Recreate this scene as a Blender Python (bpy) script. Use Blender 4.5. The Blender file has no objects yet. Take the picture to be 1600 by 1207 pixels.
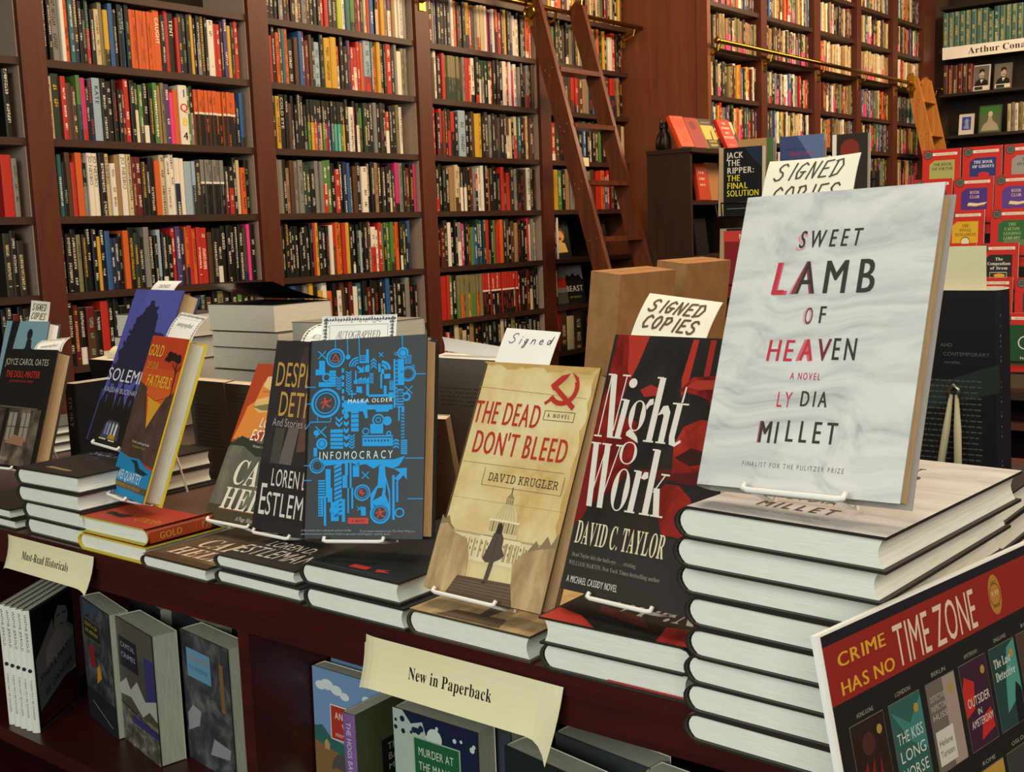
import bpy, math, random, re
from mathutils import Vector, Matrix

SC = bpy.context.scene
COL = SC.collection
rnd = random.Random(11)
PI = math.pi
sin, cos = math.sin, math.cos

# ------------------------------------------------------------------ camera
CAM_Z = 1.30
cam = bpy.data.objects.new('camera', bpy.data.cameras.new('camera'))
COL.objects.link(cam)
YAW, PITCH, ROLL, FPX = 0.674569987, 0.132436456, -0.0372797287, 1798.7
fwd = Vector((-sin(YAW) * cos(PITCH), cos(YAW) * cos(PITCH), -sin(PITCH)))
r0 = Vector((cos(YAW), sin(YAW), 0))
u0 = r0.cross(fwd)
rt = cos(ROLL) * r0 + sin(ROLL) * u0
up = -sin(ROLL) * r0 + cos(ROLL) * u0
cam.matrix_world = Matrix.Translation((0, 0, CAM_Z)) @ Matrix((rt, up, -fwd)).transposed().to_4x4()
cam.data.sensor_width = 36
cam.data.lens = 36 * FPX / 1600
cam.data.clip_start = 0.02
SC.camera = cam


def proj(p):
    d = Vector(p) - Vector((0, 0, CAM_Z))
    z = d.dot(fwd)
    return 800 + FPX * d.dot(rt) / z, 603.5 - FPX * d.dot(up) / z, z


# ------------------------------------------------------------------ light
world = bpy.data.worlds.new('world')
SC.world = world
world.use_nodes = True
bgn = world.node_tree.nodes['Background']
bgn.inputs[0].default_value = (0.80, 0.86, 0.84, 1)
bgn.inputs[1].default_value = 0.10


def area(name, loc, target, sx, sy, power, col, spread=PI):
    d = bpy.data.lights.new(name, 'AREA')
    d.shape = 'RECTANGLE'
    d.size, d.size_y = sx, sy
    d.energy = power
    d.color = col
    d.spread = spread
    o = bpy.data.objects.new(name, d)
    COL.objects.link(o)
    o.location = loc
    o.rotation_euler = (Vector(target) - Vector(loc)).to_track_quat('-Z', 'Y').to_euler()
    return o


WARM = (1.0, 0.70, 0.42)
WARM2 = (1.0, 0.78, 0.56)
DAY = (0.95, 1.0, 0.915)
area('shop_window_daylight', (0.5, -2.8, 2.5), (-0.9, 0.9, 0.95), 3.0, 1.7, 128, DAY)
area('ceiling_lamp_by_door', (2.1, 1.9, 3.0), (-0.7, 1.0, 0.95), 1.2, 1.2, 58, WARM2)
area('ceiling_lamp_over_table', (-0.9, 1.6, 3.1), (-0.9, 1.5, 0.9), 1.6, 1.2, 42, WARM2)
area('ceiling_lamp_by_shelves', (-1.7, 2.6, 3.15), (-3.5, 2.9, 1.75), 2.2, 0.5, 40, WARM)
area('ceiling_lamp_by_ladder', (-1.6, 5.0, 3.15), (-3.5, 5.2, 1.9), 2.2, 0.5, 56, WARM)
area('ceiling_lamp_far', (-1.1, 7.2, 3.15), (-3.0, 7.4, 2.1), 2.6, 0.5, 88, WARM)
SC.view_settings.view_transform = 'Standard'
SC.view_settings.look = 'None'
SC.view_settings.gamma = 1
SC.view_settings.exposure = 0.0
SC.view_settings.use_curve_mapping = False

# ------------------------------------------------------------------ materials


def lin(h):
    h = h.lstrip('#')
    out = []
    for i in (0, 2, 4):
        c = int(h[i:i + 2], 16) / 255
        out.append(c / 12.92 if c <= 0.04045 else ((c + 0.055) / 1.055) ** 2.4)
    return (out[0], out[1], out[2], 1)


_mats = {}


def M(h, rough=0.45, metal=0.0, spec=0.35):
    k = (h, rough, metal, spec)
    if k not in _mats:
        m = bpy.data.materials.new('paint_' + h)
        m.use_nodes = True
        b = m.node_tree.nodes['Principled BSDF']
        b.inputs['Base Color'].default_value = lin(h)
        b.inputs['Roughness'].default_value = rough
        b.inputs['Metallic'].default_value = metal
        b.inputs['Specular IOR Level'].default_value = spec
        _mats[k] = m
    return _mats[k]


class NT:
    def __init__(s, name, rough=0.5, spec=0.35):
        s.m = bpy.data.materials.new(name)
        s.m.use_nodes = True
        s.t = s.m.node_tree
        s.b = s.t.nodes['Principled BSDF']
        s.b.inputs['Roughness'].default_value = rough
        s.b.inputs['Specular IOR Level'].default_value = spec

    def n(s, typ, **kw):
        nd = s.t.nodes.new(typ)
        for k, v in kw.items():
            setattr(nd, k, v)
        return nd

    def l(s, a, b):
        s.t.links.new(a, b)

    def coord(s, scale=(1, 1, 1), rot=(0, 0, 0), which='Object'):
        tc = s.n('ShaderNodeTexCoord')
        mp = s.n('ShaderNodeMapping')
        mp.inputs['Scale'].default_value = scale
        mp.inputs['Rotation'].default_value = rot
        s.l(tc.outputs[which], mp.inputs['Vector'])
        return mp.outputs['Vector']

    def noise(s, vec, scale, detail=4, rough=0.55, dist=0.0):
        nd = s.n('ShaderNodeTexNoise')
        nd.inputs['Scale'].default_value = scale
        nd.inputs['Detail'].default_value = detail
        nd.inputs['Roughness'].default_value = rough
        nd.inputs['Distortion'].default_value = dist
        s.l(vec, nd.inputs['Vector'])
        return nd.outputs['Fac']

    def ramp(s, fac, stops):
        nd = s.n('ShaderNodeValToRGB')
        e = nd.color_ramp.elements
        while len(e) < len(stops):
            e.new(0.5)
        for i, (p, c) in enumerate(stops):
            e[i].position = p
            e[i].color = lin(c)
        s.l(fac, nd.inputs['Fac'])
        return nd.outputs['Color']

    def mix(s, fac, a, b, mode='MIX'):
        nd = s.n('ShaderNodeMix', data_type='RGBA', blend_type=mode)
        for sock, v in ((0, fac), (6, a), (7, b)):
            if hasattr(v, 'links') or hasattr(v, 'is_linked'):
                s.l(v, nd.inputs[sock])
            elif isinstance(v, (int, float)):
                nd.inputs[sock].default_value = v
            else:
                nd.inputs[sock].default_value = lin(v)
        return nd.outputs[2]

    def col(s, c):
        s.l(c, s.b.inputs['Base Color'])
        return s

    def bump(s, h, strength=0.2, dist=0.002):
        nd = s.n('ShaderNodeBump')
        nd.inputs['Strength'].default_value = strength
        nd.inputs['Distance'].default_value = dist
        s.l(h, nd.inputs['Height'])
        s.l(nd.outputs['Normal'], s.b.inputs['Normal'])
        return s


def wood(name, dark, light, stretch=(18, 18, 1.2), rough=0.42, spec=0.4):
    t = NT(name, rough, spec)
    v = t.coord(stretch)
    f = t.noise(v, 3.0, 6, 0.6, 0.6)
    t.col(t.ramp(f, [(0.3, dark), (0.7, light)]))
    return t.m


def noisy(name, stops, scale=20, stretch=(1, 1, 1), rough=0.5, detail=5, dist=0.0, rot=(0, 0, 0), bump=0, spec=0.3):
    t = NT(name, rough, spec)
    f = t.noise(t.coord(stretch, rot), scale, detail, 0.6, dist)
    t.col(t.ramp(f, stops))
    if bump:
        t.bump(f, bump)
    return t.m


WOOD_POST = wood('cherry_wood_upright', '4a2216', '5c2c1e', (10, 10, 0.9))
WOOD_SHELF = wood('dark_shelf_wood', '35211a', '422b1f', (10, 0.9, 10))
WOOD_PANEL = wood('cherry_panel', '6b3a26', '7e4830', (8, 8, 0.7), 0.36)
WOOD_LADDER = wood('ladder_wood', '4c2617', '6b3722', (14, 14, 1.0), 0.35)
WOOD_OAK = wood('honey_ladder_wood', 'a8672c', 'c98a45', (14, 14, 1.0), 0.4)
WOOD_TABLE = wood('mahogany_table', '321012', '461918', (1.0, 12, 12), 0.32)
WOOD_CASE = wood('dark_case_wood', '2c1c13', '3b271b', (10, 10, 0.8), 0.45)
WOOD_DOYLE = wood('black_brown_shelf', '241b15', '31251d', (0.8, 10, 10), 0.45)
BACKING = M('1c120c', 0.8)
LIT_SIDE = M('a08c7c', 0.7)  # pale grey-brown: light falling on an upright's inner side, put into the colour
BRASS = M('b08a34', 0.22, 1.0, 0.5)
STEEL = M('b9b4aa', 0.3, 1.0, 0.5)
WIRE_WHITE = M('f2f1ea', 0.35)
WIRE_BLACK = M('0c0c0c', 0.4)
WIRE_CREAM = M('d8cba4', 0.45)
PAPER_WARM = noisy('cream_card', [(0.35, 'e9dfb4'), (0.7, 'efe6c0')], 6, rough=0.7)
CARD_WHITE = noisy('white_card', [(0.3, 'f1f0ea'), (0.7, 'faf9f5')], 9, rough=0.65)
CARD_CREAM = noisy('ivory_card', [(0.3, 'f2ecd6'), (0.7, 'f8f3e2')], 9, rough=0.65)
KRAFT = noisy('kraft_cardboard', [(0.35, '9a6e42'), (0.7, 'ab7e50')], 40, rough=0.8)


def pages(name, a, b, freq=900):
    t = NT(name, 0.75, 0.2)
    v = t.coord((0.6, freq / 60, 0.6))
    f = t.noise(v, 60, 3, 0.7)
    t.col(t.ramp(f, [(0.3, a), (0.7, b)]))
    return t.m


PAGE_WHITE = pages('white_pages', 'e2e3d6', 'f3f3ea')
PAGE_TAN = pages('tan_pages', 'ab8e68', 'c4a881')
PAGE_CREAM = pages('cream_pages', 'd8ceb8', 'ebe3d2')
PAGE_GREY = pages('grey_pages', 'b3b0a2', 'cbc8ba')


# lettered spines of the shelved books: colours per book in face attributes, a row of small marks down the spine
def spine_material():
    t = NT('printed_spine', 0.42, 0.35)
    at = t.n('ShaderNodeAttribute', attribute_name='cover')
    tx = t.n('ShaderNodeAttribute', attribute_name='ink')
    uv = t.n('ShaderNodeUVMap', uv_map='print')
    sp = t.n('ShaderNodeSeparateXYZ')
    t.l(uv.outputs[0], sp.inputs[0])

    def math_(op, a, b=None):
        m = t.n('ShaderNodeMath', operation=op)
        for i, q in enumerate((a, b)):
            if q is None:
                continue
            if isinstance(q, (int, float)):
                m.inputs[i].default_value = q
            else:
                t.l(q, m.inputs[i])
        return m.outputs[0]

    def cells(nu, nv, thr):
        c = t.n('ShaderNodeCombineXYZ')
        t.l(math_('FLOOR', math_('MULTIPLY', sp.outputs[0], nu)), c.inputs[0])
        t.l(math_('FLOOR', math_('MULTIPLY', sp.outputs[1], nv)), c.inputs[1])
        w = t.n('ShaderNodeTexWhiteNoise', noise_dimensions='2D')
        t.l(c.outputs[0], w.inputs['Vector'])
        return math_('GREATER_THAN', w.outputs['Value'], thr)

    def band(sock, c, wd):
        return math_('LESS_THAN', math_('ABSOLUTE', math_('SUBTRACT', math_('FRACT', sock), c)), wd)
    mk = math_('MULTIPLY', band(sp.outputs[0], 0.5, 0.21), band(sp.outputs[1], 0.52, 0.36))
    mk = math_('MULTIPLY', mk, cells(12, 132, 0.36))                     # strokes of the small letters
    mk = math_('MULTIPLY', mk, math_('LESS_THAN', math_('FRACT', math_('MULTIPLY', sp.outputs[1], 33)), 0.74))   # gaps between letters
    mk = math_('MULTIPLY', mk, cells(1, 11, 0.38))                       # gaps between words
    t.col(t.mix(mk, at.outputs['Color'], tx.outputs['Color']))
    return t.m


SPINE = spine_material()


# ------------------------------------------------------------------ mesh building
class MB:
    def __init__(s):
        s.v, s.f, s.mi, s.mats = [], [], [], []
        s.attr = None

    def mat(s, m):
        if m not in s.mats:
            s.mats.append(m)
        return s.mats.index(m)

    def poly(s, pts, m):
        b = len(s.v)
        s.v += [tuple(p) for p in pts]
        s.f.append(tuple(range(b, b + len(pts))))
        s.mi.append(s.mat(m))

    def mesh(s, vs, fs, m):
        b = len(s.v)
        s.v += [tuple(p) for p in vs]
        k = s.mat(m)
        for f in fs:
            s.f.append(tuple(b + i for i in f))
            s.mi.append(k)

    def box(s, x0, x1, y0, y1, z0, z1, m):
        v = [(x, y, z) for z in (z0, z1) for y in (y0, y1) for x in (x0, x1)]
        s.mesh(v, [(0, 2, 3, 1), (4, 5, 7, 6), (0, 1, 5, 4), (2, 6, 7, 3), (0, 4, 6, 2), (1, 3, 7, 5)], m)

    def prism(s, pts, z0, z1, ms, cap=None, axis='z'):
        # pts: closed (x, y) outline, counter-clockwise; ms: one material or one per side
        n = len(pts)

        def P(x, y, z):
            return {'z': (x, y, z), 'x': (z, x, y), 'y': (y, z, x)}[axis]
        b = len(s.v)
        s.v += [P(x, y, z0) for x, y in pts] + [P(x, y, z1) for x, y in pts]
        for i in range(n):
            j = (i + 1) % n
            s.f.append((b + i, b + j, b + n + j, b + n + i))
            s.mi.append(s.mat(ms[i] if isinstance(ms, (list, tuple)) else ms))
        c = cap or (ms[0] if isinstance(ms, (list, tuple)) else ms)
        s.f.append(tuple(b + i for i in reversed(range(n))))
        s.f.append(tuple(b + n + i for i in range(n)))
        s.mi += [s.mat(c)] * 2

    def tube(s, path, r, m, n=8, closed=False):
        path = [Vector(p) for p in path]
        rings = []
        N = len(path)
        prev = None
        for i, p in enumerate(path):
            a = path[i - 1] if i > 0 or closed else p
            c = path[(i + 1) % N] if i < N - 1 or closed else p
            d = (c - a)
            d = d.normalized() if d.length > 1e-9 else Vector((0, 0, 1))
            ref = prev if prev is not None else (Vector((0, 0, 1)) if abs(d.z) < 0.9 else Vector((1, 0, 0)))
            e1 = (ref - d * ref.dot(d))
            if e1.length < 1e-6:
                e1 = d.orthogonal()
            e1.normalize()
            prev = e1
            e2 = d.cross(e1)
            rr = r[i] if isinstance(r, (list, tuple)) else r
            rings.append([p + (e1 * cos(2 * PI * k / n) + e2 * sin(2 * PI * k / n)) * rr for k in range(n)])
        b = len(s.v)
        for g in rings:
            s.v += [tuple(q) for q in g]
        mi = s.mat(m)
        for i in range(N if closed else N - 1):
            j = (i + 1) % N
            for k in range(n):
                q = (k + 1) % n
                s.f.append((b + i * n + k, b + i * n + q, b + j * n + q, b + j * n + k))
                s.mi.append(mi)
        if not closed:
            s.f.append(tuple(b + k for k in reversed(range(n))))
            s.f.append(tuple(b + (N - 1) * n + k for k in range(n)))
            s.mi += [mi, mi]

    def xf(s, mtx, start=0):
        for i in range(start, len(s.v)):
            s.v[i] = tuple(mtx @ Vector(s.v[i]))
        return s

    def data(s, name):
        me = bpy.data.meshes.new(name)
        me.from_pydata(s.v, [], s.f)
        for m in s.mats:
            me.materials.append(m)
        me.polygons.foreach_set('material_index', s.mi)
        if s.attr:
            for an in ('cover', 'ink'):
                a = me.attributes.new(an, 'FLOAT_COLOR', 'FACE')
                a.data.foreach_set('color', [c for q in s.attr[an] for c in q])
            u = me.uv_layers.new(name='print')
            u.data.foreach_set('uv', [c for q in s.attr['uv'] for p in q for c in p])
        me.validate()
        me.update()
        return me

    def build(s, name, parent=None, smooth=False):
        me = s.data(name)
        if smooth:
            me.polygons.foreach_set('use_smooth', [True] * len(me.polygons))
        o = bpy.data.objects.new(name, me)
        COL.objects.link(o)
        if parent:
            o.parent = parent
        return o


def tag(o, label, cat, group=None, kind=None):
    o['label'] = label
    o['category'] = cat
    if group:
        o['group'] = group
    if kind:
        o['kind'] = kind
    return o


def thing(name, label, cat, loc=(0, 0, 0), rot=(0, 0, 0), group=None):
    o = bpy.data.objects.new(name, None)
    o.empty_display_size = 0.05
    COL.objects.link(o)
    o.location = loc
    o.rotation_euler = rot
    return tag(o, label, cat, group)


def struct(name, mb):
    o = mb.build(name)
    o['kind'] = 'structure'
    return o


# ------------------------------------------------------------------ lettering: the outlines of each letter are read once
STY = {}
_glyph = {}
UPS = 'ABCDEFGHIJKLMNOPQRSTUVWXYZ'
LOS = UPS.lower()


def _map(ch, style):
    if style == 'sans' or style == 'bold':
        return ch
    if ch in UPS:
        base = {'serif': 0x1D400, 'ital': 0x1D434, 'mono': 0x1D670}[style]
        return chr(base + UPS.index(ch))
    if ch in LOS:
        if style == 'ital' and ch == 'h':
            return '\u210e'
        base = {'serif': 0x1D41A, 'ital': 0x1D44E, 'mono': 0x1D68A}[style]
        return chr(base + LOS.index(ch))
    return ch


def load_glyphs():
    need = []
    sets = {'sans': UPS + LOS + '0123456789.,:;-\'"&!?()', 'bold': UPS + LOS + '0123456789.,:-\'"&', 'serif': UPS + LOS, 'ital': UPS + LOS, 'mono': UPS + LOS}
    objs = []
    for st, chars in sets.items():
        for ch in chars:
            cu = bpy.data.curves.new('g', 'FONT')
            cu.body = _map(ch, st)
            cu.resolution_u = 3
            o = bpy.data.objects.new('g', cu)
            COL.objects.link(o)
            objs.append((st, ch, o))
    bpy.context.view_layer.update()
    dg = bpy.context.evaluated_depsgraph_get()
    for st, ch, o in objs:
        ev = o.evaluated_get(dg)
        me = ev.to_mesh()
        vs = [(v.co.x, v.co.y) for v in me.vertices]
        fs = [tuple(p.vertices) for p in me.polygons]
        ev.to_mesh_clear()
        if st == 'bold':
            # a heavier face: the outline laid three times side by side
            n0 = len(vs)
            vs = [(x + d, y) for d in (0, .021, .042) for x, y in vs]
            fs = [tuple(i + n0 * k for i in f) for k in range(3) for f in fs]
        adv = (max(v[0] for v in vs) if vs else 0.3) + (0.02 if st == 'ital' else 0.06)
        _glyph[(st, ch)] = (vs, fs, adv)
    for st, ch, o in objs:
        cu = o.data
        bpy.data.objects.remove(o)
        bpy.data.curves.remove(cu)
    for st in sets:
        STY[st] = max(v[1] for v in _glyph[(st, 'H')][0])


load_glyphs()


class Art:
    """Printing on a flat sheet: x right, z up, in millimetres; f maps (x, z, layer) to a point."""

    def __init__(s, mb, f):
        s.mb, s.g, s.k = mb, f, 0

    def f(s, x, z, l):
        return s.g(x, z, l)

    def _m(s, c):
        return c if not isinstance(c, str) else M(c)

    def poly(s, pts, c, l=1):
        a = sum(pts[i][0] * pts[(i + 1) % len(pts)][1] - pts[(i + 1) % len(pts)][0] * pts[i][1] for i in range(len(pts)))
        if a < 0:
            pts = pts[::-1]
        s.k = (s.k + 1) % 12          # each patch a hair above the one before it
        s.mb.poly([s.f(x, z, l + .07 * s.k) for x, z in pts], s._m(c))

    def rect(s, x0, z0, x1, z1, c, l=1):
        s.poly([(x0, z0), (x1, z0), (x1, z1), (x0, z1)], c, l)

    def disc(s, x, z, r, c, l=1, n=20, rz=None):
        s.poly([(x + r * cos(2 * PI * i / n), z + (rz or r) * sin(2 * PI * i / n)) for i in range(n)], c, l)

    def ring(s, x, z, r, th, c, l=1, n=24, a0=0, a1=2 * PI):
        m = s._m(c)
        for i in range(n):
            p, q = a0 + (a1 - a0) * i / n, a0 + (a1 - a0) * (i + 1) / n
            s.poly([(x + (r - th) * cos(p), z + (r - th) * sin(p)), (x + r * cos(p), z + r * sin(p)),
                    (x + r * cos(q), z + r * sin(q)), (x + (r - th) * cos(q), z + (r - th) * sin(q))], m, l)

    def line(s, pts, wd, c, l=1, caps=True):
        for (x0, z0), (x1, z1) in zip(pts, pts[1:]):
            d = math.hypot(x1 - x0, z1 - z0)
            if d < 1e-9:
                continue
            nx, nz = -(z1 - z0) / d * wd / 2, (x1 - x0) / d * wd / 2
            s.poly([(x0 + nx, z0 + nz), (x0 - nx, z0 - nz), (x1 - nx, z1 - nz), (x1 + nx, z1 + nz)], c, l)
        if caps:
            for x, z in pts:
                s.disc(x, z, wd / 2, c, l, 8)

    def text(s, t, x, z, cap, c, l=2, wd=None, style='sans', shear=0.0, align='l', rot=0.0, sx=None, track=0.0):
        k = cap / STY[style]
        q, tot, items = 0.0, 0.0, []
        for ch in t:
            if ch == ' ':
                q += 0.28 + track
                continue
            g = _glyph.get((style, ch)) or _glyph.get(('sans', ch))
            if not g:
                continue
            items.append((q, g))
            q += g[2] + track
        tot = (q - 0.05) * k
        fx = sx or (wd / tot if wd else 1.0)
        off = {'l': 0, 'c': -tot * fx / 2, 'r': -tot * fx}[align]
        cr, sr = cos(rot), sin(rot)
        m = s._m(c)
        for q0, (vs, fs, adv) in items:
            pv = []
            third = len(vs) // 3 if style == 'bold' else 0
            for i, (a, b) in enumerate(vs):
                gx, gz = off + (q0 + a) * k * fx + b * k * shear, b * k
                pv.append(s.f(x + gx * cr - gz * sr, z + gx * sr + gz * cr, l + (.28 * (i // third) if third else 0)))
            s.mb.mesh(pv, fs, m)


# strokes of handwriting in a unit box
HAND = {
    'S': [[(.95, .86), (.7, 1), (.3, .95), (.1, .74), (.3, .56), (.7, .46), (.85, .26), (.65, .05), (.25, .0), (-.05, .14)]],
    'I': [[(.5, 1), (.42, 0)]],
    'G': [[(.95, .86), (.62, 1), (.25, .82), (.05, .4), (.25, .05), (.65, .08), (.85, .42)], [(.45, .42), (1, .44)]],
    'N': [[(.05, 0), (.18, 1), (.75, .02), (.98, 1)]],
    'E': [[(.98, 1), (.2, .96), (.05, .02), (.85, .04)], [(.12, .5), (.75, .54)]],
    'D': [[(.15, .96), (.05, 0)], [(-.05, .92), (.6, 1), (.98, .62), (.7, .12), (-.05, 0)]],
    'C': [[(.95, .84), (.62, 1), (.2, .78), (.05, .35), (.3, .02), (.85, .12)]],
    'O': [[(.5, 1), (.15, .75), (.05, .35), (.3, .02), (.7, .12), (.95, .6), (.75, .95), (.45, .98)]],
    'P': [[(.2, .96), (.05, 0)], [(.05, .92), (.7, 1), (.95, .75), (.65, .48), (.12, .45)]],
    'i': [[(.5, .62), (.45, 0)], [(.56, .88), (.55, .93)]],
    'g': [[(.8, .58), (.4, .6), (.2, .3), (.4, .05), (.75, .5), (.7, .1), (.55, -.45), (.2, -.5), (.25, -.25), (.6, -.05)]],
    'n': [[(.1, .58), (.1, 0)], [(.1, .35), (.5, .62), (.75, .45), (.8, 0)]],
    'e': [[(.15, .3), (.8, .38), (.6, .62), (.25, .5), (.2, .12), (.5, .0), (.9, .12)]],
    'd': [[(.75, .5), (.35, .58), (.15, .25), (.4, .0), (.75, .3), (.95, 1.05), (.85, 0)]],
}


def handwrite(A, t, x, z, w, h, gap, pen, c, shear=0.15, drop=0.0, l=2):
    for i, ch in enumerate(t):
        if ch == ' ':
            x += w * 0.6
            continue
        for st in HAND[ch]:
            A.line([(x + a * w + b * h * shear, z + b * h) for a, b in st], pen, c, l)
        x += w * (0.55 if ch in 'Ii' else 1) + gap
        z += drop


# ------------------------------------------------------------------ books
def flat_art(mb, y0=0.0):
    return Art(mb, lambda x, z, l: (x / 1000, y0 - 0.00015 - 0.00012 * l, z / 1000))


def jacket_mesh(w, h, t, front, spine, back, edge, board=0.0026, bulge=0.005, hinge=0.006, inner=None):
    mb = MB()
    n = 7
    arc = [(hinge - (hinge + bulge) * sin(PI * i / n) ** 0.8 if 0 < i < n else hinge, t * i / n) for i in range(n + 1)]
    arc = [(hinge - (hinge + bulge) * max(0.0, sin(PI * i / n)) ** 0.7, t * i / n) for i in range(n + 1)]
    outer = arc[::-1]          # from (hinge, t) down to (hinge, 0): the spine
    inn = []
    for x, y in arc:
        yy = min(max(y, board), t - board)
        inn.append((x + board if 0 < y < t else x + board, yy))
    # outline: front (hinge,0)->(w,0), edge (w,board), inner front, inner spine, inner back, edge, back, spine
    pts = [(hinge, 0), (w, 0), (w, board)] + [p for p in inn] + [(w, t - board), (w, t)] + outer[:-1]
    ms = [front, edge] + [inner or edge] * (len(inn) + 1) + [edge, back] + [spine] * n
    ms = ms[:len(pts)]
    while len(ms) < len(pts):
        ms.append(spine)
    mb.prism(pts, 0, h, ms, edge)
    return mb


def page_mesh(w, h, t, m, board=0.0026, inset=0.0035, bulge=0.005, hinge=0.006, hollow=0.0035):
    mb = MB()
    y0, y1 = board + 0.0002, t - board - 0.0002
    n = 6
    xs = w - inset
    fore = [(xs - hollow * sin(PI * i / n), y0 + (y1 - y0) * i / n) for i in range(n + 1)]
    sp = []
    for i in range(n + 1):
        y = y1 - (y1 - y0) * i / n
        sp.append((hinge - (hinge + bulge) * max(0.0, sin(PI * y / t)) ** 0.7 + board + 0.0012, y))
    mb.prism(fore + sp, inset, h - inset, m, m)
    return mb


def book(label, w, h, t, loc, rot, art=None, front='222222', spine=None, back=None, edge='2a2622', pg=None, name='hardcover_book', cat='book', soft=False, group=None, inner=None, sart=None, board=0.0022, bulge=.005, hinge=.006):
    r = thing(name, label, cat, loc, rot, group)
    fm = front if not isinstance(front, str) else M(front)
    smt = fm if spine is None else (M(spine) if isinstance(spine, str) else spine)
    bmt = smt if back is None else (M(back) if isinstance(back, str) else back)
    if soft:
        j = jacket_mesh(w, h, t, fm, smt, bmt, M(edge), 0.0009, 0.0004, 0.0012, M('e8e2d0'))
        p = page_mesh(w, h, t, pg or PAGE_GREY, 0.0009, 0.0008, 0.0, 0.0012, 0.0)
    else:
        j = jacket_mesh(w, h, t, fm, smt, bmt, M(edge), board, bulge, hinge, inner=M(inner) if inner else None)
        p = page_mesh(w, h, t, pg or PAGE_WHITE, board, bulge=bulge, hinge=hinge)
    if art:
        art(flat_art(j), w * 1000, h * 1000)
    if sart:
        sart(j, w, h, t)
    j.build('dust_jacket' if not soft else 'paper_cover', r)
    p.build('page_block', r)
    return r


def lying(label, w, h, t, x, y, z, a=0.0, flip=False, **kw):
    """A book lying face up, its foot towards -Y: (x, y, z) its foot-spine corner underneath, turned by a; flip: head towards -Y."""
    ca, sa = cos(a), sin(a)
    if flip:
        o = Vector((x, y, z)) + Vector((ca * w, sa * w, 0)) + Vector((-sa * h, ca * h, 0))
        aa = a + PI
    else:
        o, aa = Vector((x, y, z)), a
    # local x -> world x, local z -> world +Y, local -y -> world +Z
    return book(label, w, h, t, o + Vector((0, 0, t)), (-PI / 2, 0, aa), **kw)


def easel(label, root, w, t, col=None, strut=0.10, lip0=0.25, lip1=0.75, floor_z=None):
    """A bent-wire book stand: lip in front of the book's foot, cradle under it, back frame and strut."""
    e = thing('book_easel', label, 'book stand', root.location, root.rotation_euler, 'wire book easels')
    c = col or WIRE_WHITE
    x0, x1 = w * lip0, w * lip1
    r = 0.0021
    mb = MB()
    mb.tube([(x0, -0.009, 0.002), (x0, -0.011, -0.002), (x0 + 0.004, -0.0115, -0.0028), (x1 - 0.004, -0.0115, -0.0028), (x1, -0.011, -0.002), (x1, -0.009, 0.002)], r, c)
    mb.build('front_lip', e, True)
    mb = MB()
    for x in (x0 + 0.006, x1 - 0.006):
        mb.tube([(x, -0.0105, -0.0032), (x, t * 0.5, -0.0032), (x, t + 0.004, -0.0028), (x + (0.5 * (x0 + x1) - x) * 0.3, t + 0.0045, 0.10)], 0.0016, c)
    mb.tube([(0.5 * (x0 + x1) - 0.02, t + 0.0045, 0.10), (0.5 * (x0 + x1) + 0.02, t + 0.0045, 0.10)], 0.0016, c)
    mb.build('cradle', e, True)
    mb = MB()
    a = -root.rotation_euler[0]
    ye = t + .006 + strut * .5
    ze = (-.003 + ye * sin(a)) / cos(a) + .002
    for sx in (-1, 1):
        xm = 0.5 * (x0 + x1) + sx * 0.015
        mb.tube([(xm, t + 0.005, 0.095), (xm + sx * 0.02, ye, ze)], 0.0015, c)
    mb.build('back_strut', e, True)
    return e


def card(label, root, x0, x1, z0, z1, y, paint, m=None, curl=0.0, rot=0.0, bend=0.0, group=None, name='paper_sign', cat='sign', n=8):
    """A paper slip standing in a book: its own top-level thing in the book's tilted frame (mm), curling back towards its top."""
    o = thing(name, label, cat, root.location, root.rotation_euler, group)
    W, H = x1 - x0, z1 - z0
    cr, sr = cos(rot), sin(rot)

    def f(x, z, l):
        u, v = x - W / 2, z
        xx, zz = x0 + W / 2 + u * cr - v * sr, z0 + u * sr + v * cr
        k = max(0.0, v / H)
        yy = y + curl * k * k + bend * (u / W) ** 2 * 4 * k
        zz -= abs(curl) * 0.25 * k * k
        return (xx / 1000, (yy - 0.12 * l) / 1000, zz / 1000)
    mb = MB()
    mm = m or CARD_WHITE
    for i in range(n):
        for j in range(n):
            a, b, c, d = W * i / n, W * (i + 1) / n, H * j / n, H * (j + 1) / n
            mb.poly([f(a, c, 0), f(b, c, 0), f(b, d, 0), f(a, d, 0)], mm)
            mb.poly([f(a, c, -4), f(a, d, -4), f(b, d, -4), f(b, c, -4)], mm)
    paint(Art(mb, f), W, H)
    mb.build('card', o)
    return o

# ------------------------------------------------------------------ the room
XW = -3.50      # face of the shelves along the wall
XR = -3.02      # face of the shelves beyond the pier
YP = 5.515      # the pier
YD = 9.056      # face of the end-wall shelves

mb = MB()
mb.box(-4.0, 3.2, -3.2, 9.6, -0.05, 0.0, wood('floor_boards', '3a2a1e', '4a3626', (2, 12, 2)))
struct('floor', mb)
mb = MB()
mb.box(-4.0, 3.2, -3.2, 9.6, 3.3, 3.36, M('b9ab95', 0.9))
struct('ceiling', mb)
mb = MB()
mb.box(-3.90, -3.80, -3.2, YP, 0, 3.3, M('5a4436', 0.9))
mb.box(-3.45, -3.36, YP + 0.02, 9.6, 0, 3.3, M('5a4436', 0.9))
struct('wall_left', mb)
mb = MB()
mb.box(-3.36, 3.2, 9.42, 9.5, 0, 3.3, M('5a4436', 0.9))
struct('wall_back', mb)
mb = MB()
mb.box(-3.795, XR, YP, YP + 0.018, 0.0, 3.3, WOOD_PANEL)
mb.box(XR - 0.06, XR + 0.004, YP - 0.006, YP + 0.03, 0.0, 3.3, WOOD_PANEL)
struct('trim_1', mb)


SHT = 0.024


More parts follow.
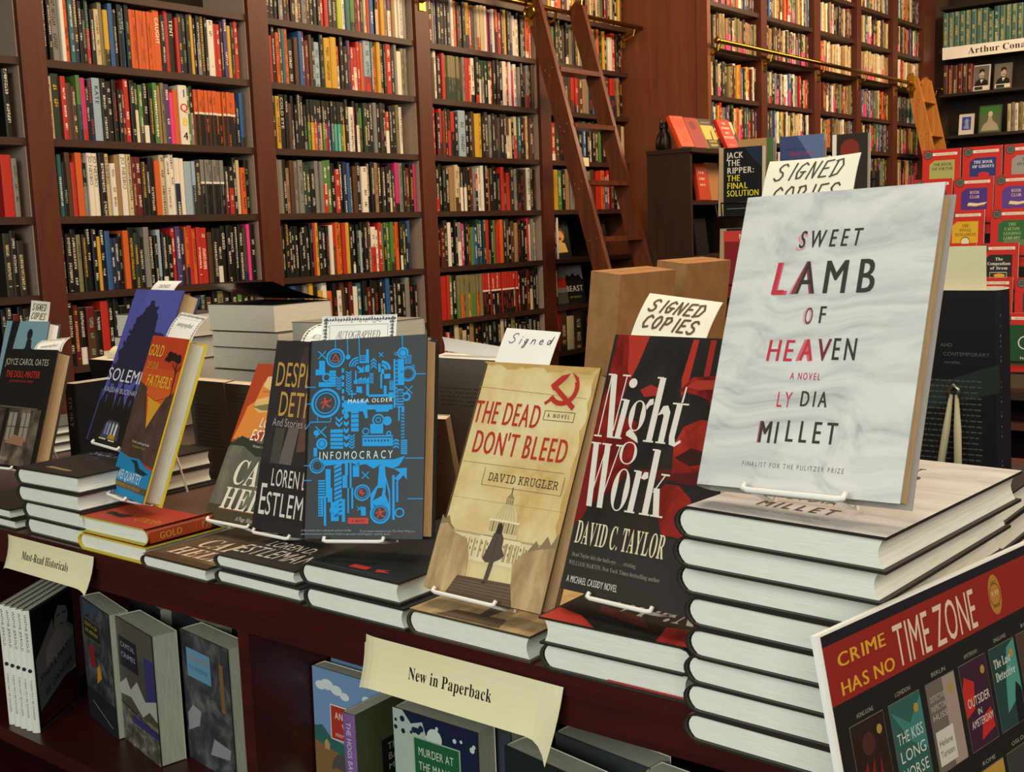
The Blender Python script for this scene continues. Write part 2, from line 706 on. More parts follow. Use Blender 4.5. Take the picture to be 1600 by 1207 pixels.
def bookcase(label, xf, y0, y1, posts, shelves, top=3.2, depth=0.27, wood_post=None, wood_shelf=None, lit_side=True):
    """Built-in shelves facing +X between y0 and y1; posts: (ya, yb) of its uprights."""
    r = thing('bookcase', label, 'bookcase', (xf, y0, 0), (0, 0, 0), 'built-in bookcases')
    for ya, yb in posts:
        m = MB()
        m.box(-depth, 0, ya - y0, yb - y0, 0, top, wood_post or WOOD_POST)
        m.build('upright', r)
    for z in shelves:
        m = MB()
        m.box(-depth + 0.012, -0.012, 0.0005, y1 - y0 - 0.0005, z - SHT, z, wood_shelf or WOOD_SHELF)
        m.build('shelf', r)
    m = MB()
    m.box(-depth, -depth + 0.01, 0, y1 - y0, 0, top, BACKING)
    m.build('back_panel', r)
    if lit_side:
        m = MB()
        m.box(-depth + 0.012, -0.018, y1 - y0 - 0.004, y1 - y0 - 0.0006, 0, top, LIT_SIDE)  # thin pale sheet standing in for the lit side of the next upright
        m.build('side_panel', r)
    return r


ZS = [2.640, 2.385, 2.145, 1.906, 1.656, 1.407, 1.156, 0.913, 0.677, 0.43, 0.18]
BAYS = {0: (1.145, 1.972), 1: (2.058, 2.885), 2: (2.978, 3.801), 3: (3.888, 4.685), 4: (4.772, 5.512)}
bookcase('cut-off bay of tall cherry bookcase, only its last strip of books showing', XW, 1.145, 1.972, [(1.06, 1.145)], ZS)
bookcase('tall cherry bookcase bay holding the white, blue, red and yellow numeral spine', XW, 2.058, 2.885, [(1.972, 2.058)], ZS)
bookcase('tall cherry bookcase bay holding the row of black spines with rainbow feet', XW, 2.978, 3.801, [(2.885, 2.978)], ZS)
bookcase('tall cherry bookcase bay between the rainbow-row bay and the ladder bay', XW, 3.888, 4.685, [(3.801, 3.888)], ZS)
bookcase('tall cherry bookcase bay behind the reddish rolling ladder', XW, 4.772, 5.512, [(4.685, 4.772)], ZS, lit_side=False)

PAL = dict(k='14120e', K='2e2923', w='dcd5c6', c='c2b088', r='b02a20', R='5e1c17', o='c85a22', y='c49a30', g='4f7a3a', G='22392a', b='2d5688', B='1c2540', t='2c6064', p='b82f68', v='4f3a6a', n='4e3423', s='7b7972', l='93aab8', m='7a724c', a='44a596', d='977650', P='e03882', L='aab838')
NAMES = dict(k='black', K='charcoal', w='white', c='cream', r='red', R='dark red', o='orange', y='yellow', g='green', G='dark green', b='blue', B='navy', t='teal', p='magenta', v='purple', n='brown', s='grey', l='pale blue', m='olive', a='turquoise', d='tan', P='pink', L='lime')
INK = dict(k='cfc6b4', K='c9b98f', w='2b2622', c='3a2418', r='f0dcc0', R='d8a46a', o='2a1408', y='2a2010', g='f0ead0', G='d8c890', b='e8e4da', B='d8d4cc', t='e8e4d0', p='f6e8ee', v='f0e6c8', n='dcc79a', s='2a2622', l='22303c', m='20180c', a='10302c', d='2c1c10', P='ffffff', L='222222')

TOKEN = re.compile(r'\{([^}]*)\}|([A-Za-z])([A-Z(])?')


def parse(s):
    """'k' one black spine; 'k2' double width, 'k1' slim; '[ok*12]' twelve orange over black; '(w3:1Q84)' lettered."""
    out = []
    i = 0
    while i < len(s):
        ch = s[i]
        if ch == ' ':
            i += 1
        elif ch == '[':
            j = s.index(']', i)
            body, n = s[i + 1:j].split('*')
            seq = body[2:] if len(body) > 2 else ''
            for q in range(int(n)):
                out.append(dict(top=body[0], bot=(seq[q % len(seq)] if seq else body[1]), w=1, set=True, fx=body[1]))
            i = j + 1
        elif ch == '(':
            j = s.index(')', i)
            head, tx = s[i + 1:j].split(':')
            out.append(dict(top=head[0], bot=head[0], w=int(head[1]) if len(head) > 1 else 0, text=tx))
            i = j + 1
        else:
            d = dict(top=ch, bot=ch, w=0)
            if i + 1 < len(s) and s[i + 1].isdigit():
                d['w'] = int(s[i + 1])
                i += 1
            out.append(d)
            i += 1
    return out


# the spines, shelf by shelf, as they stand; keys: bay -> {shelf height index: spines}
ROWS = {
    0: {3: 'kKgnmkKsknm', 4: 'Kk(k2:DEAD LAY)KmKk', 5: 'RkRr2s', 6: '[ak*6]kKkK', 7: 'KkKRkK'},
    1: {
        3: 'mkks3wotnKKGkcm ybK(k0:ICEFIRE)(b0:BLACK BEAR)k[oo*7](o2:CAUGHT)kr(k2:TENT)rKkKyk kKkw2rrnvykr',
        4: 'cG2rnngpKB(l2:KATE)kkkkRrkGgtmgdmvPo(w3:1Q84)gt[ok*12]db',
        5: 'ktKnrok(w0:JO NESBO)(w0:JO NESBO)k(c0:JO NESBO)wd(w0:JO NESBO)cRRkkmocwwww l2lK[sk*6]kkkcoK',
        6: 'kkkmkkkykbBBkokGksmkl1kkrvBororr2nkk(k0:GREED)k(k0:PENANCE)kknPn',
        7: 'kRkRkrkk KkkRkkGkkkRkknkmkkgkk',
    },
    2: {
        2: 'kkkkkkkkcnsnkknrrkkLwtgkrkcrbkoydvdwws',
        3: 'nrkonto t2 nbvRnB l2k y2y2okkBrrro l3t oykkr2ksw2ms',
        4: 'kky(k2:COLD EYE)(k0:RIVER)nkkkkk[krgyovygrvtaa*13]nw2kkgGkksKKKrkkmw',
        5: 'wskdnssGGsssgg krkBbnnk w2kmdkKskGpskRnp',
        6: 'ckkkkkkkkkrykkkwroyrykKslkknw2wrgGggookGkb',
        7: 'kkbBksykywokwnkRwtkRskkBbkkkssmk',
        8: 'kkRkkskKkkcckkmkkKkkkkkkmk',
    },
    3: {
        2: 'wksvkkkkwokkkyrnsccwrvwrrkykswwskkor',
        3: 'nnwsr[mG*5]nsrrwk[Gkwsk*4]rknkwrwpwskkskn',
        4: 'crkrRkkrkl3kmny2ykKskKnksncnctdncnd',
        5: 'wkkknd2cc[kw*2]kRsrwwkodknrRrKsksnwKk',
        6: 'nkRKwdkspkkRgbGbGrkngrokKsndkmkrwsw',
        7: 'nr2rgm[mkgommyg*9][rk*13]rkkRkkk',
        8: 'kkrscmcmdkmkKkkkckkmkkKkskk',
    },
    4: {
        1: 'nykrokncwykkkkdcdcmkrnckkyk',
        2: 'GkgKGKnkmnkcstby y2Kokykw2r2kkR',
        3: 'dmonoKnrrndskbnGpn r2mdk',
        4: 'grGkKssskbkdsngts2kmnc',
        5: 'oygndsngtsnrobrRswk',
        6: 'Rk1Bw',
        7: 'rk',
        8: 'rncKkkkGnkk',
    },
}
FILL = {(0, 5): .97, (2, 4): .9, (2, 6): .92, (2, 7): .95, (3, 3): .98}
GAP_END = {4: {6: .17, 7: .10}}


def spine_quads(m, w, h, d, top, bot, split, ink, seed, band=None):
    """One shelved book: spine at x = 0 facing +X, y 0..w, z 0..h."""
    hexc = lambda k: lin(PAL[k])
    page = lin('cdbf9f')
    A = m.attr
    e = min(0.003, w * 0.16)
    prof = [(-e, 0.0003), (0, w * 0.22), (0, w * 0.78), (-e, w - 0.0003)]
    off = (3 * (seed % 17), 5 * (seed % 13))
    vs = (.72, .8, .9, .98, 1.0)[seed % 5]
    v0 = (1 - vs) * ((seed // 5) % 4) / 3
    zs = [0, h * split, h] if top != bot else [0, h]
    if band:
        zs = [0, h * split, h * split + 0.008, h]
    k = m.mat(SPINE)

    def face(pts, col, uv=None, inkc=None):
        b = len(m.v)
        m.v += pts
        m.f.append(tuple(range(b, b + len(pts))))
        m.mi.append(k)
        A['cover'].append(col)
        A['ink'].append(inkc or col)
        A['uv'].append(uv or [(0, 0)] * len(pts))
    for zi, (z0, z1) in enumerate(zip(zs, zs[1:])):
        cc = bot if zi == 0 else top
        if band and zi == 1:
            cc = band
        for (xa, ya), (xb, yb) in zip(prof, prof[1:]):
            face([(xa, ya, z0), (xb, yb, z0), (xb, yb, z1), (xa, ya, z1)], hexc(cc),
                 [(ya / w * .98 + .01 + off[0], (z0 / h * vs + v0) * .98 + .01 + off[1]), (yb / w * .98 + .01 + off[0], (z0 / h * vs + v0) * .98 + .01 + off[1]),
                  (yb / w * .98 + .01 + off[0], (z1 / h * vs + v0) * .98 + .01 + off[1]), (ya / w * .98 + .01 + off[0], (z1 / h * vs + v0) * .98 + .01 + off[1])], ink if not (band and zi == 1) else hexc(cc))
    face([(-d, 0.0003, 0), (-e, 0.0003, 0), (-e, 0.0003, h), (-d, 0.0003, h)], hexc(top))
    face([(-e, w - .0003, 0), (-d, w - .0003, 0), (-d, w - .0003, h), (-e, w - .0003, h)], hexc(top))
    face([(-d, .0003, h), (-e, .0003, h), prof[1] + (h,), prof[2] + (h,), (-e, w - .0003, h), (-d, w - .0003, h)], page)
    face([(-d, .0003, 0), (-d, w - .0003, 0), (-e, w - .0003, 0), (-e, .0003, 0)], hexc(top))
    face([(-d, .0003, 0), (-d, .0003, h), (-d, w - .0003, h), (-d, w - .0003, 0)], page)


def new_book_mb():
    m = MB()
    m.attr = {'cover': [], 'ink': [], 'uv': []}
    return m


def plain(m, n0, col):
    """Faces added by lettering get their own material but still need the attributes."""
    for _ in range(len(m.f) - n0):
        c = lin(col)
        m.attr['cover'].append(c)
        m.attr['ink'].append(c)
    for f in m.f[n0:]:
        m.attr['uv'].append([(0, 0)] * len(f))


def spine_text(m, w, h, tx, top):
    n0 = len(m.f)
    if tx == '1Q84':
        A = Art(m, lambda x, z, l: (0.0001 + 0.0002 * l, x / 1000, z / 1000))
        for ch, c, zz in (('1', '2a62b8', 0.80), ('Q', 'c8281c', 0.56), ('8', 'e0c020', 0.32), ('4', '14110e', 0.08)):
            A.text(ch, w * 500, zz * h * 1000, h * 1000 * 0.13, c, 1, style='bold', align='c')
    else:
        c = 'f2e6d0' if tx == 'CAUGHT' else INK[top] if top not in 'k' else ('7fae8a' if 'ICE' in tx or 'BEAR' in tx else 'dcd6c6')
        cap = min(w * 1000 * 0.52, 13)
        L = h * 1000 * (0.86 if len(tx) > 7 else 0.6)
        A = Art(m, lambda x, z, l: (0.0001 + 0.0002 * l, (w * 500 + z) / 1000, (h * 1000 - x) / 1000))
        L = min(L, len(tx) * cap * 1.15)
        A.text(tx, h * 1000 * (0.05 if len(tx) > 7 else .12), -cap * 0.5, cap, c, 1, wd=L, style='bold' if len(tx) < 7 else 'sans')
        # letters read downwards: mirrored z keeps them upright when the head is tilted
        for i in range(len(m.v)):
            pass
    plain(m, n0, '000000')


ORD = 'first second third fourth fifth sixth seventh eighth ninth tenth eleventh twelfth thirteenth fourteenth fifteenth sixteenth seventeenth eighteenth nineteenth'.split()


def ordinal(n):
    if n <= 19:
        return ORD[n - 1]
    t, o = divmod(n, 10)
    tens = ['', '', 'twent', 'thirt', 'fort', 'fift', 'sixt'][t]
    return tens + 'ieth' if o == 0 else tens + 'y-' + ORD[o - 1]


BAYNAME = {0: 'cut-off end bay', 1: 'first full bay', 2: 'second full bay', 3: 'third full bay', 4: 'ladder bay'}
FIRST = {0: 3, 1: 3, 2: 2, 3: 2, 4: 1}
SHELFWORD = ['top shelf', 'second shelf down', 'third shelf down', 'fourth shelf down', 'fifth shelf down', 'sixth shelf down', 'seventh shelf down', 'eighth shelf down']
cands = []


def width_of(tok, r):
    return {0: r.uniform(.016, .026), 1: r.uniform(.0185, .0195), 2: r.uniform(.033, .038), 3: .045}.get(tok['w'], .03)


for bay, rows in ROWS.items():
    y0, y1 = BAYS[bay]
    for si, s in rows.items():
        toks = parse(s)
        rr = random.Random(bay * 100 + si)
        if bay == 0:
            toks = toks[-9:]
        for t in toks:
            if not t.get('set') and not t.get('text') and t['top'] in 'nsmKdt' and rr.random() < .38:
                t['top'] = t['bot'] = 'k'
        ws = [width_of(t, rr) for t in toks]
        span = (y1 - y0) * FILL.get((bay, si), rr.uniform(.955, .985)) - 0.004
        span -= GAP_END.get(bay, {}).get(si, 0) * 0
        if bay == 0:
            start = y1 - 0.012 - sum(ws) - 0.02
            k = 1.0
        elif bay == 4 and si in (6, 7):
            start, k = y0 + 0.004, 1.0
        else:
            start = y0 + 0.004
            k = span / sum(ws)
        y = start
        hs = None
        for i, (t, w0) in enumerate(zip(toks, ws)):
            w = w0 * k
            if t.get('set'):
                hh = 0.198
                split = {'k': .56, 'G': .52}.get(t['fx'], .5)
                if t['top'] == 'k':
                    split = .55
                if t['top'] == 'a':
                    split = .5
            else:
                hh = rr.choice([.176, .19, .2, .203, .207, .21, .212, .208, .2]) if rr.random() < .8 else rr.uniform(.17, .214)
                split = .5
                if rr.random() < .16 and not t.get('text'):
                    t['bot'] = rr.choice('kKrwnB') if t['top'] != 'k' else rr.choice('rwcRs')
                    split = rr.choice([.18, .3, .55])
            if t.get('text'):
                hh = .208
            hh = min(hh, (ZS[si - 1] - ZS[si]) - SHT - .004)
            cands.append(dict(bay=bay, si=si, i=i, n=len(toks), tok=t, w=w - .0006, h=hh, split=split, x=XW - .022 - rr.uniform(0, .012), y=y, z=ZS[si] + .0007, seed=rr.randrange(9999), ink=(INK[t['top']] if rr.random() < .62 else rr.choice(['e8dcc0', 'd0a030', 'b03020', '7f9a7a'])) if t['top'] in 'kKBGRv' else (INK[t['top']] if rr.random() < .5 else PAL[t['top']])))
            y += w

# beyond the pier: collectors' hardcovers, many with a pink slip on the spine
RZ = [2.70, 2.47, 2.235, 1.985, 1.762, 1.53, 1.30, 1.07, .84]
RBAYS = [(5.548, 6.14), (6.212, 6.86), (6.95, 7.528), (7.602, 8.178), (8.27, 8.80)]
RPOST = [None, (6.14, 6.212), (6.86, 6.95), (7.528, 7.602), (8.178, 8.27)]
for bi, (y0, y1) in enumerate(RBAYS):
    lab = ['tall bookcase bay beside the brown pier, brass rail across it', 'second bay beyond the pier, brass rail across, pink slips between its books', 'third bay beyond the pier with pale hardcovers above its rail', 'fourth bay beyond the pier, cream spines above its rail', 'corner bay behind the small honey-coloured ladder'][bi]
    posts = [RPOST[bi]] if RPOST[bi] else [(YP + .031, 5.548)]
    if bi == 4:
        posts.append((8.80, 9.05))
    bookcase(lab, XR, y0, y1, posts, RZ, 3.2, .27, lit_side=False)
    for si, z in enumerate(RZ):
        rr = random.Random(900 + bi * 20 + si)
        y = y0 + .004
        pal = 'cckkddmwonrsKKtgGbRyvncw' if not (bi >= 2 and si == 2) else 'ccwcdcwcdwro'
        if bi == 0 and si == 2:
            pal = 'kmdKmmKdmkcc'
        i = 0
        run = rr.random()
        while True:
            w = rr.uniform(.016, .032)
            if y + w > y1 - .006:
                break
            c = rr.choice(pal)
            bot, split = c, .5
            if rr.random() < .13:
                bot, split = 'P', rr.choice([.3, .45, .5])
            elif rr.random() < .1:
                bot, split = rr.choice('krwn'), rr.choice([.25, .6])
            cands.append(dict(bay=10 + bi, si=si, i=i, n=0, tok=dict(top=c, bot=bot, w=0), w=w - .0006, h=rr.uniform(.165, .192), split=split, x=XR - .02 - rr.uniform(0, .015), y=y, z=z + .0007, seed=rr.randrange(9999), ink=INK[c]))
            y += w
            i += 1

# which of them show: the three hundred that show largest are things of their own
for c in cands:
    px, py, pz = proj((c['x'], c['y'] + c['w'] / 2, c['z'] + c['h'] * .55))
    d = Vector((c['x'], c['y'], c['z'] - CAM_Z))
    c['a'] = c['w'] * c['h'] * abs(d.x) / d.length ** 3
    c['see'] = 6 < px < 1600 and -4 < py < 1200
    if c['bay'] < 5 and ((px < 330 and py > 470) or (px < 700 and py > 500) or py > 560):
        c['see'] = False
    if c['tok'].get('text'):
        c['a'] *= 3
    if not (6 < px < 1600 and py < 1250) or pz < 0:
        c['a'] = 0
order = sorted([c for c in cands if c['see']], key=lambda c: -c['a'])
own = order[:300]
for c in own:
    c['own'] = True
NBOOK = {}
rest = new_book_mb()
for c in cands:
    t = c['tok']
    band = 'w' if (t.get('set') and t['top'] in 'ors' and t['top'] != t['bot']) else None
    args = (c['w'], c['h'], .135, t['top'], t['bot'], c['split'], lin(c['ink'] if not t.get('text') else PAL[t['top']]), c['seed'], band)
    if c.get('own'):
        m = new_book_mb()
        spine_quads(m, *args)
        if t.get('text'):
            spine_text(m, c['w'], c['h'], t['text'], t['top'])
        o = m.build('shelved_book')
        o.location = (c['x'], c['y'], c['z'])
        two = '' if t['top'] == t['bot'] else ' and ' + NAMES[t['bot']]
        size = 'thick ' if c['w'] > .03 else ('slim ' if c['w'] < .0165 else '')
        lab = f"{size}{NAMES[t['top']]}{two} spine, {ordinal(c['i'] + 1)} from near post, {SHELFWORD[c['si'] - FIRST[c['bay']]]}, {BAYNAME[c['bay']]}"
        if c['bay'] == 0:
            lab = f"{size}{NAMES[t['top']]}{two} spine, {ordinal(c['n'] - c['i'])} before the post, {SHELFWORD[c['si'] - FIRST[c['bay']]]}, {BAYNAME[c['bay']]}"
        tag(o, lab, 'book', 'books on the tall wall shelves')
    elif c['a'] > 0:
        n0 = len(rest.v)
        spine_quads(rest, *args)
        rest.xf(Matrix.Translation((c['x'], c['y'], c['z'])), n0)
o = rest.build('shelved_book_rows')
tag(o, 'the smaller, farther books filling the remaining wall shelves', 'books', kind='stuff')

# ------------------------------------------------------------------ end wall: dark shelves with green sets and portraits
r = thing('bookcase', 'dark shelves across the end wall with green volumes and small portraits', 'bookcase', (XR + .02, YD, 0), group='built-in bookcases')
for z in (2.86, 2.545, 2.217, 1.905, 1.60, 1.3):
    m = MB()
    m.box(.012, 1.6, 0, .30, z - .022, z, WOOD_DOYLE)
    m.build('shelf', r)
m = MB()
m.box(0, 1.6, .30, .312, 0, 3.2, WOOD_DOYLE)
m.build('back_panel', r)
m = MB()
m.box(1.6, 1.64, 0, .30, 0, 3.2, WOOD_DOYLE)
m.build('upright', r)


def endbook(label, x, y, z, w, h, top, bot='', split=.6, group='volumes on the end-wall shelves'):
    m = new_book_mb()
    spine_quads(m, w, h, .14, top, bot or top, split, lin(INK[top]), int(x * 999) % 97)
    o = m.build('cloth_volume')
    o.location = (x + w, y, z)
    o.rotation_euler = (0, 0, -PI / 2)
    o.location = (x, y, z)
    return tag(o, label, 'book', group)


PAL['q'] = '4f7367'
NAMES['q'] = 'grey-green'
INK['q'] = 'd8c27a'
x = XR + .045
for i in range(14):
    endbook(f'grey-green cloth volume, {ordinal(i + 1)} from corner on the shelf above the white name strip', x, YD + .03, 2.5457, .038, .27 if i not in (8,) else .24, 'q' if i != 9 else 't', 'q', .78 if i % 3 else .5)
    x += .041
x = XR + .05
for i in range(6):
    endbook(f'worn brown volume, {ordinal(i + 1)} from corner on the shelf under the white name strip', x, YD + .03, 2.2177, .033, .215 - .004 * (i % 3), 'nRnRnR'[i])
    x += .036
x = -2.50
for i in range(6):
    endbook(f'pale slim volume, {ordinal(i + 1)} past the green-topped photograph on end-wall shelf', x, YD + .03, 1.9057, .024, .20 + .008 * (i % 2), 'cswmcw'[i])
    x += .026

sg = thing('shelf_sign', 'long white name strip fixed along the end-wall shelf edge', 'sign', (-2.965, YD - .006, 2.47))
m = MB()
m.box(0, 1.0, 0, .004, 0, .088, CARD_WHITE)
A = Art(m, lambda x, z, l: (x / 1000, -.0008 * l, z / 1000))
A.text('Arthur Conan Doyle', 190, 24, 44, '161310', 1, wd=640, style='serif')
m.build('strip', sg)


def frame_picture(label, x, y, z, w, h, paint, lean=.16, border='d8d4cc', name='framed_picture'):
    o = thing(name, label, 'picture', (x, y, z), (-lean, 0, 0), 'pictures on the end-wall shelves')
    m = MB()
    b = .008
    m.box(0, w, 0, .012, 0, b, M(border))
    m.box(0, w, 0, .012, h - b, h, M(border))
    m.box(0, b, 0, .012, b, h - b, M(border))
    m.box(w - b, w, 0, .012, b, h - b, M(border))
    m.build('frame', o)
    m = MB()
    m.box(b, w - b, .003, .011, b, h - b, M('77756c'))
    A = Art(m, lambda px, pz, l: (px / 1000, .003 - .0004 * l, pz / 1000))
    paint(A, w * 1000, h * 1000)
    m.build('photograph', o)
    m = MB()
    a = lean
    m.box(w / 2 - .02, w / 2 + .02, .012, .016, .002, h * .6, BACKING)
    m.build('stand', o)
    return o


def portrait(A, w, h):
    A.rect(9, 9, w - 9, h - 9, '6f6e66', 1)
    A.poly([(w * .1, h * .2), (w * .9, h * .2), (w * .86, h * .38), (w * .62, h * .47), (w * .4, h * .47), (w * .2, h * .38)], '1d1b18', 2)
    A.poly([(w * .5, h * .3), (w * .64, h * .44), (w * .44, h * .44)], 'd8d4c8', 3)
    A.disc(w * .52, h * .62, w * .15, 'b9b2a2', 4, 16, w * .21)
    A.poly([(w * .36, h * .66), (w * .38, h * .82), (w * .54, h * .86), (w * .68, h * .8), (w * .67, h * .7), (w * .55, h * .76)], '23201c', 5)
    A.line([(w * .45, h * .57), (w * .62, h * .57)], w * .035, '2a2620', 5)
    A.rect(9, 9, w - 9, h * .2, 'e4e0d4', 5)
    A.rect(w * .14, h * .05, w * .6, h * .17, '33302b', 6)


def bluepic(A, w, h):
    A.rect(8, 8, w - 8, h - 8, 'd9dbe0', 1)
    A.rect(w * .2, h * .22, w * .8, h * .86, '3c4f9c', 2)
    A.poly([(w * .3, h * .3), (w * .7, h * .26), (w * .62, h * .55), (w * .66, h * .7), (w * .5, h * .8), (w * .36, h * .66), (w * .42, h * .5)], '8f9fd0', 3)


def greenpic(A, w, h):
    A.rect(6, 6, w - 6, h - 6, '5d6a4c', 1)
    A.rect(6, h * .7, w - 6, h - 6, '3f7a35', 2)
    A.poly([(w * .1, h * .08), (w * .9, h * .08), (w * .8, h * .3), (w * .6, h * .45), (w * .55, h * .62), (w * .42, h * .62), (w * .38, h * .42), (w * .2, h * .3)], 'a8a592', 3)
    A.disc(w * .5, h * .68, w * .1, 'c9c2ae', 4, 14, w * .13)


frame_picture('grey portrait of a man in dark jacket, white strip below, under name sign', -2.765, YD + .06, 2.2206, .125, .195, portrait)
frame_picture('second grey portrait of a man, standing past the white-strip portrait', -2.61, YD + .06, 2.2206, .125, .19, portrait, .16, '6c6a60')
frame_picture('small white-framed blue picture on lower end-wall shelf', -2.86, YD + .06, 1.9092, .11, .155, bluepic, .14)
frame_picture('photograph with green top and pale figure on lower end-wall shelf', -2.715, YD + .06, 1.9092, .165, .205, greenpic, .14, '45503a')

# ------------------------------------------------------------------ brass rails


def rail(label, xf, y0, y1, z, brackets):
    o = thing('brass_rail', label, 'rail', (xf, y0, z))
    m = MB()
    m.tube([(0, 0, 0), (0, y1 - y0, 0)], .0125, BRASS, 12)
    m.tube([(0, -.012, 0), (0, .004, 0)], .016, BRASS, 12)
    m.tube([(0, y1 - y0 - .004, 0), (0, y1 - y0 + .012, 0)], .016, BRASS, 12)
    m.build('tube', o, True)
    for yb, dx in brackets:
        m = MB()
        m.tube([(0, yb - y0, -.010), (-.01, yb - y0, -.045), (-dx, yb - y0, -.062)], .008, BRASS, 8)
        m.box(-dx - .003, -dx + .003, yb - y0 - .02, yb - y0 + .02, -.10, -.03, BRASS)
        m.build('bracket', o)
    return o


rail('brass ladder rail across the ladder bay, ending over the brown pier', XW + .08, 3.5, 5.52, 2.372, [(3.845, .077), (4.73, .077), (5.45, .077)])
rail('long brass rail running across the bays beyond the pier', XR + .05, 5.535, 9.03, 2.252, [(5.56, .047), (6.176, .047), (6.905, .047), (7.565, .047), (8.225, .047), (8.95, .047)])


def ladder(label, xt, zt, xb, yl, yr, rungs, wd, ws, name='rolling_ladder', depth=.085, thick=.028):
    """Two flat stiles leaning on the rail (xt, zt), feet on the floor at xb; treads between."""
    o = thing(name, label, 'ladder', (xb, yl, 0))
    lean = Vector((xt - xb, 0, zt))
    L = lean.length
    d = lean / L
    nrm = Vector((d.z, 0, -d.x))
    for y in (yl, yr):
        m = MB()
        c = []
        for k, s in ((0, 0), (1, 0)):
            pass
        pts = [Vector((0, y - yl, 0)) + d * (L + .05) * a + nrm * b for a, b in ((0.004, -depth / 2), (0.004, depth / 2), (.985, depth / 2), (1.0, depth * .1), (.99, -depth / 2))]
        v = [p + Vector((0, -thick / 2, 0)) for p in pts] + [p + Vector((0, thick / 2, 0)) for p in pts]
        n = len(pts)
        m.mesh(v, [tuple(range(n)), tuple(range(2 * n - 1, n - 1, -1))] + [(i, i + n, (i + 1) % n + n, (i + 1) % n) for i in range(n)], ws)
        st = m.build('stile', o)
        # screws at each tread
        for zz in rungs:
            for q in (-.02, .004, .022):
                m2 = MB()
                p = Vector((xb * 0, y - yl, 0)) + d * (zz / d.z) + nrm * q
                sgn = -1 if y == yl else 1
                zoff = Vector((0, 0, -.03 if abs(q - .004) < .001 else 0))
                m2.tube([p + zoff + Vector((0, sgn * (thick / 2 - .001), 0)), p + zoff + Vector((0, sgn * (thick / 2 + .002), 0))], .0045, STEEL, 8)
                m2.build('screw', st)
    for zz in rungs:
        m = MB()
        p = d * (zz / d.z)
        m.box(p.x - .055, p.x + .05, thick / 2, yr - yl - thick / 2, zz - .012, zz + .010, wd)
        m.build('tread', o)
    for y in (yl, yr):
        m = MB()
        p = d * L + Vector((0, y - yl, 0))
        # wheel, plate and hook over the rail
        sg = -1 if y == yl else 1
        yo = sg * (thick / 2 + .006)
        m.box(p.x - .018, p.x + .012, p.y + yo - .003, p.y + yo + .003, zt - .11, zt + .06, BRASS)
        m.tube([Vector((p.x - .005, p.y + yo + sg * .010, zt - .045)) + Vector((.028 * cos(a), 0, .028 * sin(a))) for a in [2 * PI * k / 14 for k in range(14)]], .006, BRASS, 6, True)
        m.tube([(p.x - .005, p.y + yo, zt + .055), (p.x - .03, p.y + yo, zt + .05), (p.x - .035, p.y + yo, zt + .022)], .006, BRASS, 6)
        m.build('hook', o)
    return o


ladder('tall reddish wooden library ladder leaning on the brass rail', XW + .118, 2.372, -2.72, 4.498, 4.862, [.36, .62, .90, 1.255, 1.52, 1.79, 2.055], WOOD_LADDER, WOOD_LADDER)
ladder('small honey-coloured library ladder at the far corner', XR + .085, 2.252, -2.42, 8.34, 8.604, [.4, .8, 1.2, 1.55, 1.88, 2.12], WOOD_OAK, WOOD_OAK)

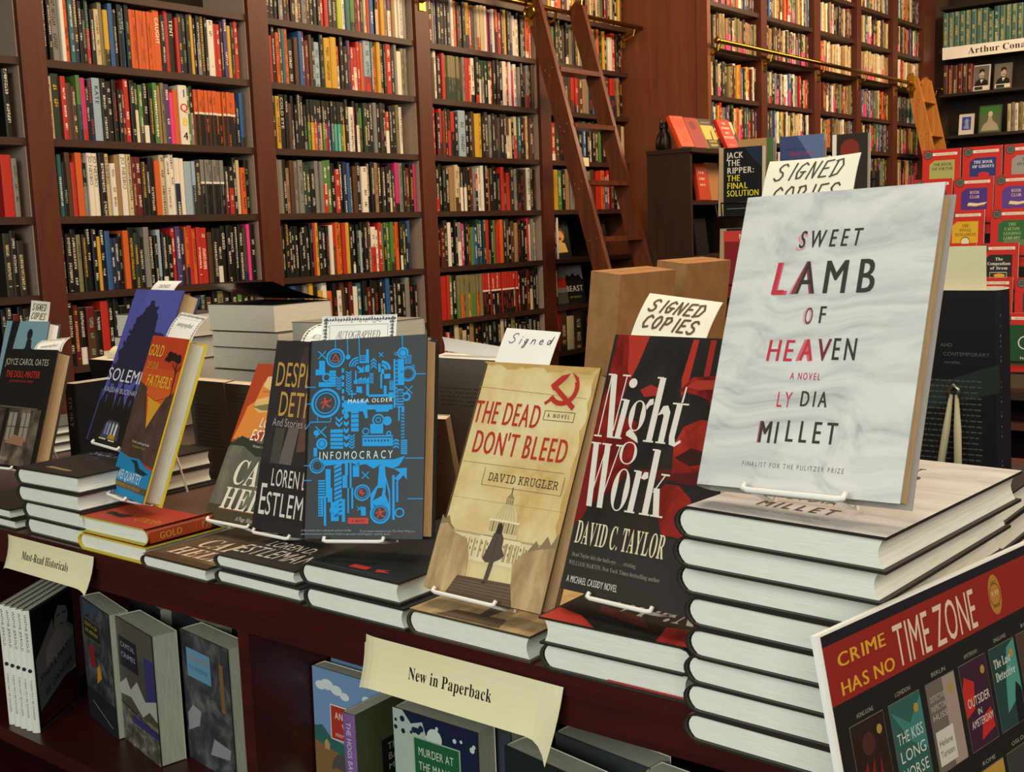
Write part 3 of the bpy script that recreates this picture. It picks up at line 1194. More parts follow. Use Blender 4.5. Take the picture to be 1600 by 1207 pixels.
CIRCUIT = (
    'rA1 34.9 208.4 11.3 2.3;rA1 34.9 208.4 7.7 1.1;rA1 25.1 155.8 17.4 2.9;rA1 25.1 155.8 12.6 1.3;rA1 119.8 185.7 8.9 1.6;rA1 119.8 185.7 6.5 0.8;rA1 113.3 210.2 6.5 6.5;rA1 49.8 208.6 2.9 2.9;rA1 25 186 5.2 1.8;rA1 118.4 159.6 5 2.2;rA1 125.1 193.9 2 0.9;rA1 105.7 209.5 2 0.9;rD2 113.3 210.2 4.5 0.7;lA1 1 34 229.4 34.4 219.5;lA1 1 48.2 229.6 49.5 210.9;lA1 1 61.9 230.4 63.3 209.7;lA1 1 111.9 231.9 112.8 216.6;lA1 1 128.7 185.1 140 184.9;lA1 1 1.7 175.3 12.7 175;lA1 1 0.9 155.7 7.9 155.5;lA1 1.2 14 217.4 23.5 208.1;lA1 1.2 14.4 208.3 23.2 217.2;lA1 1 116.2 171.8 125.3 162.8;lA1 1 116.5 162.9 125.1 171.6;lA1 1 85.8 211.9 90.9 206.8;lA1 1 86 206.9 90.8 211.8;pA1 15.9 194.7 23 194.5 22.5 205.8 15.4 206;pA1 11.8 189.1 23.4 188.9 23.1 195.6 11.6 195.9;pA1 28.9 174.7 36.8 174.6 36 193.7 28.1 193.8;pA1 16.1 175 28.9 174.7 28.6 180.3 15.8 180.6;pA1 63.4 200.7 74.6 200.4 74.3 209.7 63.1 210;pA1 71.3 200.5 74.4 200.5 73.9 216.5 70.7 216.6;pA1 104.4 147.7 106.6 147.7 105 203.3 102.8 203.4;pA1 108.4 173.1 115.7 172.9 114.8 203.1 107.6 203.3;pA1 116.1 197.5 123.3 197.3 123.1 207.4 115.8 207.6;pA1 85.7 189.2 88.5 189.1 88.1 199.2 85.3 199.3;pA1 89.1 186.9 92.4 186.8 92.2 193 88.9 193;pA1 88.5 170.2 90.7 170.1 90.2 186.9 88 186.9;pA1 76 176.5 80.5 176.5 80.1 188.2 75.6 188.3;pA1 92.6 181.2 99.9 181.1 99.7 186.7 92.4 186.8;pA1 92.7 161.2 96 161.1 95.6 173.4 92.3 173.4;pA1 99.1 167.7 103.6 167.6 103.3 178.8 98.8 178.9;pA1 72.5 162.7 75.9 162.6 75.5 176 72.1 176.1;pA1 74.8 161 100.5 160.5 100.4 163.3 74.7 163.8;pA1 109 150.9 115.7 150.8 115.2 168.5 108.6 168.6;pA1 110.1 132.2 111.8 132.2 111.3 149.2 109.6 149.3;pA1 114 132.1 116.7 132.1 116.3 149.1 113.5 149.2;pA1 98.3 158.9 103.8 158.8 103.6 165.4 98.1 165.5;pD2 28.2 190 36.2 189.8 36.1 190.3 28.2 190.5;pD2 28.4 186.6 36.3 186.5 36.3 186.9 28.4 187.1;pD2 28.5 183.3 36.4 183.1 36.4 183.5 28.5 183.7;pD2 28.7 179.9 36.6 179.7 36.5 180.2 28.6 180.3;pD2 28.8 176.5 36.7 176.3 36.7 176.8 28.8 177;pD2 64 207.7 70.5 207.5 70.4 208.7 64 208.8;pD2 64.1 205.4 70.5 205.3 70.5 206.4 64.1 206.6;pD2 64.2 203.2 70.6 203 70.6 204.1 64.2 204.3;pD2 108.6 165.6 115.3 165.5 115.3 166.8 108.6 167;pD2 108.7 162.3 115.4 162.2 115.3 163.5 108.7 163.6;pD2 108.8 159 115.5 158.9 115.4 160.2 108.8 160.3;pD2 108.9 155.7 115.6 155.5 115.5 156.9 108.9 157;pD2 109 152.4 115.7 152.2 115.6 153.6 109 153.7;pD2 117 198 117.3 198 117.1 207 116.8 207;pD2 117.8 198 118.1 198 117.9 207 117.5 207;pD2 118.5 198 118.9 198 118.6 206.9 118.3 207;pD2 119.3 198 119.7 198 119.4 206.9 119.1 206.9;pD2 120.1 197.9 120.4 197.9 120.2 206.9 119.9 206.9;pD2 120.9 197.9 121.2 197.9 121 206.9 120.7 206.9;pD2 121.7 197.9 122 197.9 121.8 206.9 121.4 206.9;pD2 122.4 197.9 122.8 197.9 122.6 206.9 122.2 206.9;pD2 99.4 177.6 102.7 177.5 102.7 178.2 99.4 178.3;pD2 99.5 175.8 102.8 175.8 102.8 176.4 99.4 176.5;pD2 99.5 174.1 102.8 174 102.8 174.7 99.5 174.7;pD2 99.6 172.3 102.9 172.2 102.9 172.9 99.5 172.9;pD2 99.6 170.5 102.9 170.4 102.9 171.1 99.6 171.2;pD2 99.7 168.7 103 168.6 1'
    '03 169.3 99.6 169.4;pD2 75.7 186.3 80.2 186.2 80.1 186.9 75.6 187;pD2 75.7 184.5 80.2 184.4 80.2 185.1 75.7 185.2;pD2 75.8 182.7 80.3 182.6 80.2 183.3 75.8 183.4;pD2 75.8 180.9 80.3 180.8 80.3 181.5 75.8 181.6;pD2 75.9 179.1 80.4 179 80.4 179.7 75.9 179.8;pD2 76 177.3 80.4 177.2 80.4 177.9 75.9 178;pA1 105.6 199.7 107.1 199.7 107.1 202.2 105.5 202.2;pA1 105.7 195.2 107.3 195.2 107.2 197.7 105.6 197.7;pA1 105.8 190.8 107.4 190.7 107.3 193.2 105.8 193.2;pA1 105.9 186.3 107.5 186.3 107.4 188.7 105.9 188.8;pA1 106.1 181.8 107.6 181.8 107.6 184.2 106 184.3;pA1 106.2 177.4 107.8 177.3 107.7 179.8 106.1 179.8;pA1 106.3 172.9 107.9 172.9 107.8 175.3 106.3 175.4;pA1 106.4 168.5 108 168.4 107.9 170.9 106.4 170.9;pA1 106.6 164 108.1 164 108.1 166.4 106.5 166.5;pA1 106.7 159.6 108.3 159.6 108.2 162 106.6 162;pA1 106.8 155.2 108.4 155.1 108.3 157.6 106.8 157.6;pA1 106.9 150.7 108.5 150.7 108.4 153.1 106.9 153.2;pA1 36.8 185.2 39.8 182.7 42.7 185.1 42.6 186.8 39.8 184.4 36.7 186.9;pA1 36.9 182.1 39.9 179.5 42.8 181.9 42.7 183.7 39.9 181.3 36.9 183.8;pA1 37 178.9 40.1 176.4 42.9 178.8 42.8 180.5 40 178.1 37 180.6;pA1 37.2 175.8 40.2 173.3 43 175.7 43 177.4 40.1 175 37.1 177.5;pA1 37.3 172.6 40.3 170.1 43.1 172.5 43.1 174.2 40.2 171.8 37.2 174.4;pA1 47.7 191.2 51.2 188.4 54.5 191 54.4 192.7 51.2 190.1 47.7 192.9;pA1 47.9 188 51.3 185.2 54.6 187.9 54.6 189.6 51.3 187 47.8 189.7;pA1 48 184.9 51.5 182.1 54.7 184.7 54.7 186.4 51.4 183.8 47.9 186.6;pA1 48.1 181.7 51.6 179 54.8 181.6 54.8 183.3 51.5 180.7 48 183.4;pA1 48.2 178.6 51.7 175.8 55 178.4 54.9 180.2 51.6 177.5 48.1 180.3;pA1 48.3 175.4 51.8 172.7 55.1 175.3 55 177 51.7 174.4 48.3 177.2;pA1 48.4 172.3 51.9 169.5 55.2 172.2 55.1 173.9 51.9 171.3 48.4 174;pA1 48.6 169.2 52 166.4 55.3 169 55.2 170.8 52 168.1 48.5 170.9;pA1 76.7 200.6 79.9 203.9 83.4 200.5 83.3 202.6 79.8 206 76.6 202.7;pA1 76.8 196.8 80 200.1 83.5 196.6 83.4 198.7 80 202.2 76.7 198.9;pA1 76.9 193 80.2 196.3 83.6 192.8 83.6 194.9 80.1 198.4 76.8 195.1;pA1 42.9 190.7 45.7 190.6 45.5 195.7 42.7 195.8;pA1 43.2 182.6 46 182.5 45.8 187.6 43 187.7;pA1 43.5 174.5 46.3 174.5 46.1 179.5 43.3 179.6;pA1 43.8 166.5 46.6 166.4 46.5 171.4 43.6 171.5;pA1 44.1 158.4 46.9 158.4 46.8 163.4 43.9 163.5;pA1 44.4 150.4 47.2 150.4 47.1 155.4 44.3 155.4;pA1 44.8 142.4 47.6 142.4 47.4 147.4 44.6 147.4;pA1 51.1 197.3 51.4 200.2 52.4 202.9 54.1 205.2 56.4 206.9 59.1 208 62 208.3 62.1 206.6 59.6 206.3 57.3 205.4 55.4 203.9 53.9 202 53 199.7 52.8 197.2;pA1 54 197.2 54.3 199.4 55 201.4 56.3 203 58 204.3 59.9 205.1 62.1 205.4 62.2 203.7 60.4 203.5 58.9 202.9 57.5 201.8 56.5 200.5 55.9 198.9 55.7 197.2;pA1 57 197.1 57.1 198.5 57.6 199.8 58.4 200.9 59.5 201.8 60.8 202.3 62.2 202.4 62.3 200.7 61.3 200.6 60.4 200.3 59.7 199.7 59.1 198.9 58.8 198.1 58.7 197.1;pA1 89.2 202.6 91.9 202.2 94.5 201 96.8 199.3 98.5 197 99.7 194.4 100.1 191.7 97.2 191.7 96.9 193.7 96.1 195.6 94.8 197.3 93.1 198.5 91.3 199.4 89.2 199.7;pA1 89.3 198.6 91 198.4 92.7 197.7 94.1 196.6 95.2 195.1 95.9 193.5 96.'
    '2 191.8 93.3 191.8 93.1 192.8 92.7 193.7 92.1 194.5 91.3 195.2 90.4 195.6 89.4 195.7;pA1 61.5 189.7 68.8 189.6 68.5 198.6 66.4 194.1 61.8 198.2 60.2 195.9 64.2 192.1;pA1 69.9 190.1 75.5 190 75.3 198.4 71.9 198.5 69.8 195.2;pA1 57.5 176.9 75.4 176.6 75.2 184.4 71.3 181.7 71.2 184.5 66.9 181.8 66.8 184.6 60.7 181.3 60.3 192 58.6 192 59 181.4 57.3 180.8;pD2 61.6 180.5 62.7 180.5 62.7 181.3 61.6 181.3;pD2 61.7 179 62.8 178.9 62.8 179.7 61.7 179.7;pD2 61.7 177.4 62.9 177.4 62.8 178.2 61.7 178.2;pD2 64.1 180.5 65.2 180.5 65.2 181.2 64.1 181.3;pD2 64.1 178.9 65.3 178.9 65.2 179.7 64.1 179.7;pD2 64.2 177.3 65.3 177.3 65.3 178.1 64.2 178.1;pD2 66.6 180.4 67.7 180.4 67.7 181.2 66.5 181.2;pD2 66.6 178.9 67.7 178.8 67.7 179.6 66.6 179.6;pD2 66.7 177.3 67.8 177.3 67.8 178.1 66.6 178.1;pD2 69 180.4 70.2 180.4 70.1 181.1 69 181.2;pD2 69.1 178.8 70.2 178.8 70.2 179.6 69.1 179.6;pD2 69.1 177.2 70.3 177.2 70.2 178 69.1 178;pD2 71.5 180.3 72.6 180.3 72.6 181.1 71.5 181.1;pD2 71.6 178.8 72.7 178.7 72.6 179.5 71.5 179.5;pD2 71.6 177.2 72.7 177.2 72.7 178 71.6 178;pA1 60.1 167.4 68 165.6 67.1 173.4 64.3 173.4 60.4 174.1 61.1 170.7;lA1 1.6 51.2 165.3 60.7 165.1;lA1 1.6 55.7 169.7 56.1 160.8;pQ1 30.5 204.5 40.1 204.3 34.6 214;pD2 32.1 205.5 38.2 205.4 34.7 211.8;pQ2 22.7 161.6 23 159.8 24.9 159.1 25.9 160.9 24.3 162.5;pQ2 23.2 155.6 25.5 155.1 27.9 156.2 26.9 158.6 23.9 159.4;pQ2 27.4 157.3 31.5 157.7 32 160.8 31.1 161.2 30.6 159 26.9 158.6;pQ2 24.5 157.4 21.2 156.1 20.3 155 19.2 155.4 19.8 157 23.9 158.9;pQ2 23.9 154.9 27.2 151.7 31.1 150.6 31.7 151.9 28.5 153.3 25.5 155.6;pQ2 21.5 152.5 20.8 149 22.4 148.9 24.2 154.7 23.2 155.8;pQ2 90.4 33.8 90.7 32.2 92.3 31.6 93.2 33.2 91.8 34.5;pQ2 90.8 28.5 92.8 28.1 95 29.1 94.1 31.2 91.4 31.8;pQ2 94.5 30 98.1 30.4 98.6 33.1 97.8 33.5 97.4 31.6 94.1 31.2;pQ2 91.9 30.1 89 28.9 88.2 27.9 87.2 28.3 87.7 29.7 91.4 31.4;pQ2 91.4 27.9 94.3 25.2 97.7 24.2 98.3 25.3 95.4 26.5 92.8 28.5;pQ2 89.3 25.8 88.6 22.7 90 22.7 91.6 27.7 90.8 28.7;rA1 71.2 52 9.4 1.8;rA1 71.2 52 6.5 0.9;rA1 92.3 28.7 11.7 2.5;rA1 92.3 28.7 8.3 1.1;rA1 114.1 29.4 5.4 1.6;rA1 22.2 108.6 6.7 6.7;rA1 87.2 134.2 7 1.8;rA1 87.2 134.2 3.3 1.1;rA1 97.4 132.8 5.2 5.2;rA1 17.7 83.5 9.2 1.7;rA1 17.7 83.5 6.3 0.9;rA1 15.1 121.6 3.2 3.2;rA1 73.2 121.6 4.1 1.3;rA1 39.6 32.6 5.4 2.2;rA1 99.7 118.5 2.9 1.5;rD2 22.2 108.6 4.1 0.7;lA1 1 1.9 83.7 9.7 83.6;lA1 1 1.2 66.6 11.6 66.5;lA1 1 118.8 90.1 139.7 89.9;lA1 1 122.7 44.8 139.9 44.7;lA1 1 1.9 125.5 8 134.2;lA1 1 8 134.2 31.5 133.8;lA1 1 31.5 133.8 32.2 138.8;lA1 1 16.1 134.1 15.9 140;lA1 1.4 14.1 128.8 27.3 116.1;lA1 1.4 14.6 116.2 26.8 128.6;lA1 1.2 70 75.7 78.3 67.7;lA1 1.2 70.2 67.8 78 75.6;lA1 1 65.8 36.7 71.1 31.7;lA1 1 66 31.7 71 36.6;pA1 56.1 121.9 65 121.7 64.2 146.6 55.2 146.7;pA1 32.7 102.6 47.6 102.4 46.7 124.8 31.8 125;pA1 20.2 47 28.5 46.9 27.7 66.7 19.4 66.8;pA1 29.1 46.9 35 46.9 33.7 79.3 27.7 79.4;pA1 48.4 57.6 53.9 57.5 53.4 71.9 47.8 72;pA1 59.9 70 67.2 70 66.8 82.6 59.4 82.7;pA1 70.6 26.2 76.1 26.1 75.7 35.9 70.2'
    ' 35.9;pA1 78.5 118.8 93.2 118.6 92.9 129.5 78.1 129.8;pA1 69.7 104.7 104.7 104.2 104.3 116.6 69.3 117.1;pA1 114.1 94.7 121 94.6 120.6 110.9 113.6 111;pA1 114 112.8 117.3 112.8 116.4 144.7 113.1 144.8;pA1 21.1 25.5 26.7 25.5 25.8 47 20.2 47;pA1 28 14.8 30.8 14.8 29.4 48.7 26.6 48.8;pA1 31.5 41.5 37 41.5 36.4 57.7 30.9 57.7;pA1 36.1 20.1 45.2 20.1 44.4 41.5 35.2 41.5;pA1 48.9 19.2 52.6 19.1 51.6 45 47.9 45;pA1 13 94.1 17.3 94.1 16.8 104.1 12.5 104.2;pA1 106.1 21.5 108.9 21.5 107.4 71.4 104.7 71.4;pA1 110.1 41 112.3 41 111.6 64.2 109.5 64.2;pA1 108 147.6 114.5 147.5 113.9 167.8 107.5 167.9;pA1 46.8 146.9 73.8 146.4 73.5 157.5 46.4 158;pA1 73.8 146.4 103.5 145.9 103.3 151.4 73.6 151.9;pA1 50.6 71.9 54.3 71.9 53.7 86.4 50 86.4;pA1 56.7 57.5 58.9 57.5 57.8 86.3 55.6 86.3;pA1 55 28.9 56.8 28.9 55.7 57.5 53.9 57.5;pA1 59.3 34.2 61.5 34.2 60.7 57.4 58.5 57.5;pA1 64.9 82.6 66.8 82.6 66.7 86.2 64.8 86.2;pD2 55.4 141.7 64.3 141.6 64.3 142.5 55.4 142.7;pD2 55.6 136.6 64.5 136.4 64.5 137.3 55.6 137.5;pD2 55.8 131.4 64.7 131.3 64.7 132.2 55.7 132.3;pD2 56 126.3 64.9 126.1 64.9 127 55.9 127.2;pD2 32 119.8 46.9 119.6 46.9 120.7 32 120.9;pD2 32.2 115.1 47.1 114.9 47.1 116 32.2 116.2;pD2 32.4 110.3 47.3 110.1 47.2 111.2 32.4 111.4;pD2 32.6 105.6 47.5 105.4 47.4 106.4 32.6 106.7;pD2 19.5 63.9 27.8 63.9 27.8 64.9 19.4 65;pD2 19.6 60.9 28 60.8 27.9 61.9 19.6 61.9;pD2 19.8 57.8 28.1 57.7 28 58.8 19.7 58.9;pD2 19.9 54.7 28.2 54.7 28.2 55.7 19.8 55.8;pD2 20 51.7 28.3 51.6 28.3 52.7 20 52.8;pD2 20.2 48.6 28.5 48.6 28.4 49.6 20.1 49.7;pD2 69.7 114.2 104 113.7 104 114.8 69.7 115.3;pD2 69.7 114.2 104 113.7 104 114.8 69.7 115.3;pD2 69.7 114.2 104 113.7 104 114.8 69.7 115.3;pD2 69.7 114.2 104 113.7 104 114.8 69.7 115.3;pD2 69.7 114.2 104 113.7 104 114.8 69.7 115.3;pD2 69.7 114.2 104 113.7 104 114.8 69.7 115.3;pD2 72.3 109.8 74.1 109.7 74.1 111.9 72.2 111.9;pD2 76 109.7 77.8 109.7 77.8 111.9 75.9 111.9;pD2 79.7 109.7 81.5 109.6 81.5 111.8 79.6 111.8;pD2 83.4 109.6 85.2 109.6 85.1 111.8 83.3 111.8;pD2 87.1 109.5 88.9 109.5 88.8 111.7 87 111.7;pD2 90.7 109.5 92.6 109.5 92.5 111.7 90.7 111.7;pD2 94.4 109.4 96.3 109.4 96.2 111.6 94.4 111.6;pD2 98.1 109.4 99.9 109.4 99.9 111.6 98 111.6;pD2 107.6 164 114 163.9 114 165 107.5 165.1;pD2 107.7 161.1 114.1 161 114.1 162.1 107.6 162.2;pD2 107.7 158.1 114.2 158 114.2 159.1 107.7 159.2;pD2 107.8 155.2 114.3 155.1 114.3 156.2 107.8 156.3;pD2 107.9 152.2 114.4 152.1 114.3 153.2 107.9 153.3;pD2 108 149.3 114.4 149.2 114.4 150.3 108 150.4;pD2 113.6 139.8 116.2 139.8 116.1 142 113.5 142;pD2 113.7 136.2 116.3 136.1 116.2 138.3 113.6 138.4;pD2 113.8 132.5 116.4 132.5 116.3 134.6 113.7 134.7;pD2 113.9 128.8 116.5 128.8 116.4 131 113.8 131;pD2 114 125.2 116.6 125.1 116.5 127.3 113.9 127.4;pD2 114.1 121.5 116.7 121.5 116.6 123.7 114 123.7;pD2 114.2 117.9 116.8 117.9 116.7 120 114.1 120.1;pD2 114.3 114.3 116.9 114.2 116.8 116.4 114.2 116.4;pD2 114.4 108.4 120.1 108.4 120.1 109.1 114.4 109.2;pD2 114.5 106.1 120.2 106 120.2 106.7 114.5 106.8;pD2 114.6 10'
    '3.7 120.2 103.6 120.2 104.4 114.6 104.5;pD2 114.6 101.4 120.3 101.3 120.3 102 114.6 102.1;pD2 114.7 99 120.4 98.9 120.3 99.7 114.7 99.7;pD2 114.8 96.7 120.4 96.6 120.4 97.3 114.7 97.4;pD2 20.7 44.5 24 44.5 24 45.5 20.7 45.6;pD2 20.8 41.6 24.1 41.6 24.1 42.7 20.8 42.7;pD2 20.9 38.8 24.3 38.7 24.2 39.8 20.9 39.8;pD2 21.1 35.9 24.4 35.9 24.3 36.9 21 37;pD2 21.2 33 24.5 33 24.5 34.1 21.1 34.1;pD2 21.3 30.2 24.6 30.2 24.6 31.2 21.3 31.2;pD2 21.4 27.3 24.8 27.3 24.7 28.4 21.4 28.4;pA1 37.5 136.9 41.8 132.7 45.7 136.7 45.6 139.8 41.7 135.8 37.4 139.9;pA1 37.7 131.3 42 127.2 45.9 131.2 45.8 134.2 41.9 130.3 37.6 134.4;pA1 46.6 146.9 49.7 143.9 52.6 146.8 52.4 151.2 49.6 148.3 46.5 151.4;pA1 46.9 138.7 50 135.7 52.9 138.6 52.7 143.1 49.9 140.2 46.8 143.2;pA1 47.3 130.6 50.3 127.6 53.2 130.5 53 135 50.2 132.1 47.1 135.1;pA1 47.6 122.5 50.6 119.6 53.5 122.5 53.3 126.9 50.5 124 47.4 127;pA1 47.9 114.5 50.9 111.5 53.8 114.4 53.6 118.8 50.8 115.9 47.7 118.9;pA1 48.2 106.4 51.2 103.5 54.1 106.4 53.9 110.8 51.1 107.9 48 110.9;pA1 53.9 117.3 57.3 114.7 60.6 117.2 60.5 119 57.3 116.5 53.8 119.1;pA1 54 114 57.4 111.4 60.7 113.9 60.6 115.7 57.4 113.2 53.9 115.8;pA1 54.1 110.7 57.6 108.1 60.8 110.6 60.7 112.5 57.5 109.9 54.1 112.5;pA1 54.3 107.5 57.7 104.9 60.9 107.4 60.9 109.2 57.6 106.7 54.2 109.3;pA1 54.4 104.2 57.8 101.6 61 104.1 61 105.9 57.7 103.4 54.3 106;pA1 104.9 108.4 108.2 110.2 111.5 108.3 111.5 110.3 108.1 112.2 104.9 110.4;pA1 105 104.8 108.3 106.5 111.6 104.7 111.6 106.7 108.2 108.5 105 106.8;pA1 105.1 101.1 108.4 102.9 111.7 101 111.7 103 108.3 104.9 105.1 103.1;pA1 20.2 90 106.9 89 118.7 92.8 112.6 82.1 105.4 78.6 90.6 83.2 83.4 78.8 74.1 84.3 64.9 82.6 57.4 86.3 28 83;pA1 37.6 82.7 46.3 86.6 46.5 83 37.8 79.1;pA1 37.8 77.7 46.5 81.6 46.7 77.9 38 74.1;pA1 38 72.6 46.7 76.5 46.9 72.9 38.2 69;pA1 38.2 67.5 46.9 71.4 47.1 67.8 38.4 63.9;pA1 38.4 62.5 47.1 66.4 47.3 62.8 38.6 58.9;pA1 38.6 57.5 47.3 61.3 47.4 57.7 38.8 53.9;pA1 38.8 52.4 47.5 56.3 47.6 52.7 39 48.8;pA1 39 47.4 47.7 51.3 47.8 47.7 39.2 43.8;pA1 39.2 42.4 47.9 46.3 48 42.7 39.4 38.8;pA1 39.4 37.4 48.1 41.3 48.2 37.7 39.6 33.8;pA1 39.6 32.4 48.3 36.2 48.4 32.7 39.8 28.8;pA1 39.8 27.4 48.5 31.3 48.6 27.7 40 23.8;pA1 89.7 82.3 96.2 82.3 97.4 71.5 95.6 40.2 81.3 34.1 80.7 50.1 88.6 60.8;pA1 97.4 71.5 102.9 53.5 104.1 30.4 98.4 37.5 95.6 40.2;pD2 83.7 43 93.5 48.2 95.1 57.1 88.7 57.2;pD2 98.2 64.3 101.7 48.2 102 39.3 97.5 50;pA1 106.3 78.6 120.9 79.3 121.2 65.8 117.5 71.3 111.3 64.2 107.5 67.8 113.7 74;pQ2 67.8 54.7 71.8 55.6 70.8 52.3 74.8 52.3 69.9 46.6 71.2 50.6 68.3 50.6;pQ1 55.9 17.2 79.3 17.1 79 23.8 55.7 23.9;pA1 48 150.5 73.7 150.1 75.1 137.2 72.3 136.3 69.3 144.6 51.6 144.9 51.8 137.6 48 141.3;pA1 81.1 149.9 103 149.6 98 143.2 85.1 143.4'
)

# ------------------------------------------------------------------ the display table
TT = 0.905      # table top
YF = 0.80       # its front edge
r = thing('display_table', 'dark mahogany display table with open shelving under its top', 'table', (-2.6, YF, 0))
m = MB()
m.box(0, 2.355, 0, 1.15, TT - .022, TT, WOOD_TABLE)
m.build('tabletop', r)
m = MB()
m.box(0, 2.355, .004, .026, .853, TT - .022, WOOD_TABLE)
m.build('front_rail', r)
for x0 in (0.0, 1.531, 2.335):
    m = MB()
    m.box(x0, x0 + .02, .006, 1.14, .0, .853, WOOD_TABLE)
    m.build('upright', r)
for z in (.59, .30, .05):
    for xa, xb in ((.02, 1.531), (1.551, 2.335)):
        m = MB()
        m.box(xa, xb, .002, .56, z - .022, z, WOOD_TABLE)
        m.build('shelf', r)
m = MB()
m.box(.02, 2.335, .56, .575, .0, .853, WOOD_CASE)
m.build('back_panel', r)


def table_sign(label, x0, x1, z0, z1, words, x, z, cap, wd, curl_l, curl_r, dip):
    o = thing('paper_sign', label, 'sign', (x0, YF, z0), group='cream paper signs on the table front')
    W, H = (x1 - x0) * 1000, (z1 - z0) * 1000

    def f(px, pz, l):
        u = px / W
        k = 1 - pz / H
        y = -.0045 - .012 * k * k
        sag = 0.0
        if u < .1:
            y += curl_l * ((.1 - u) / .1) ** 2
            sag -= .004 * ((.1 - u) / .1) ** 2 * (0.3 + k)
        if u > .86:
            y -= curl_r * ((u - .86) / .14) ** 2 * k
            sag -= dip * ((u - .86) / .14) ** 2 * k
        return (px / 1000, y - .00015 * l, pz / 1000 + sag)
    m = MB()
    nx, nz = 28, 5
    for i in range(nx):
        for j in range(nz):
            a, b, c, d = W * i / nx, W * (i + 1) / nx, H * j / nz, H * (j + 1) / nz
            m.poly([f(a, c, 0), f(b, c, 0), f(b, d, 0), f(a, d, 0)], PAPER_WARM)
            m.poly([f(a, c, -3), f(a, d, -3), f(b, d, -3), f(b, c, -3)], PAPER_WARM)
    Art(m, f).text(words, x, z, cap, '14110c', 2, wd=wd, style='serif')
    m.build('sheet', o)
    return o


table_sign('cream sign with black serif words hung over small paperbacks near the table centre', -.850, -.590, .842, .893, 'New in Paperback', 70, 19, 11.5, 108, .006, .02, .012)
table_sign('cream sign with black serif words at the table end, above white-spined paperbacks', -1.570, -1.345, .857, .901, 'Must-Read Historicals', 48, 16, 10.5, 118, .004, .006, .004)

# ---- cover designs -------------------------------------------------------------------
FUR = NT('printed_fur', 0.35, 0.4)
v = FUR.coord((1, 1, 1))
w1 = FUR.noise(v, 7, 2, .5, 0)
cmb = FUR.n('ShaderNodeVectorMath', operation='MULTIPLY_ADD')
FUR.l(v, cmb.inputs[0])
cmb.inputs[1].default_value = (22, 1, 120)
vm = FUR.n('ShaderNodeVectorMath', operation='SCALE')
cx = FUR.n('ShaderNodeCombineXYZ')
FUR.l(w1, cx.inputs[0])
FUR.l(w1, cx.inputs[2])
FUR.l(cx.outputs[0], vm.inputs[0])
vm.inputs['Scale'].default_value = 14.0
FUR.l(vm.outputs[0], cmb.inputs[2])
f2 = FUR.noise(cmb.outputs[0], .55, 4, .62, .3)
FUR.col(FUR.ramp(f2, [(.24, 'a3a2a4'), (.40, 'cbcacb'), (.55, 'dddcdb'), (.8, 'e9e8e5')]))
FUR = FUR.m


def ghost(A, s, x, z, cap, c, dx, wd, style='bold', shear=.06):
    A.text(s, x - dx, z, cap, c, 1, wd=wd, style=style, shear=shear)


def lamb_art(A, w, h):
    K, RD = '3a3836', 'c43a48'
    soft, soft2 = 'd9a3a6', 'cf6d76'
    A.text('S', 46.5, 177.5, 13, soft, 1, wd=8.5, style='bold', shear=.1)
    A.text('SWEET', 49.4, 179.5, 13, K, 2, wd=48, style='bold', shear=.08, track=.22)
    A.text('L', 33.6, 143.6, 25, 'd45563', 1, wd=13, style='bold', shear=.08)
    A.text('L', 33.0, 144.2, 24.5, RD, 2, wd=11, style='bold', shear=.08)
    A.text('A', 47.5, 144, 24.5, soft, 1, wd=20, style='bold', shear=.1)
    A.text('A', 49.5, 144.2, 24.5, '8a3f45', 2, wd=17.5, style='bold', shear=.06)
    A.text('A', 53.0, 144.2, 24.5, K, 3, wd=14.5, style='sans', shear=.0)
    A.text('M', 71.5, 144.2, 24.5, K, 2, wd=18, style='bold')
    A.text('B', 95.5, 144.2, 24.8, K, 2, wd=14, style='bold')
    A.text('O', 61.5, 121, 12.5, soft, 1, wd=6.5, style='bold')
    A.text('O', 63, 121.2, 12.5, '7a3a40', 2, wd=6, style='sans')
    A.text('F', 73, 122, 12.5, K, 2, wd=5.5, style='bold')
    A.text('HE', 38.4, 93.6, 15.8, RD, 2, wd=22, style='bold', shear=.04, track=.1)
    A.text('A', 61.5, 94, 15.8, soft2, 1, wd=11, style='bold')
    A.text('A', 64, 94.3, 15.8, RD, 2, wd=10, style='bold')
    A.text('V', 76, 94.6, 15.8, '7a3038', 2, wd=10, style='bold')
    A.text('EN', 86.5, 95.2, 15.8, K, 2, wd=19, style='bold', track=.16)
    A.text('A NOVEL', 59.7, 80.4, 5, 'b8434e', 2, wd=22.5, style='bold', track=.14)
    A.text('LY', 52.4, 60, 11, RD, 2, wd=12.5, style='sans', track=.12)
    A.text('DIA', 69.4, 61.2, 11, K, 2, wd=21.5, style='bold', track=.18)
    A.text('MI', 43, 33.6, 15.6, K, 2, wd=16, style='bold', track=.12)
    A.text('M', 41.8, 33.6, 15.6, '9a545a', 1, wd=10, style='sans')
    A.text('LLET', 62.5, 35.5, 15.2, K, 2, wd=39.5, style='bold', track=.2)
    A.text('FINALIST FOR THE PULITZER PRIZE', 34.6, 16.2, 3.4, '77736f', 2, wd=74, style='sans', track=.2)


PARCH = noisy('aged_parchment', [(.25, 'b98f52'), (.42, 'd8bd82'), (.6, 'e6d5a4'), (.8, 'eadcb2')], 14, (1, 1, 1), .42, 6, .4)
PARCH_EDGE = noisy('browned_parchment', [(.3, 'bb9150'), (.7, 'd2ad6c')], 30, (1, 1, 1), .45, 6, .4)
HEDGE = noisy('sepia_hedge', [(.25, '8f7656'), (.5, 'b59a70'), (.75, 'd2ba8a')], 40, (1.6, 1, .5), .45, 6, .6)
STEP = noisy('sepia_steps', [(.3, '54443a'), (.7, '7d6855')], 25, (.2, 1, 3), .45)


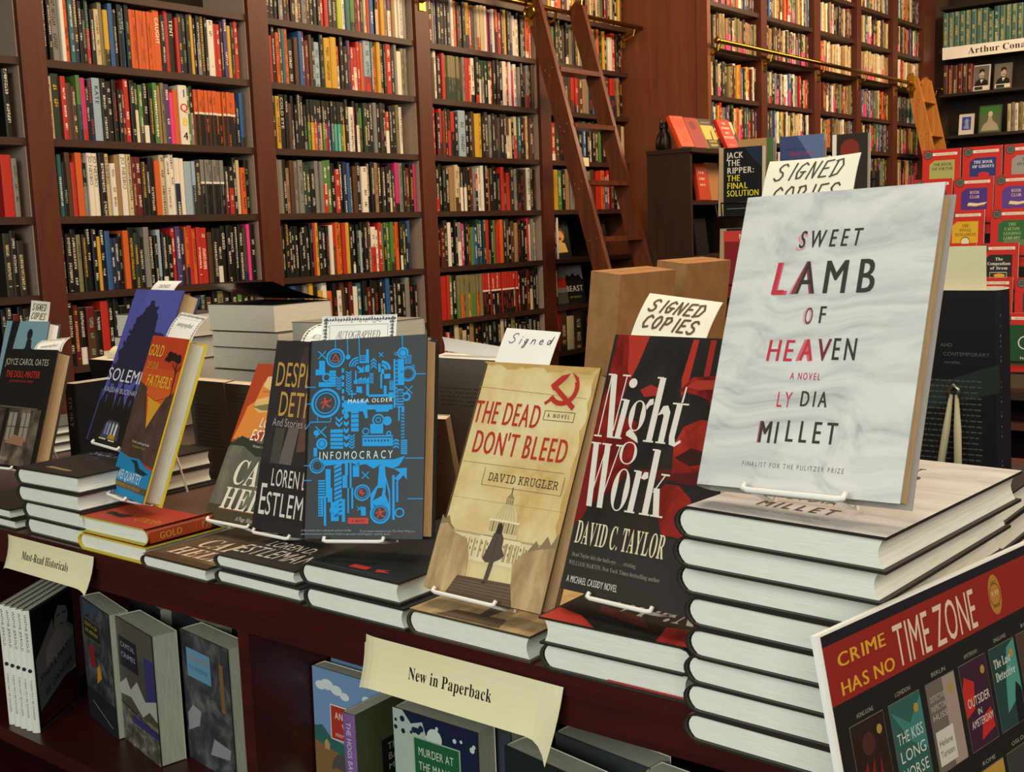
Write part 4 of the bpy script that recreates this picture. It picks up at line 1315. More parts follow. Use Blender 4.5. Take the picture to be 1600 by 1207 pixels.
def dead_art(A, w, h):
    RD = 'b7372b'
    # browned edges of the old sheet
    n = 26
    rr = random.Random(4)
    for (p, q, ex, ez) in (((0, h), (w, h), 0, -1), ((w, 0), (w, h), -1, 0)):
        pts = []
        for i in range(n + 1):
            k = i / n
            x, z = p[0] + (q[0] - p[0]) * k, p[1] + (q[1] - p[1]) * k
            dd = rr.uniform(2, 8)
            pts.append((x + ex * dd, z + ez * dd))
        A.poly(([p] + pts[1:-1] + [q]), PARCH_EDGE, 1)
    A.line([(2, 214), (w - 8, 210)], .5, '9a7c4c', 2, False)
    A.line([(8, 133.5), (w - 12, 134)], .45, '6d5a38', 2, False)
    A.line([(4, 96), (w - 2, 97)], .35, 'a88a58', 2, False)
    A.text('THE DEAD', 6, 175.5, 23.6, RD, 3, wd=87, style='bold', track=.02)
    A.text("DON'T BLEED", 14.5, 143.8, 23.4, RD, 3, wd=122, style='bold', track=.02)
    for a, b in (((97, 185), (134, 185)), ((134, 185), (134, 194.5)), ((134, 194.5), (97, 194.5)), ((97, 194.5), (97, 185))):
        A.line([a, b], .6, '4a4030', 3)
    A.text('A NOVEL', 101, 188, 4, '3a3226', 3, wd=29, style='bold', track=.3)
    for a, b in (((40, 112), (141, 112)), ((141, 112), (141, 130)), ((40, 130), (40, 112))):
        A.line([a, b], .5, '6d5a38', 3)
    A.text('DAVID KRUGLER', 46.5, 117, 8.4, '4a3f30', 3, wd=89, style='mono')
    # hammer and sickle
    A.ring(113, 219, 18.5, 5.2, RD, 3, 26, -PI * .80, PI * .16)
    A.poly([(128.5, 224), (131.3, 222), (128, 231), (119, 236), (124.5, 229)], RD, 3)
    A.line([(100.5, 206.5), (94, 201.5)], 3.4, RD, 3, False)
    A.line([(99, 221.5), (130.5, 199)][::-1], 5.2, RD, 4, False)
    A.poly([(96, 221), (101, 215.5), (114, 229), (117, 234.5), (107, 231.5)], RD, 4)
    # building with dome
    LT, MD, DK = 'efe2bb', 'b7a37a', '6e5f48'
    A.rect(18, 36, 140, 62, 'e2d2a6', 2)
    for i in range(17):
        x = 22 + i * 7
        A.rect(x, 40, x + 1.4, 58, 'a08d66', 3)
        A.rect(x + 3, 46, x + 4.6, 49, '8a7856', 3)
        A.rect(x + 3, 53, x + 4.6, 56, '8a7856', 3)
    A.rect(18, 61, 140, 63, MD, 3)
    D = Art(A.mb, lambda x, z, l: A.f(x, 36 + (z - 36) * .88, l))
    D.rect(60, 62, 102, 72, 'dccb9d', 3)
    D.rect(64, 72, 100, 84, 'cdb98a', 3)
    for i in range(11):
        D.rect(65 + i * 3.2, 72, 66.2 + i * 3.2, 84, DK if i % 2 else MD, 4)
    D.rect(62, 83.5, 101, 86, LT, 4)
    D.poly([(66, 86), (98, 86), (95.5, 96), (90, 102.5), (82, 105), (74, 102.5), (68.5, 96)], 'd9c798', 4)
    for i in range(7):
        x = 70 + i * 4
        D.line([(x, 87), (82 + (x - 82) * .45, 103)], .5, MD, 5, False)
    D.rect(77.5, 104, 86.5, 111, 'c3ae80', 5)
    for i in range(4):
        D.rect(78.2 + i * 2.3, 104.5, 79 + i * 2.3, 110, DK, 6)
    D.poly([(77, 111), (87, 111), (82, 118)], '9b875f', 5)
    D.rect(81.5, 117, 82.6, 124, DK, 5)
    A.rect(56, 36, 108, 62, 'eadcb0', 3)
    for i in range(8):
        A.rect(58 + i * 6.4, 40, 60 + i * 6.4, 58, 'b29e74', 4)
    # hedges and steps
    for pts in ([(0, 0), (0, 66), (10, 68), (22, 60), (40, 56), (48, 40), (50, 14), (44, 4), (40, 0)], [(107, 0), (108, 24), (104, 40), (114, 52), (130, 58), (150.5, 62), (150.5, 0)]):
        A.poly(pts, HEDGE, 5)
    for pts in ([(0, 60), (0, 76), (5, 72), (9, 76), (14, 68), (20, 64), (14, 56)], [(118, 54), (126, 66), (131, 60), (138, 72), (144, 64), (150.5, 76), (150.5, 54)]):
        A.poly(pts, '8f7c5c', 4)
    A.poly([(30, 0), (40, 19), (108, 21), (116, 0)], STEP, 6)
    for i in range(6):
        A.line([(31 + i * 1.6, 2 + i * 3), (115 - i * 1.3, 2.4 + i * 3.2)], .5, '4a3d33', 7, False)
    # walking figure in a coat
    CO = '594d44'
    A.poly([(74, 16.5), (78, 17), (79.5, 22), (81.5, 40), (76, 40)], CO, 8)
    A.poly([(72.5, 15.8), (77, 16), (76.5, 18.6), (73.5, 18)], '3c322b', 8)
    A.poly([(66, 39.5), (71, 36.5), (80, 37.5), (88, 42), (92, 46), (87, 53), (86.5, 62), (82, 68), (77.5, 69), (73, 65.5), (71, 56)], CO, 8)
    A.poly([(74.5, 66), (82, 66), (82, 71), (80.5, 76), (77.6, 77.5), (75.6, 74)], '3e342c', 9)
    A.line([(78.5, 64), (77.5, 42)], .6, '40362e', 9, False)


NW_RED = noisy('red_smear', [(.30, '180f0e'), (.46, '6f1a17'), (.62, 'a82a22'), (.8, 'c8402f')], 16, (1.3, 1, .8), .4, 5, 1.0)
NW_MID = noisy('red_sleeve', [(.3, '5a1814'), (.5, '98291f'), (.72, 'bb3d2d')], 22, (1.2, 1, .9), .4, 5, .9)
NW_DARK = noisy('dark_photo', [(.3, '201d1b'), (.6, '322c29'), (.85, '472d28')], 14, (1.5, 1, .6), .4, 5, .6)  # darks raised: window reflection on the glossy cover is in the colour


def didone(A, pts, c, l):
    for k, a in pts:
        if k == 'q':
            A.poly(a, c, l)
        else:
            A.line(a[1], a[0], c, l, False)


def night_art(A, w, h):
    WH = 'e6dfd6'
    A.rect(0, 0, w, h, '34312e', 1)  # black lifted to grey in place of the window's sheen
    A.rect(0, 62, w, h, NW_DARK, 2)
    A.poly([(4, 242), (40, 242), (34, 215), (27, 196), (22, 170), (10, 160), (3, 205)], NW_RED, 3)
    A.poly([(16, 241.5), (40, 241.5), (36, 224), (29, 200), (23, 208), (20, 228)], 'b0362a', 4)
    A.poly([(0, 150), (3, 195), (10, 170), (30, 165), (46, 160), (52, 128), (40, 100), (20, 84), (0, 70)], NW_RED, 3)
    A.poly([(0, 60), (0, 128), (12, 120), (16, 90), (8, 66)], '7a1d1b', 4)
    A.poly([(42, 190), (52, 196), (66, 192), (60, 186), (48, 184)], 'a52f27', 4)
    A.poly([(88, 240), (94, 240), (92, 200), (87, 186), (84, 204)], 'b03026', 4)
    A.poly([(106, 240), (112, 240), (112, 196), (106, 200)], '9a2a24', 4)
    A.poly([(84, 192), (95, 205), (118, 208), (138, 200), (143, 186), (142, 150), (128, 160), (116, 186), (100, 190)], NW_RED, 4)
    A.poly([(90, 196), (100, 203), (120, 204), (136, 196), (120, 196), (104, 194)], 'a8342a', 5)
    A.poly([(90, 142), (96, 160), (112, 168), (143, 166), (143, 118), (128, 116), (110, 120), (94, 118)], NW_MID, 4)
    A.poly([(94, 132), (108, 142), (122, 140), (126, 130), (110, 126)], '3b1714', 5)
    A.poly([(98, 118), (126, 124), (143, 122), (143, 116), (120, 110), (98, 110)], '561815', 5)
    A.poly([(82, 98), (90, 108), (104, 108), (118, 98), (124, 84), (143, 74), (143, 62), (96, 64), (88, 80)], NW_MID, 4)
    A.poly([(60, 118), (98, 122), (98, 112), (64, 108)], '5a1b17', 3)
    # tall high-contrast letters, stems leaning a little
    T = 'line'
    q = lambda x0, z0, x1, z1, wd: ('q', [(x0, z0), (x0 + wd, z0), (x1 + wd, z1), (x1, z1)])
    s1 = lambda x, z, wd: ('q', [(x, z), (x + wd, z), (x + wd, z + 1.5), (x, z + 1.5)])
    L = []
    # N
    L += [q(5.5, 143, 6.5, 203, 1.2), q(16.5, 143, 6.5, 203, 6.5), q(21.5, 150, 24, 203, 1.2), s1(1.5, 143, 9), s1(3, 202, 8), s1(19.5, 202, 9)]
    # i
    L += [q(25, 143, 27, 180, 6.2), s1(22.5, 143, 10.5), s1(24, 179, 6)]
    # h
    L += [q(60, 143, 61.5, 203, 6.4), s1(57, 143, 11), s1(58.5, 202, 7), q(73, 143, 73.5, 172, 6.2), s1(70.5, 143, 10.5),
          ('q', [(67, 168), (71, 177), (76, 178), (79.7, 172), (76, 166), (72, 170)])]
    # t
    L += [q(83.5, 150, 85, 181, 6), ('q', [(89, 181), (91, 182), (92, 196), (90.4, 196)]), s1(80.5, 179.5, 17), ('q', [(83.5, 150), (89.5, 150), (91, 145), (96, 148), (97, 146), (91, 141.5), (85, 143)])]
    # W
    L += [q(10, 78, 3, 137, 6.2), q(11, 78, 18.5, 137, 1.2), q(22, 78, 16.5, 137, 6.2), q(23.5, 78, 33, 137, 1.2), s1(0.5, 136, 11), s1(13, 136, 11), s1(29, 136, 9)]
    # r
    L += [q(56, 78, 57, 116, 6.2), s1(53, 78, 11), s1(54.5, 115, 6.5), ('q', [(63, 110), (66, 116), (70, 116), (71, 111), (67.5, 109)])]
    # k
    L += [q(72, 78, 72, 137, 6.4), s1(69, 78, 11), s1(69.5, 136, 7), q(78.5, 99, 88, 116, 1.4), q(84, 78, 79, 103, 6.4), s1(81, 78, 13), s1(84, 115, 9)]
    didone(A, L, WH, 8)
    A.disc(33, 196, 4.6, WH, 8, 16)
    # g and o as thick-sided ovals
    def oval(x, z, rx, rz, th, thin):
        n = 28
        m_ = M(WH)
        for i in range(n):
            p, k = 2 * PI * i / n, 2 * PI * (i + 1) / n
            def io(t):
                tt = thin + (th - thin) * abs(cos(t)) ** 1.5
                return (x + (rx - tt) * cos(t), z + (rz - thin) * sin(t)), (x + rx * cos(t), z + rz * sin(t))
            a, b = io(p)
            c2, d = io(k)
            A.poly([a, b, d, c2], m_, 8)
    oval(45, 166, 9, 14.5, 5.6, 1.1)
    oval(44, 131, 9.5, 10.5, 3.2, 1.0)
    A.poly([(40, 153), (44, 151.5), (50, 146), (52, 141), (45, 144), (37, 147), (37, 150)], WH, 8)
    A.poly([(52, 176), (55, 182), (59, 183), (60, 178), (56, 176), (54, 172)], WH, 8)
    oval(44, 97, 9.5, 19.5, 5.8, 1.1)
    A.text('DAVID C. TAYLOR', 5, 43.2, 20.5, 'e3d7b4', 8, wd=98, style='serif')
    A.text('Dead Taylor hits the bulls-eye . . . . riveting.', 6, 31, 3.6, '8d8a84', 8, wd=72, style='serif')
    A.text('WILLIAM MARTIN, New York Times bestselling author', 4.5, 23.2, 3.8, '8d8a84', 8, wd=100, style='serif')
    A.text('A MICHAEL CASSIDY NOVEL', 6, 7.4, 6, 'd8d4cc', 8, wd=57, style='bold')


def info_art(A, w, h):
    C = {'A': '0aa0f0', 'D': '343c41', 'Q': 'cc4038'}  # dark ground lightened to carry the window's reflected haze
    for op in CIRCUIT.split(';'):
        k, c, l = op[0], C[op[1]], int(op[2])
        n = [float(q) for q in op[4:].split()]
        if k == 'p':
            A.poly(list(zip(n[::2], n[1::2])), c, l)
        elif k == 'r':
            if n[3] >= n[2] * .95:
                A.disc(n[0], n[1], n[2], c, l)
            else:
                A.ring(n[0], n[1], n[2], n[3], c, l)
        else:
            A.line([(n[1], n[2]), (n[3], n[4])], n[0], c, l, False)
    A.text('MALKA OLDER', 51, 154.6, 4.6, 'e4eef0', 5, wd=52.5, style='bold', shear=.1, track=.08)
    A.text('INFOMOCRACY', 19.6, 90.4, 8.8, 'd8f0f4', 5, wd=87.5, style='sans', track=.25)
    A.text('A NOVEL', 60.5, 19, 2.6, '5a1a18', 5, wd=15, style='sans', track=.2)
    A.text('A fast-paced, post-cyberpunk political thriller', 1.5, 8.6, 2.3, 'a9adb0', 5, wd=59, style='sans', shear=.15)
    A.text('If you always wanted to put The West Wing in a', 70, 7.9, 2.3, 'a9adb0', 5, wd=62, style='sans', shear=.15)
    A.text('particle accelerator with Snow Crash to see what would happen, read this book.', 1.5, 4.6, 2.3, 'a9adb0', 5, wd=103, style='sans', shear=.15)
    A.text('The Huffington Post', 107, 4.1, 2.2, '9a3a36', 5, wd=24, style='sans', shear=.15)


GOLD_ROCK = noisy('brown_rock', [(.3, '3f2f2a'), (.6, '58453c'), (.8, '6a564b')], 40, (1, 1, .6), .4, 6, .4)


def tree(A, x, z, s, c, l, seed=3):
    rr = random.Random(seed)
    for i in range(16):
        a = rr.uniform(0, PI)
        A.disc(x + cos(a) * rr.uniform(0, 22) * s, z + (6 + sin(a) * rr.uniform(0, 10)) * s, rr.uniform(4, 8) * s, c, l, 9, rr.uniform(2.5, 4.5) * s)


def gold_art(A, w, h):
    k = w / 121
    A.rect(0, 140, w, h, 'c8472a', 1)
    A.rect(0, 150, w, 178, 'd2562b', 2)
    A.poly([(0, 56), (w, 47), (w, 150), (100 * k, 142), (62 * k, 96), (40 * k, 130), (30 * k, 150), (0, 158)], GOLD_ROCK, 3)
    A.poly([(30 * k, 160), (114 * k, 156), (116 * k, 146), (92 * k, 128), (64 * k, 95), (52 * k, 122), (33 * k, 142)], 'dc6428', 2)
    A.poly([(42 * k, 139), (90 * k, 131), (63 * k, 95), (52 * k, 120)], 'e0a12f', 4)
    A.poly([(62 * k, 95), (114 * k, 146), (w, 150), (w, 47), (60 * k, 60)], GOLD_ROCK, 3)
    A.line([(36 * k, 141), (70 * k, 134), (112 * k, 144)], .8, '8a2f1c', 5, False)
    A.poly([(0, 0), (w, 0), (w, 44), (96 * k, 46), (72 * k, 54), (34 * k, 52), (0, 57)], '1f86bd', 4)
    A.poly([(42 * k, 50), (60 * k, 46), (70 * k, 36), (96 * k, 34), (112 * k, 38), (92 * k, 41), (80 * k, 42), (66 * k, 51)], '20323c', 5)
    A.text('GOLD', 2, 194.6, 16, 'e8c33c', 6, wd=50 * k, style='bold', shear=.05)
    A.text('OF OUR', 9, 176.5, 10, 'e2a234', 6, wd=40 * k, style='bold')
    A.text('FATHERS', 23, 153, 15.5, 'e8c33c', 6, wd=80 * k, style='bold', shear=.08)
    tree(A, 88 * k, 186, 1.05, '2a1f1c', 6)
    A.line([(104 * k, 188), (109 * k, 172), (112 * k, 142)], 2.6, '2a1f1c', 6, False)
    A.line([(108 * k, 174), (118 * k, 186)], 1.6, '2a1f1c', 6, False)
    A.line([(107 * k, 178), (90 * k, 188)], 1.4, '2a1f1c', 6, False)
    A.text('KWEI QUARTEY', 5, 21.4, 12.5, 'e4ecee', 6, wd=90 * k, style='sans', shear=.0)
    A.rect(0, 10.5, w, 19, '5a4a38', 6)
    A.text('AUTHOR OF MURDER AT CAPE THREE POINTS', 5, 12.6, 4.2, 'cda63a', 7, wd=96 * k, style='bold')
    A.text('Vivid, unforgettable', 32 * k, 73, 3.2, 'cfc4bc', 6, wd=60 * k, style='serif')
    A.text('Publishers Weekly', 36 * k, 67, 3.2, 'b89a3c', 6, wd=46 * k, style='ital')


SOL_SKY = noisy('dusk_blue', [(.3, '484c9a'), (.55, '5a60b2'), (.8, '6a70c0')], 5, rough=.35)


def solemn_art(A, w, h):
    A.rect(0, 0, w, 62, '1f1d1c', 1)
    A.rect(0, 0, 5, 80, '3c3f8a', 2)
    pts = []
    rr = random.Random(6)
    base = [(8, 108), (26, 126), (18, 140), (34, 162), (40, 184), (58, 202), (78, 222), (98, 214), (112, 192), (118, 176), (142, 170), (150, 150), (132, 128), (128, 110), (104, 100), (86, 92), (60, 96), (44, 84), (22, 92)]
    for i in range(len(base)):
        a, b = base[i], base[(i + 1) % len(base)]
        for k in range(4):
            f = k / 4
            pts.append((a[0] + (b[0] - a[0]) * f + rr.uniform(-3.5, 3.5), a[1] + (b[1] - a[1]) * f + rr.uniform(-3.5, 3.5)))
    A.poly(pts, '2c2a44', 2)
    for x, z in pts[2:-30]:
        A.disc(x + rr.uniform(-3, 3), z + rr.uniform(-3, 3), rr.uniform(1.2, 4.0), '2c2a44', 3, 7)
    A.poly([(6, 60), (22, 92), (30, 72), (44, 96), (54, 66), (70, 94), (92, 62), (110, 96), (126, 64), (w, 84), (w, 58)], '23222c', 2)
    A.text('SOLEMN', 4, 95, 19, 'e6e6ee', 5, wd=138, style='sans')
    A.text('KALISHA BUCKHANON', 8, 77, 7.6, 'b9bcd8', 5, wd=142, style='sans')
    for x, z, l in ((26, 58, 14), (58, 50, 22), (74, 56, 16), (96, 52, 18), (112, 58, 12)):
        A.poly([(x, z), (x + 1.6, z + l), (x - 1.6, z + l)], '5c6ea0', 4)
    A.poly([(46, 8), (110, 8), (104, 30), (94, 36), (60, 36), (52, 30)], '45465a', 4)
    for i, x in enumerate((56, 66, 78, 90)):
        A.poly([(x, 14), (x + 6, 14), (x + 6, 30), (x + 3, 34), (x, 30)], ['7f86b8', '9aa0c0', 'c9c6c0', 'e0dcd4'][i], 5)
    A.rect(74, 9, 98, 15, 'b58a2e', 6)
    A.rect(44, 6.4, 70, 8.2, 'd8cfa8', 6)
    A.rect(78, 5.6, 100, 7.6, 'd8cfa8', 6)


def desp_art(A, w, h):
    A.rect(0, 0, w, h, '363032', 1)  # ground lightened for window light reflected off the cover
    A.poly([(22, 40), (50, 40), (62, 132), (44, 132)], '6b6460', 2)
    A.poly([(30, 130), (74, 130), (90, 230), (52, 230)], '4a3a3a', 2)
    A.poly([(62, 100), (84, 104), (88, 200), (66, 176)], '6a4a42', 3)
    A.poly([(78, 60), (92, 62), (104, 132), (90, 132)], '6e3230', 3)
    for i in range(9):
        A.rect(4 + i * 2.0, 90 + i * 8, 9 + i * 2, 95 + i * 8, '3d3639', 3)
    A.rect(0, 0, w, 84, '2e2a2c', 3)
    A.poly([(18, 84), (34, 84), (38, 128), (20, 128)], '4e4a48', 4)
    A.text('DESPERATE', 7, 179.6, 30, 'c9a04e', 5, wd=124, style='sans')
    A.text('DETROIT', 19.6, 142.8, 30.3, 'c9a04e', 5, wd=100, style='sans')
    A.text('And Stories of Other', 13, 130, 10, 'a9a4a2', 5, wd=100, style='sans')
    A.text('LOREN D.', 24, 56.5, 21, 'e2ded4', 5, wd=70, style='sans')
    A.text('E', 6.6, 20, 38, 'e2ded4', 5, wd=13, style='sans')
    A.text('STLEMAN', 20, 20.4, 28, 'e2ded4', 5, wd=102, style='sans')


CAPE_MIST = noisy('green_grey_mist', [(.3, '3a3c33'), (.5, '66675a'), (.75, '8e8d7c')], 12, rough=.4, dist=.6)


def cape_art(A, w, h):
    A.rect(0, 108, w, h, 'ad4528', 1)
    A.poly([(2, 112), (34, 116), (60, 130), (90, 150), (90, 208), (40, 206), (26, 196), (22, 168), (10, 160), (8, 142)], 'dd8a42', 2)
    A.poly([(30, 204), (62, 208), (84, 200), (84, 186), (48, 184), (28, 190)], 'e6c58e', 3)
    A.poly([(22, 170), (44, 176), (86, 172), (86, 158), (36, 152), (24, 158)], 'e2b878', 3)
    A.poly([(20, 160), (50, 166), (88, 162), (88, 158), (40, 156)], '7f7a52', 4)
    A.line([(30, 183), (84, 181)], 1.6, 'a87b48', 4, False)
    A.poly([(0, 0), (w, 0), (w, 120), (60, 116), (44, 108), (12, 116), (0, 100)], CAPE_MIST, 5)
    A.poly([(0, 104), (20, 118), (60, 110), (w, 124), (w, 96), (60, 92), (30, 104)], '2f3a30', 6)
    A.rect(0, 0, w, 22, '4a4334', 6)
    A.text('LOREN D.', 46, 132.4, 13.6, 'f0ece2', 8, wd=64, style='bold', shear=.12)
    A.text('ESTLEMAN', 36, 113.4, 15.2, 'f0ece2', 8, wd=90, style='bold', shear=.15)
    A.text('Winner of four Shamus Awards', 48, 104, 3.6, 'b8b4a4', 8, wd=70, style='serif')
    A.text('CAPE', 28, 52, 33, 'e9e0d0', 8, wd=100, style='serif', shear=.1)
    A.text('HELL', 21.5, 18, 29, 'e9e0d0', 8, wd=102, style='serif', shear=.12)
    A.line([(22, 17), (118, 17)], .9, '9a4a30', 7, False)
    A.text('A Page Murdock Novel', 62, 5, 5.5, 'd8d2c4', 8, wd=64, style='ital')


DOLL_IMG = noisy('dim_room_photo', [(.3, '1f1b18'), (.5, '4a4138'), (.65, '7a6a58'), (.85, '8f7f6a')], 26, (1.4, 1, .8), .4, 5, .5)


def doll_art(A, w, h):
    k = w / 135
    A.rect(4 * k, 4, w - 10 * k, 96, DOLL_IMG, 1)
    for x in (50, 82):
        A.poly([(x * k, 44), ((x + 20) * k, 44), ((x + 20) * k, 90), (x * k, 90)], '8f8878', 2)
        A.rect((x + 9) * k, 44, (x + 11) * k, 90, '4a443a', 3)
        A.rect(x * k, 66, (x + 20) * k, 67.5, '4a443a', 3)
    A.rect(38 * k, 4, 46 * k, 100, '1a1614', 2)
    A.poly([(50 * k, 40), (96 * k, 36), (100 * k, 48), (72 * k, 54)], '9a6e58', 4)
    for i in range(4):
        A.line([(8 * k, 98 + i), (w - 20 * k, 96 + i * .6)], .5, '6d6358', 3, False)
    A.text('JOYCE CAROL OATES', 14 * k, h - 27, 10.5, 'b4b0a8', 5, wd=106 * k, style='sans')
    A.text('THE DOLL-MASTER', 21 * k, h - 48, 11, 'c8342e', 5, wd=84 * k, style='bold')
    A.text('AND OTHER TALES OF TERROR', 32 * k, h - 56, 3.4, 'a83a34', 5, wd=60 * k, style='sans')
    A.text('STORIES', 30 * k, 12, 5, 'b0a898', 5, wd=36 * k, style='sans')


# ---- lying stacks --------------------------------------------------------------------
NEXT = ['topmost', 'second', 'third', 'fourth', 'fifth', 'sixth', 'seventh', 'lowest']


def lamb_top(A, w, h):
    K = '55504e'
    A.text('MILLET', 43, 30, 15, K, 2, wd=62, style='bold', track=.15)
    A.text('FINALIST FOR THE PULITZER PRIZE', 34, 15, 3.2, '8a8078', 2, wd=74, style='sans', track=.2)
    A.text('LYDIA', 52, 58, 11, K, 2, wd=40, style='sans', track=.15)
    A.text('HEAVEN', 38, 95, 15, K, 2, wd=68, style='sans', track=.15)
    A.text('OF', 62, 124, 12, K, 2, wd=16, style='sans', track=.15)
    A.text('LAMB', 33, 150, 24, K, 2, wd=76, style='bold', track=.15)
    A.text('SWEET', 49, 190, 13, K, 2, wd=48, style='sans', track=.2)


LAMBPOS = [(-.411, .700), (-.418, .709), (-.423, .722), (-.418, .724), (-.418, .725), (-.425, .734), (-.428, .738), (-.430, .740)]
LAMBROT = [-.075, -.06, -.045, -.05, -.03, -.035, -.02, -.03]
LT8 = .0248
for i in range(8):
    z = TT + LT8 * (7 - i)
    lab = ['fur-printed hardcover lying topmost of the tall stack, dark lettering towards us',
           'fur-printed hardcover second from top of the tall stack',
           'fur-printed hardcover third from top of the tall stack',
           'fur-printed hardcover fourth from top of the tall stack',
           'fur-printed hardcover fourth from bottom of the tall stack',
           'fur-printed hardcover third from bottom of the tall stack',
           'fur-printed hardcover second from bottom of the tall stack',
           'fur-printed hardcover at the very bottom of the tall stack'][i]
    lying(lab, .155, .238, LT8 - .0004, LAMBPOS[i][0], LAMBPOS[i][1], z, LAMBROT[i], art=lamb_top if i == 0 else None, front=FUR, spine='2e2c29', back=FUR, edge='2c2624', inner='37302d', group='copies in the tall fur-covered stack')


def night_top(A, w, h):
    A.rect(0, 0, w, h, '1b1817', 1)
    A.poly([(4, 196), (40, 202), (30, 236), (2, 236)], NW_RED, 2)
    A.poly([(92, 236), (150, 236), (150, 205), (120, 214)], 'b3342a', 2)
    A.poly([(50, 214), (110, 200), (120, 180), (70, 190)], '5a1c18', 2)
    A.poly([(0, 200), (16, 206), (12, 236), (0, 236)], '9a2a22', 3)
    A.text('Night', 20, 150, 40, 'd8d2cc', 3, wd=80, style='serif')


def night_flap(j, w, h, t):
    j.box(w * .45, w * .98, t - .0042, t - .0028, .0005, .0016, M('b5352c'))


lying('black and red jacketed hardcover, lower of the two beside the tall fur-covered stack', .150, .235, .0262, -.612, .797, TT, .02, front='2a2725', spine='2a2725', edge='34332f', sart=night_flap, group='copies under the black and red thriller')
lying('black and red jacketed hardcover, upper of the two, red triangles on its cover', .152, .235, .0258, -.611, .790, TT + .0266, .015, flip=True, front='201c1b', edge='2b2926', art=night_top, sart=night_flap, group='copies under the black and red thriller')


def dead_top(A, w, h):
    A.rect(0, 0, w, 70, HEDGE, 1)
    A.poly([(34, 2), (44, 22), (106, 24), (114, 2)], STEP, 2)
    A.poly([(74, 18), (84, 18), (90, 60), (68, 56)], '554a42', 3)
    A.text("DON'T BLEED", 14.5, 143.8, 23.4, 'b7372b', 3, wd=122, style='bold')


lying('single sepia-jacketed hardcover under the parchment-coloured book', .152, .235, .0262, -.782, .800, TT, 0.0, front=PARCH, spine='6a1f1c', edge='4a3f30', art=dead_top)


def info_top(A, w, h):
    info_art(A, w, h)
    A.rect(58, 16, 78, 26, 'cc4038', 3)


lying('dark circuit-pattern hardcover, lower of two, beaded edge to its spine', .146, .225, .0242, -.935, .799, TT, 0.0, front='1d2226', spine='201f1d', edge='2e2b27', group='copies under the circuit-pattern book')
lying('dark circuit-pattern hardcover, upper of two, red marks on its cover', .146, .225, .0242, -.944, .803, TT + .0246, .0, front='1d2226', spine='201f1d', edge='2e2b27', art=lambda A, w, h: (A.rect(58, 14, 84, 24, 'b83a32', 2), A.poly([(98, 14), (116, 18), (104, 22), (112, 26), (94, 22)], 'b83a32', 2), A.text('A fast-paced, post-cyberpunk political thriller', 2, 6, 2.3, '6a6e70', 2, wd=100)), group='copies under the circuit-pattern book')
lying('slim dark-grey hardcover, lower of two, between two other stacks', .146, .228, .0172, -1.096, .803, TT, 0, front='2c2927', edge='38342f', group='copies under the half-hidden dark-grey book')
lying('slim dark-grey hardcover, upper of two, slanting white capitals on its cover', .140, .228, .0172, -1.100, .806, TT + .0175, 0, front='2c2927', edge='38342f', art=lambda A, w, h: (A.text('ESTLEMAN', 6, 18, 30, 'd8d2c6', 2, wd=126, style='sans'), A.text('LOREN D.', 24, 54, 20, 'd8d2c6', 2, wd=80)), group='copies under the half-hidden dark-grey book')


def cape_top(A, w, h):
    A.rect(0, 0, w, h, noisy('misty_brown', [(.3, '3c3127'), (.6, '6a5a45'), (.8, '8f7c60')], 14, rough=.4, dist=.5), 1)
    A.text('HELL', 18, 22, 28, 'dcc9ae', 3, wd=100, style='serif', shear=.12)
    A.text('CAPE', 26, 58, 34, 'dcc9ae', 3, wd=96, style='serif', shear=.1)
    A.rect(0, 0, w, 14, '4c3a2a', 2)


lying('single brown misty-jacketed hardcover with swashy white capitals, lying flat', .128, .205, .0176, -1.232, .794, TT, 0, front='4a3d30', edge='3a322a', art=cape_top)


def gold_top(A, w, h):
    A.rect(0, 0, w, h, '5a4136', 1)
    A.rect(0, 140, w, h, 'a83c28', 2)
    A.text('GOLD', 10, 188, 14, 'c08a34', 3, wd=50, style='bold')
    tree(A, 100, 184, 1.1, '2a1f1c', 3)


def gold_spine(j, w, h, t):
    j.box(-.0046, -.0040, t * .30, t * .30 + .0001, .0001, .0002, M('a5381f'))
    A = Art(j, lambda x, z, l: (-.0052 - .0001 * l, t * .5 - z / 1000, h - x / 1000))
    A.rect(2, -t * 330, 95, t * 330, 'a9401f', 1)
    A.rect(95, -t * 330, h * 1000 - 2, t * 330, '4a352c', 1)
    A.text('GOLD', 16, -4.2, 8.4, 'c89a3a', 3, wd=34, style='bold')
    A.text('OF OUR', 56, -3, 6, 'b0622c', 3, wd=18, style='bold')
    A.text('FATHERS', 80, -4.2, 8.4, 'a98a4a', 3, wd=56, style='bold')


lying('orange-brown hardcover, lower of two, yellow edging round its pages', .150, .222, .0222, -1.386, .802, TT, 0.0, front='8a3a22', spine='b8762a', edge='d9c33a', group='copies under the orange and blue book')
lying('orange-brown hardcover, upper of two, gold lettering along its spine', .150, .222, .0218, -1.389, .806, TT + .0226, .0, flip=True, front='8a3a22', spine='8a3520', edge='c8b648', art=gold_top, sart=gold_spine, group='copies under the orange and blue book')


def sol_top(A, w, h):
    A.rect(0, 0, w, h, '2a2625', 1)
    rr = random.Random(2)
    A.poly([(40, 20), (100, 16), (104, 22), (44, 28)], '8a7a5a', 2)
    for i in range(9):
        x = 18 + i * 13
        A.poly([(x, 80 + rr.uniform(-10, 10)), (x + 2, 120), (x - 2, 118)], '6a7090', 2)
    A.text('SOLEMN', 8, 108, 18, '9a9aa8', 3, wd=120)


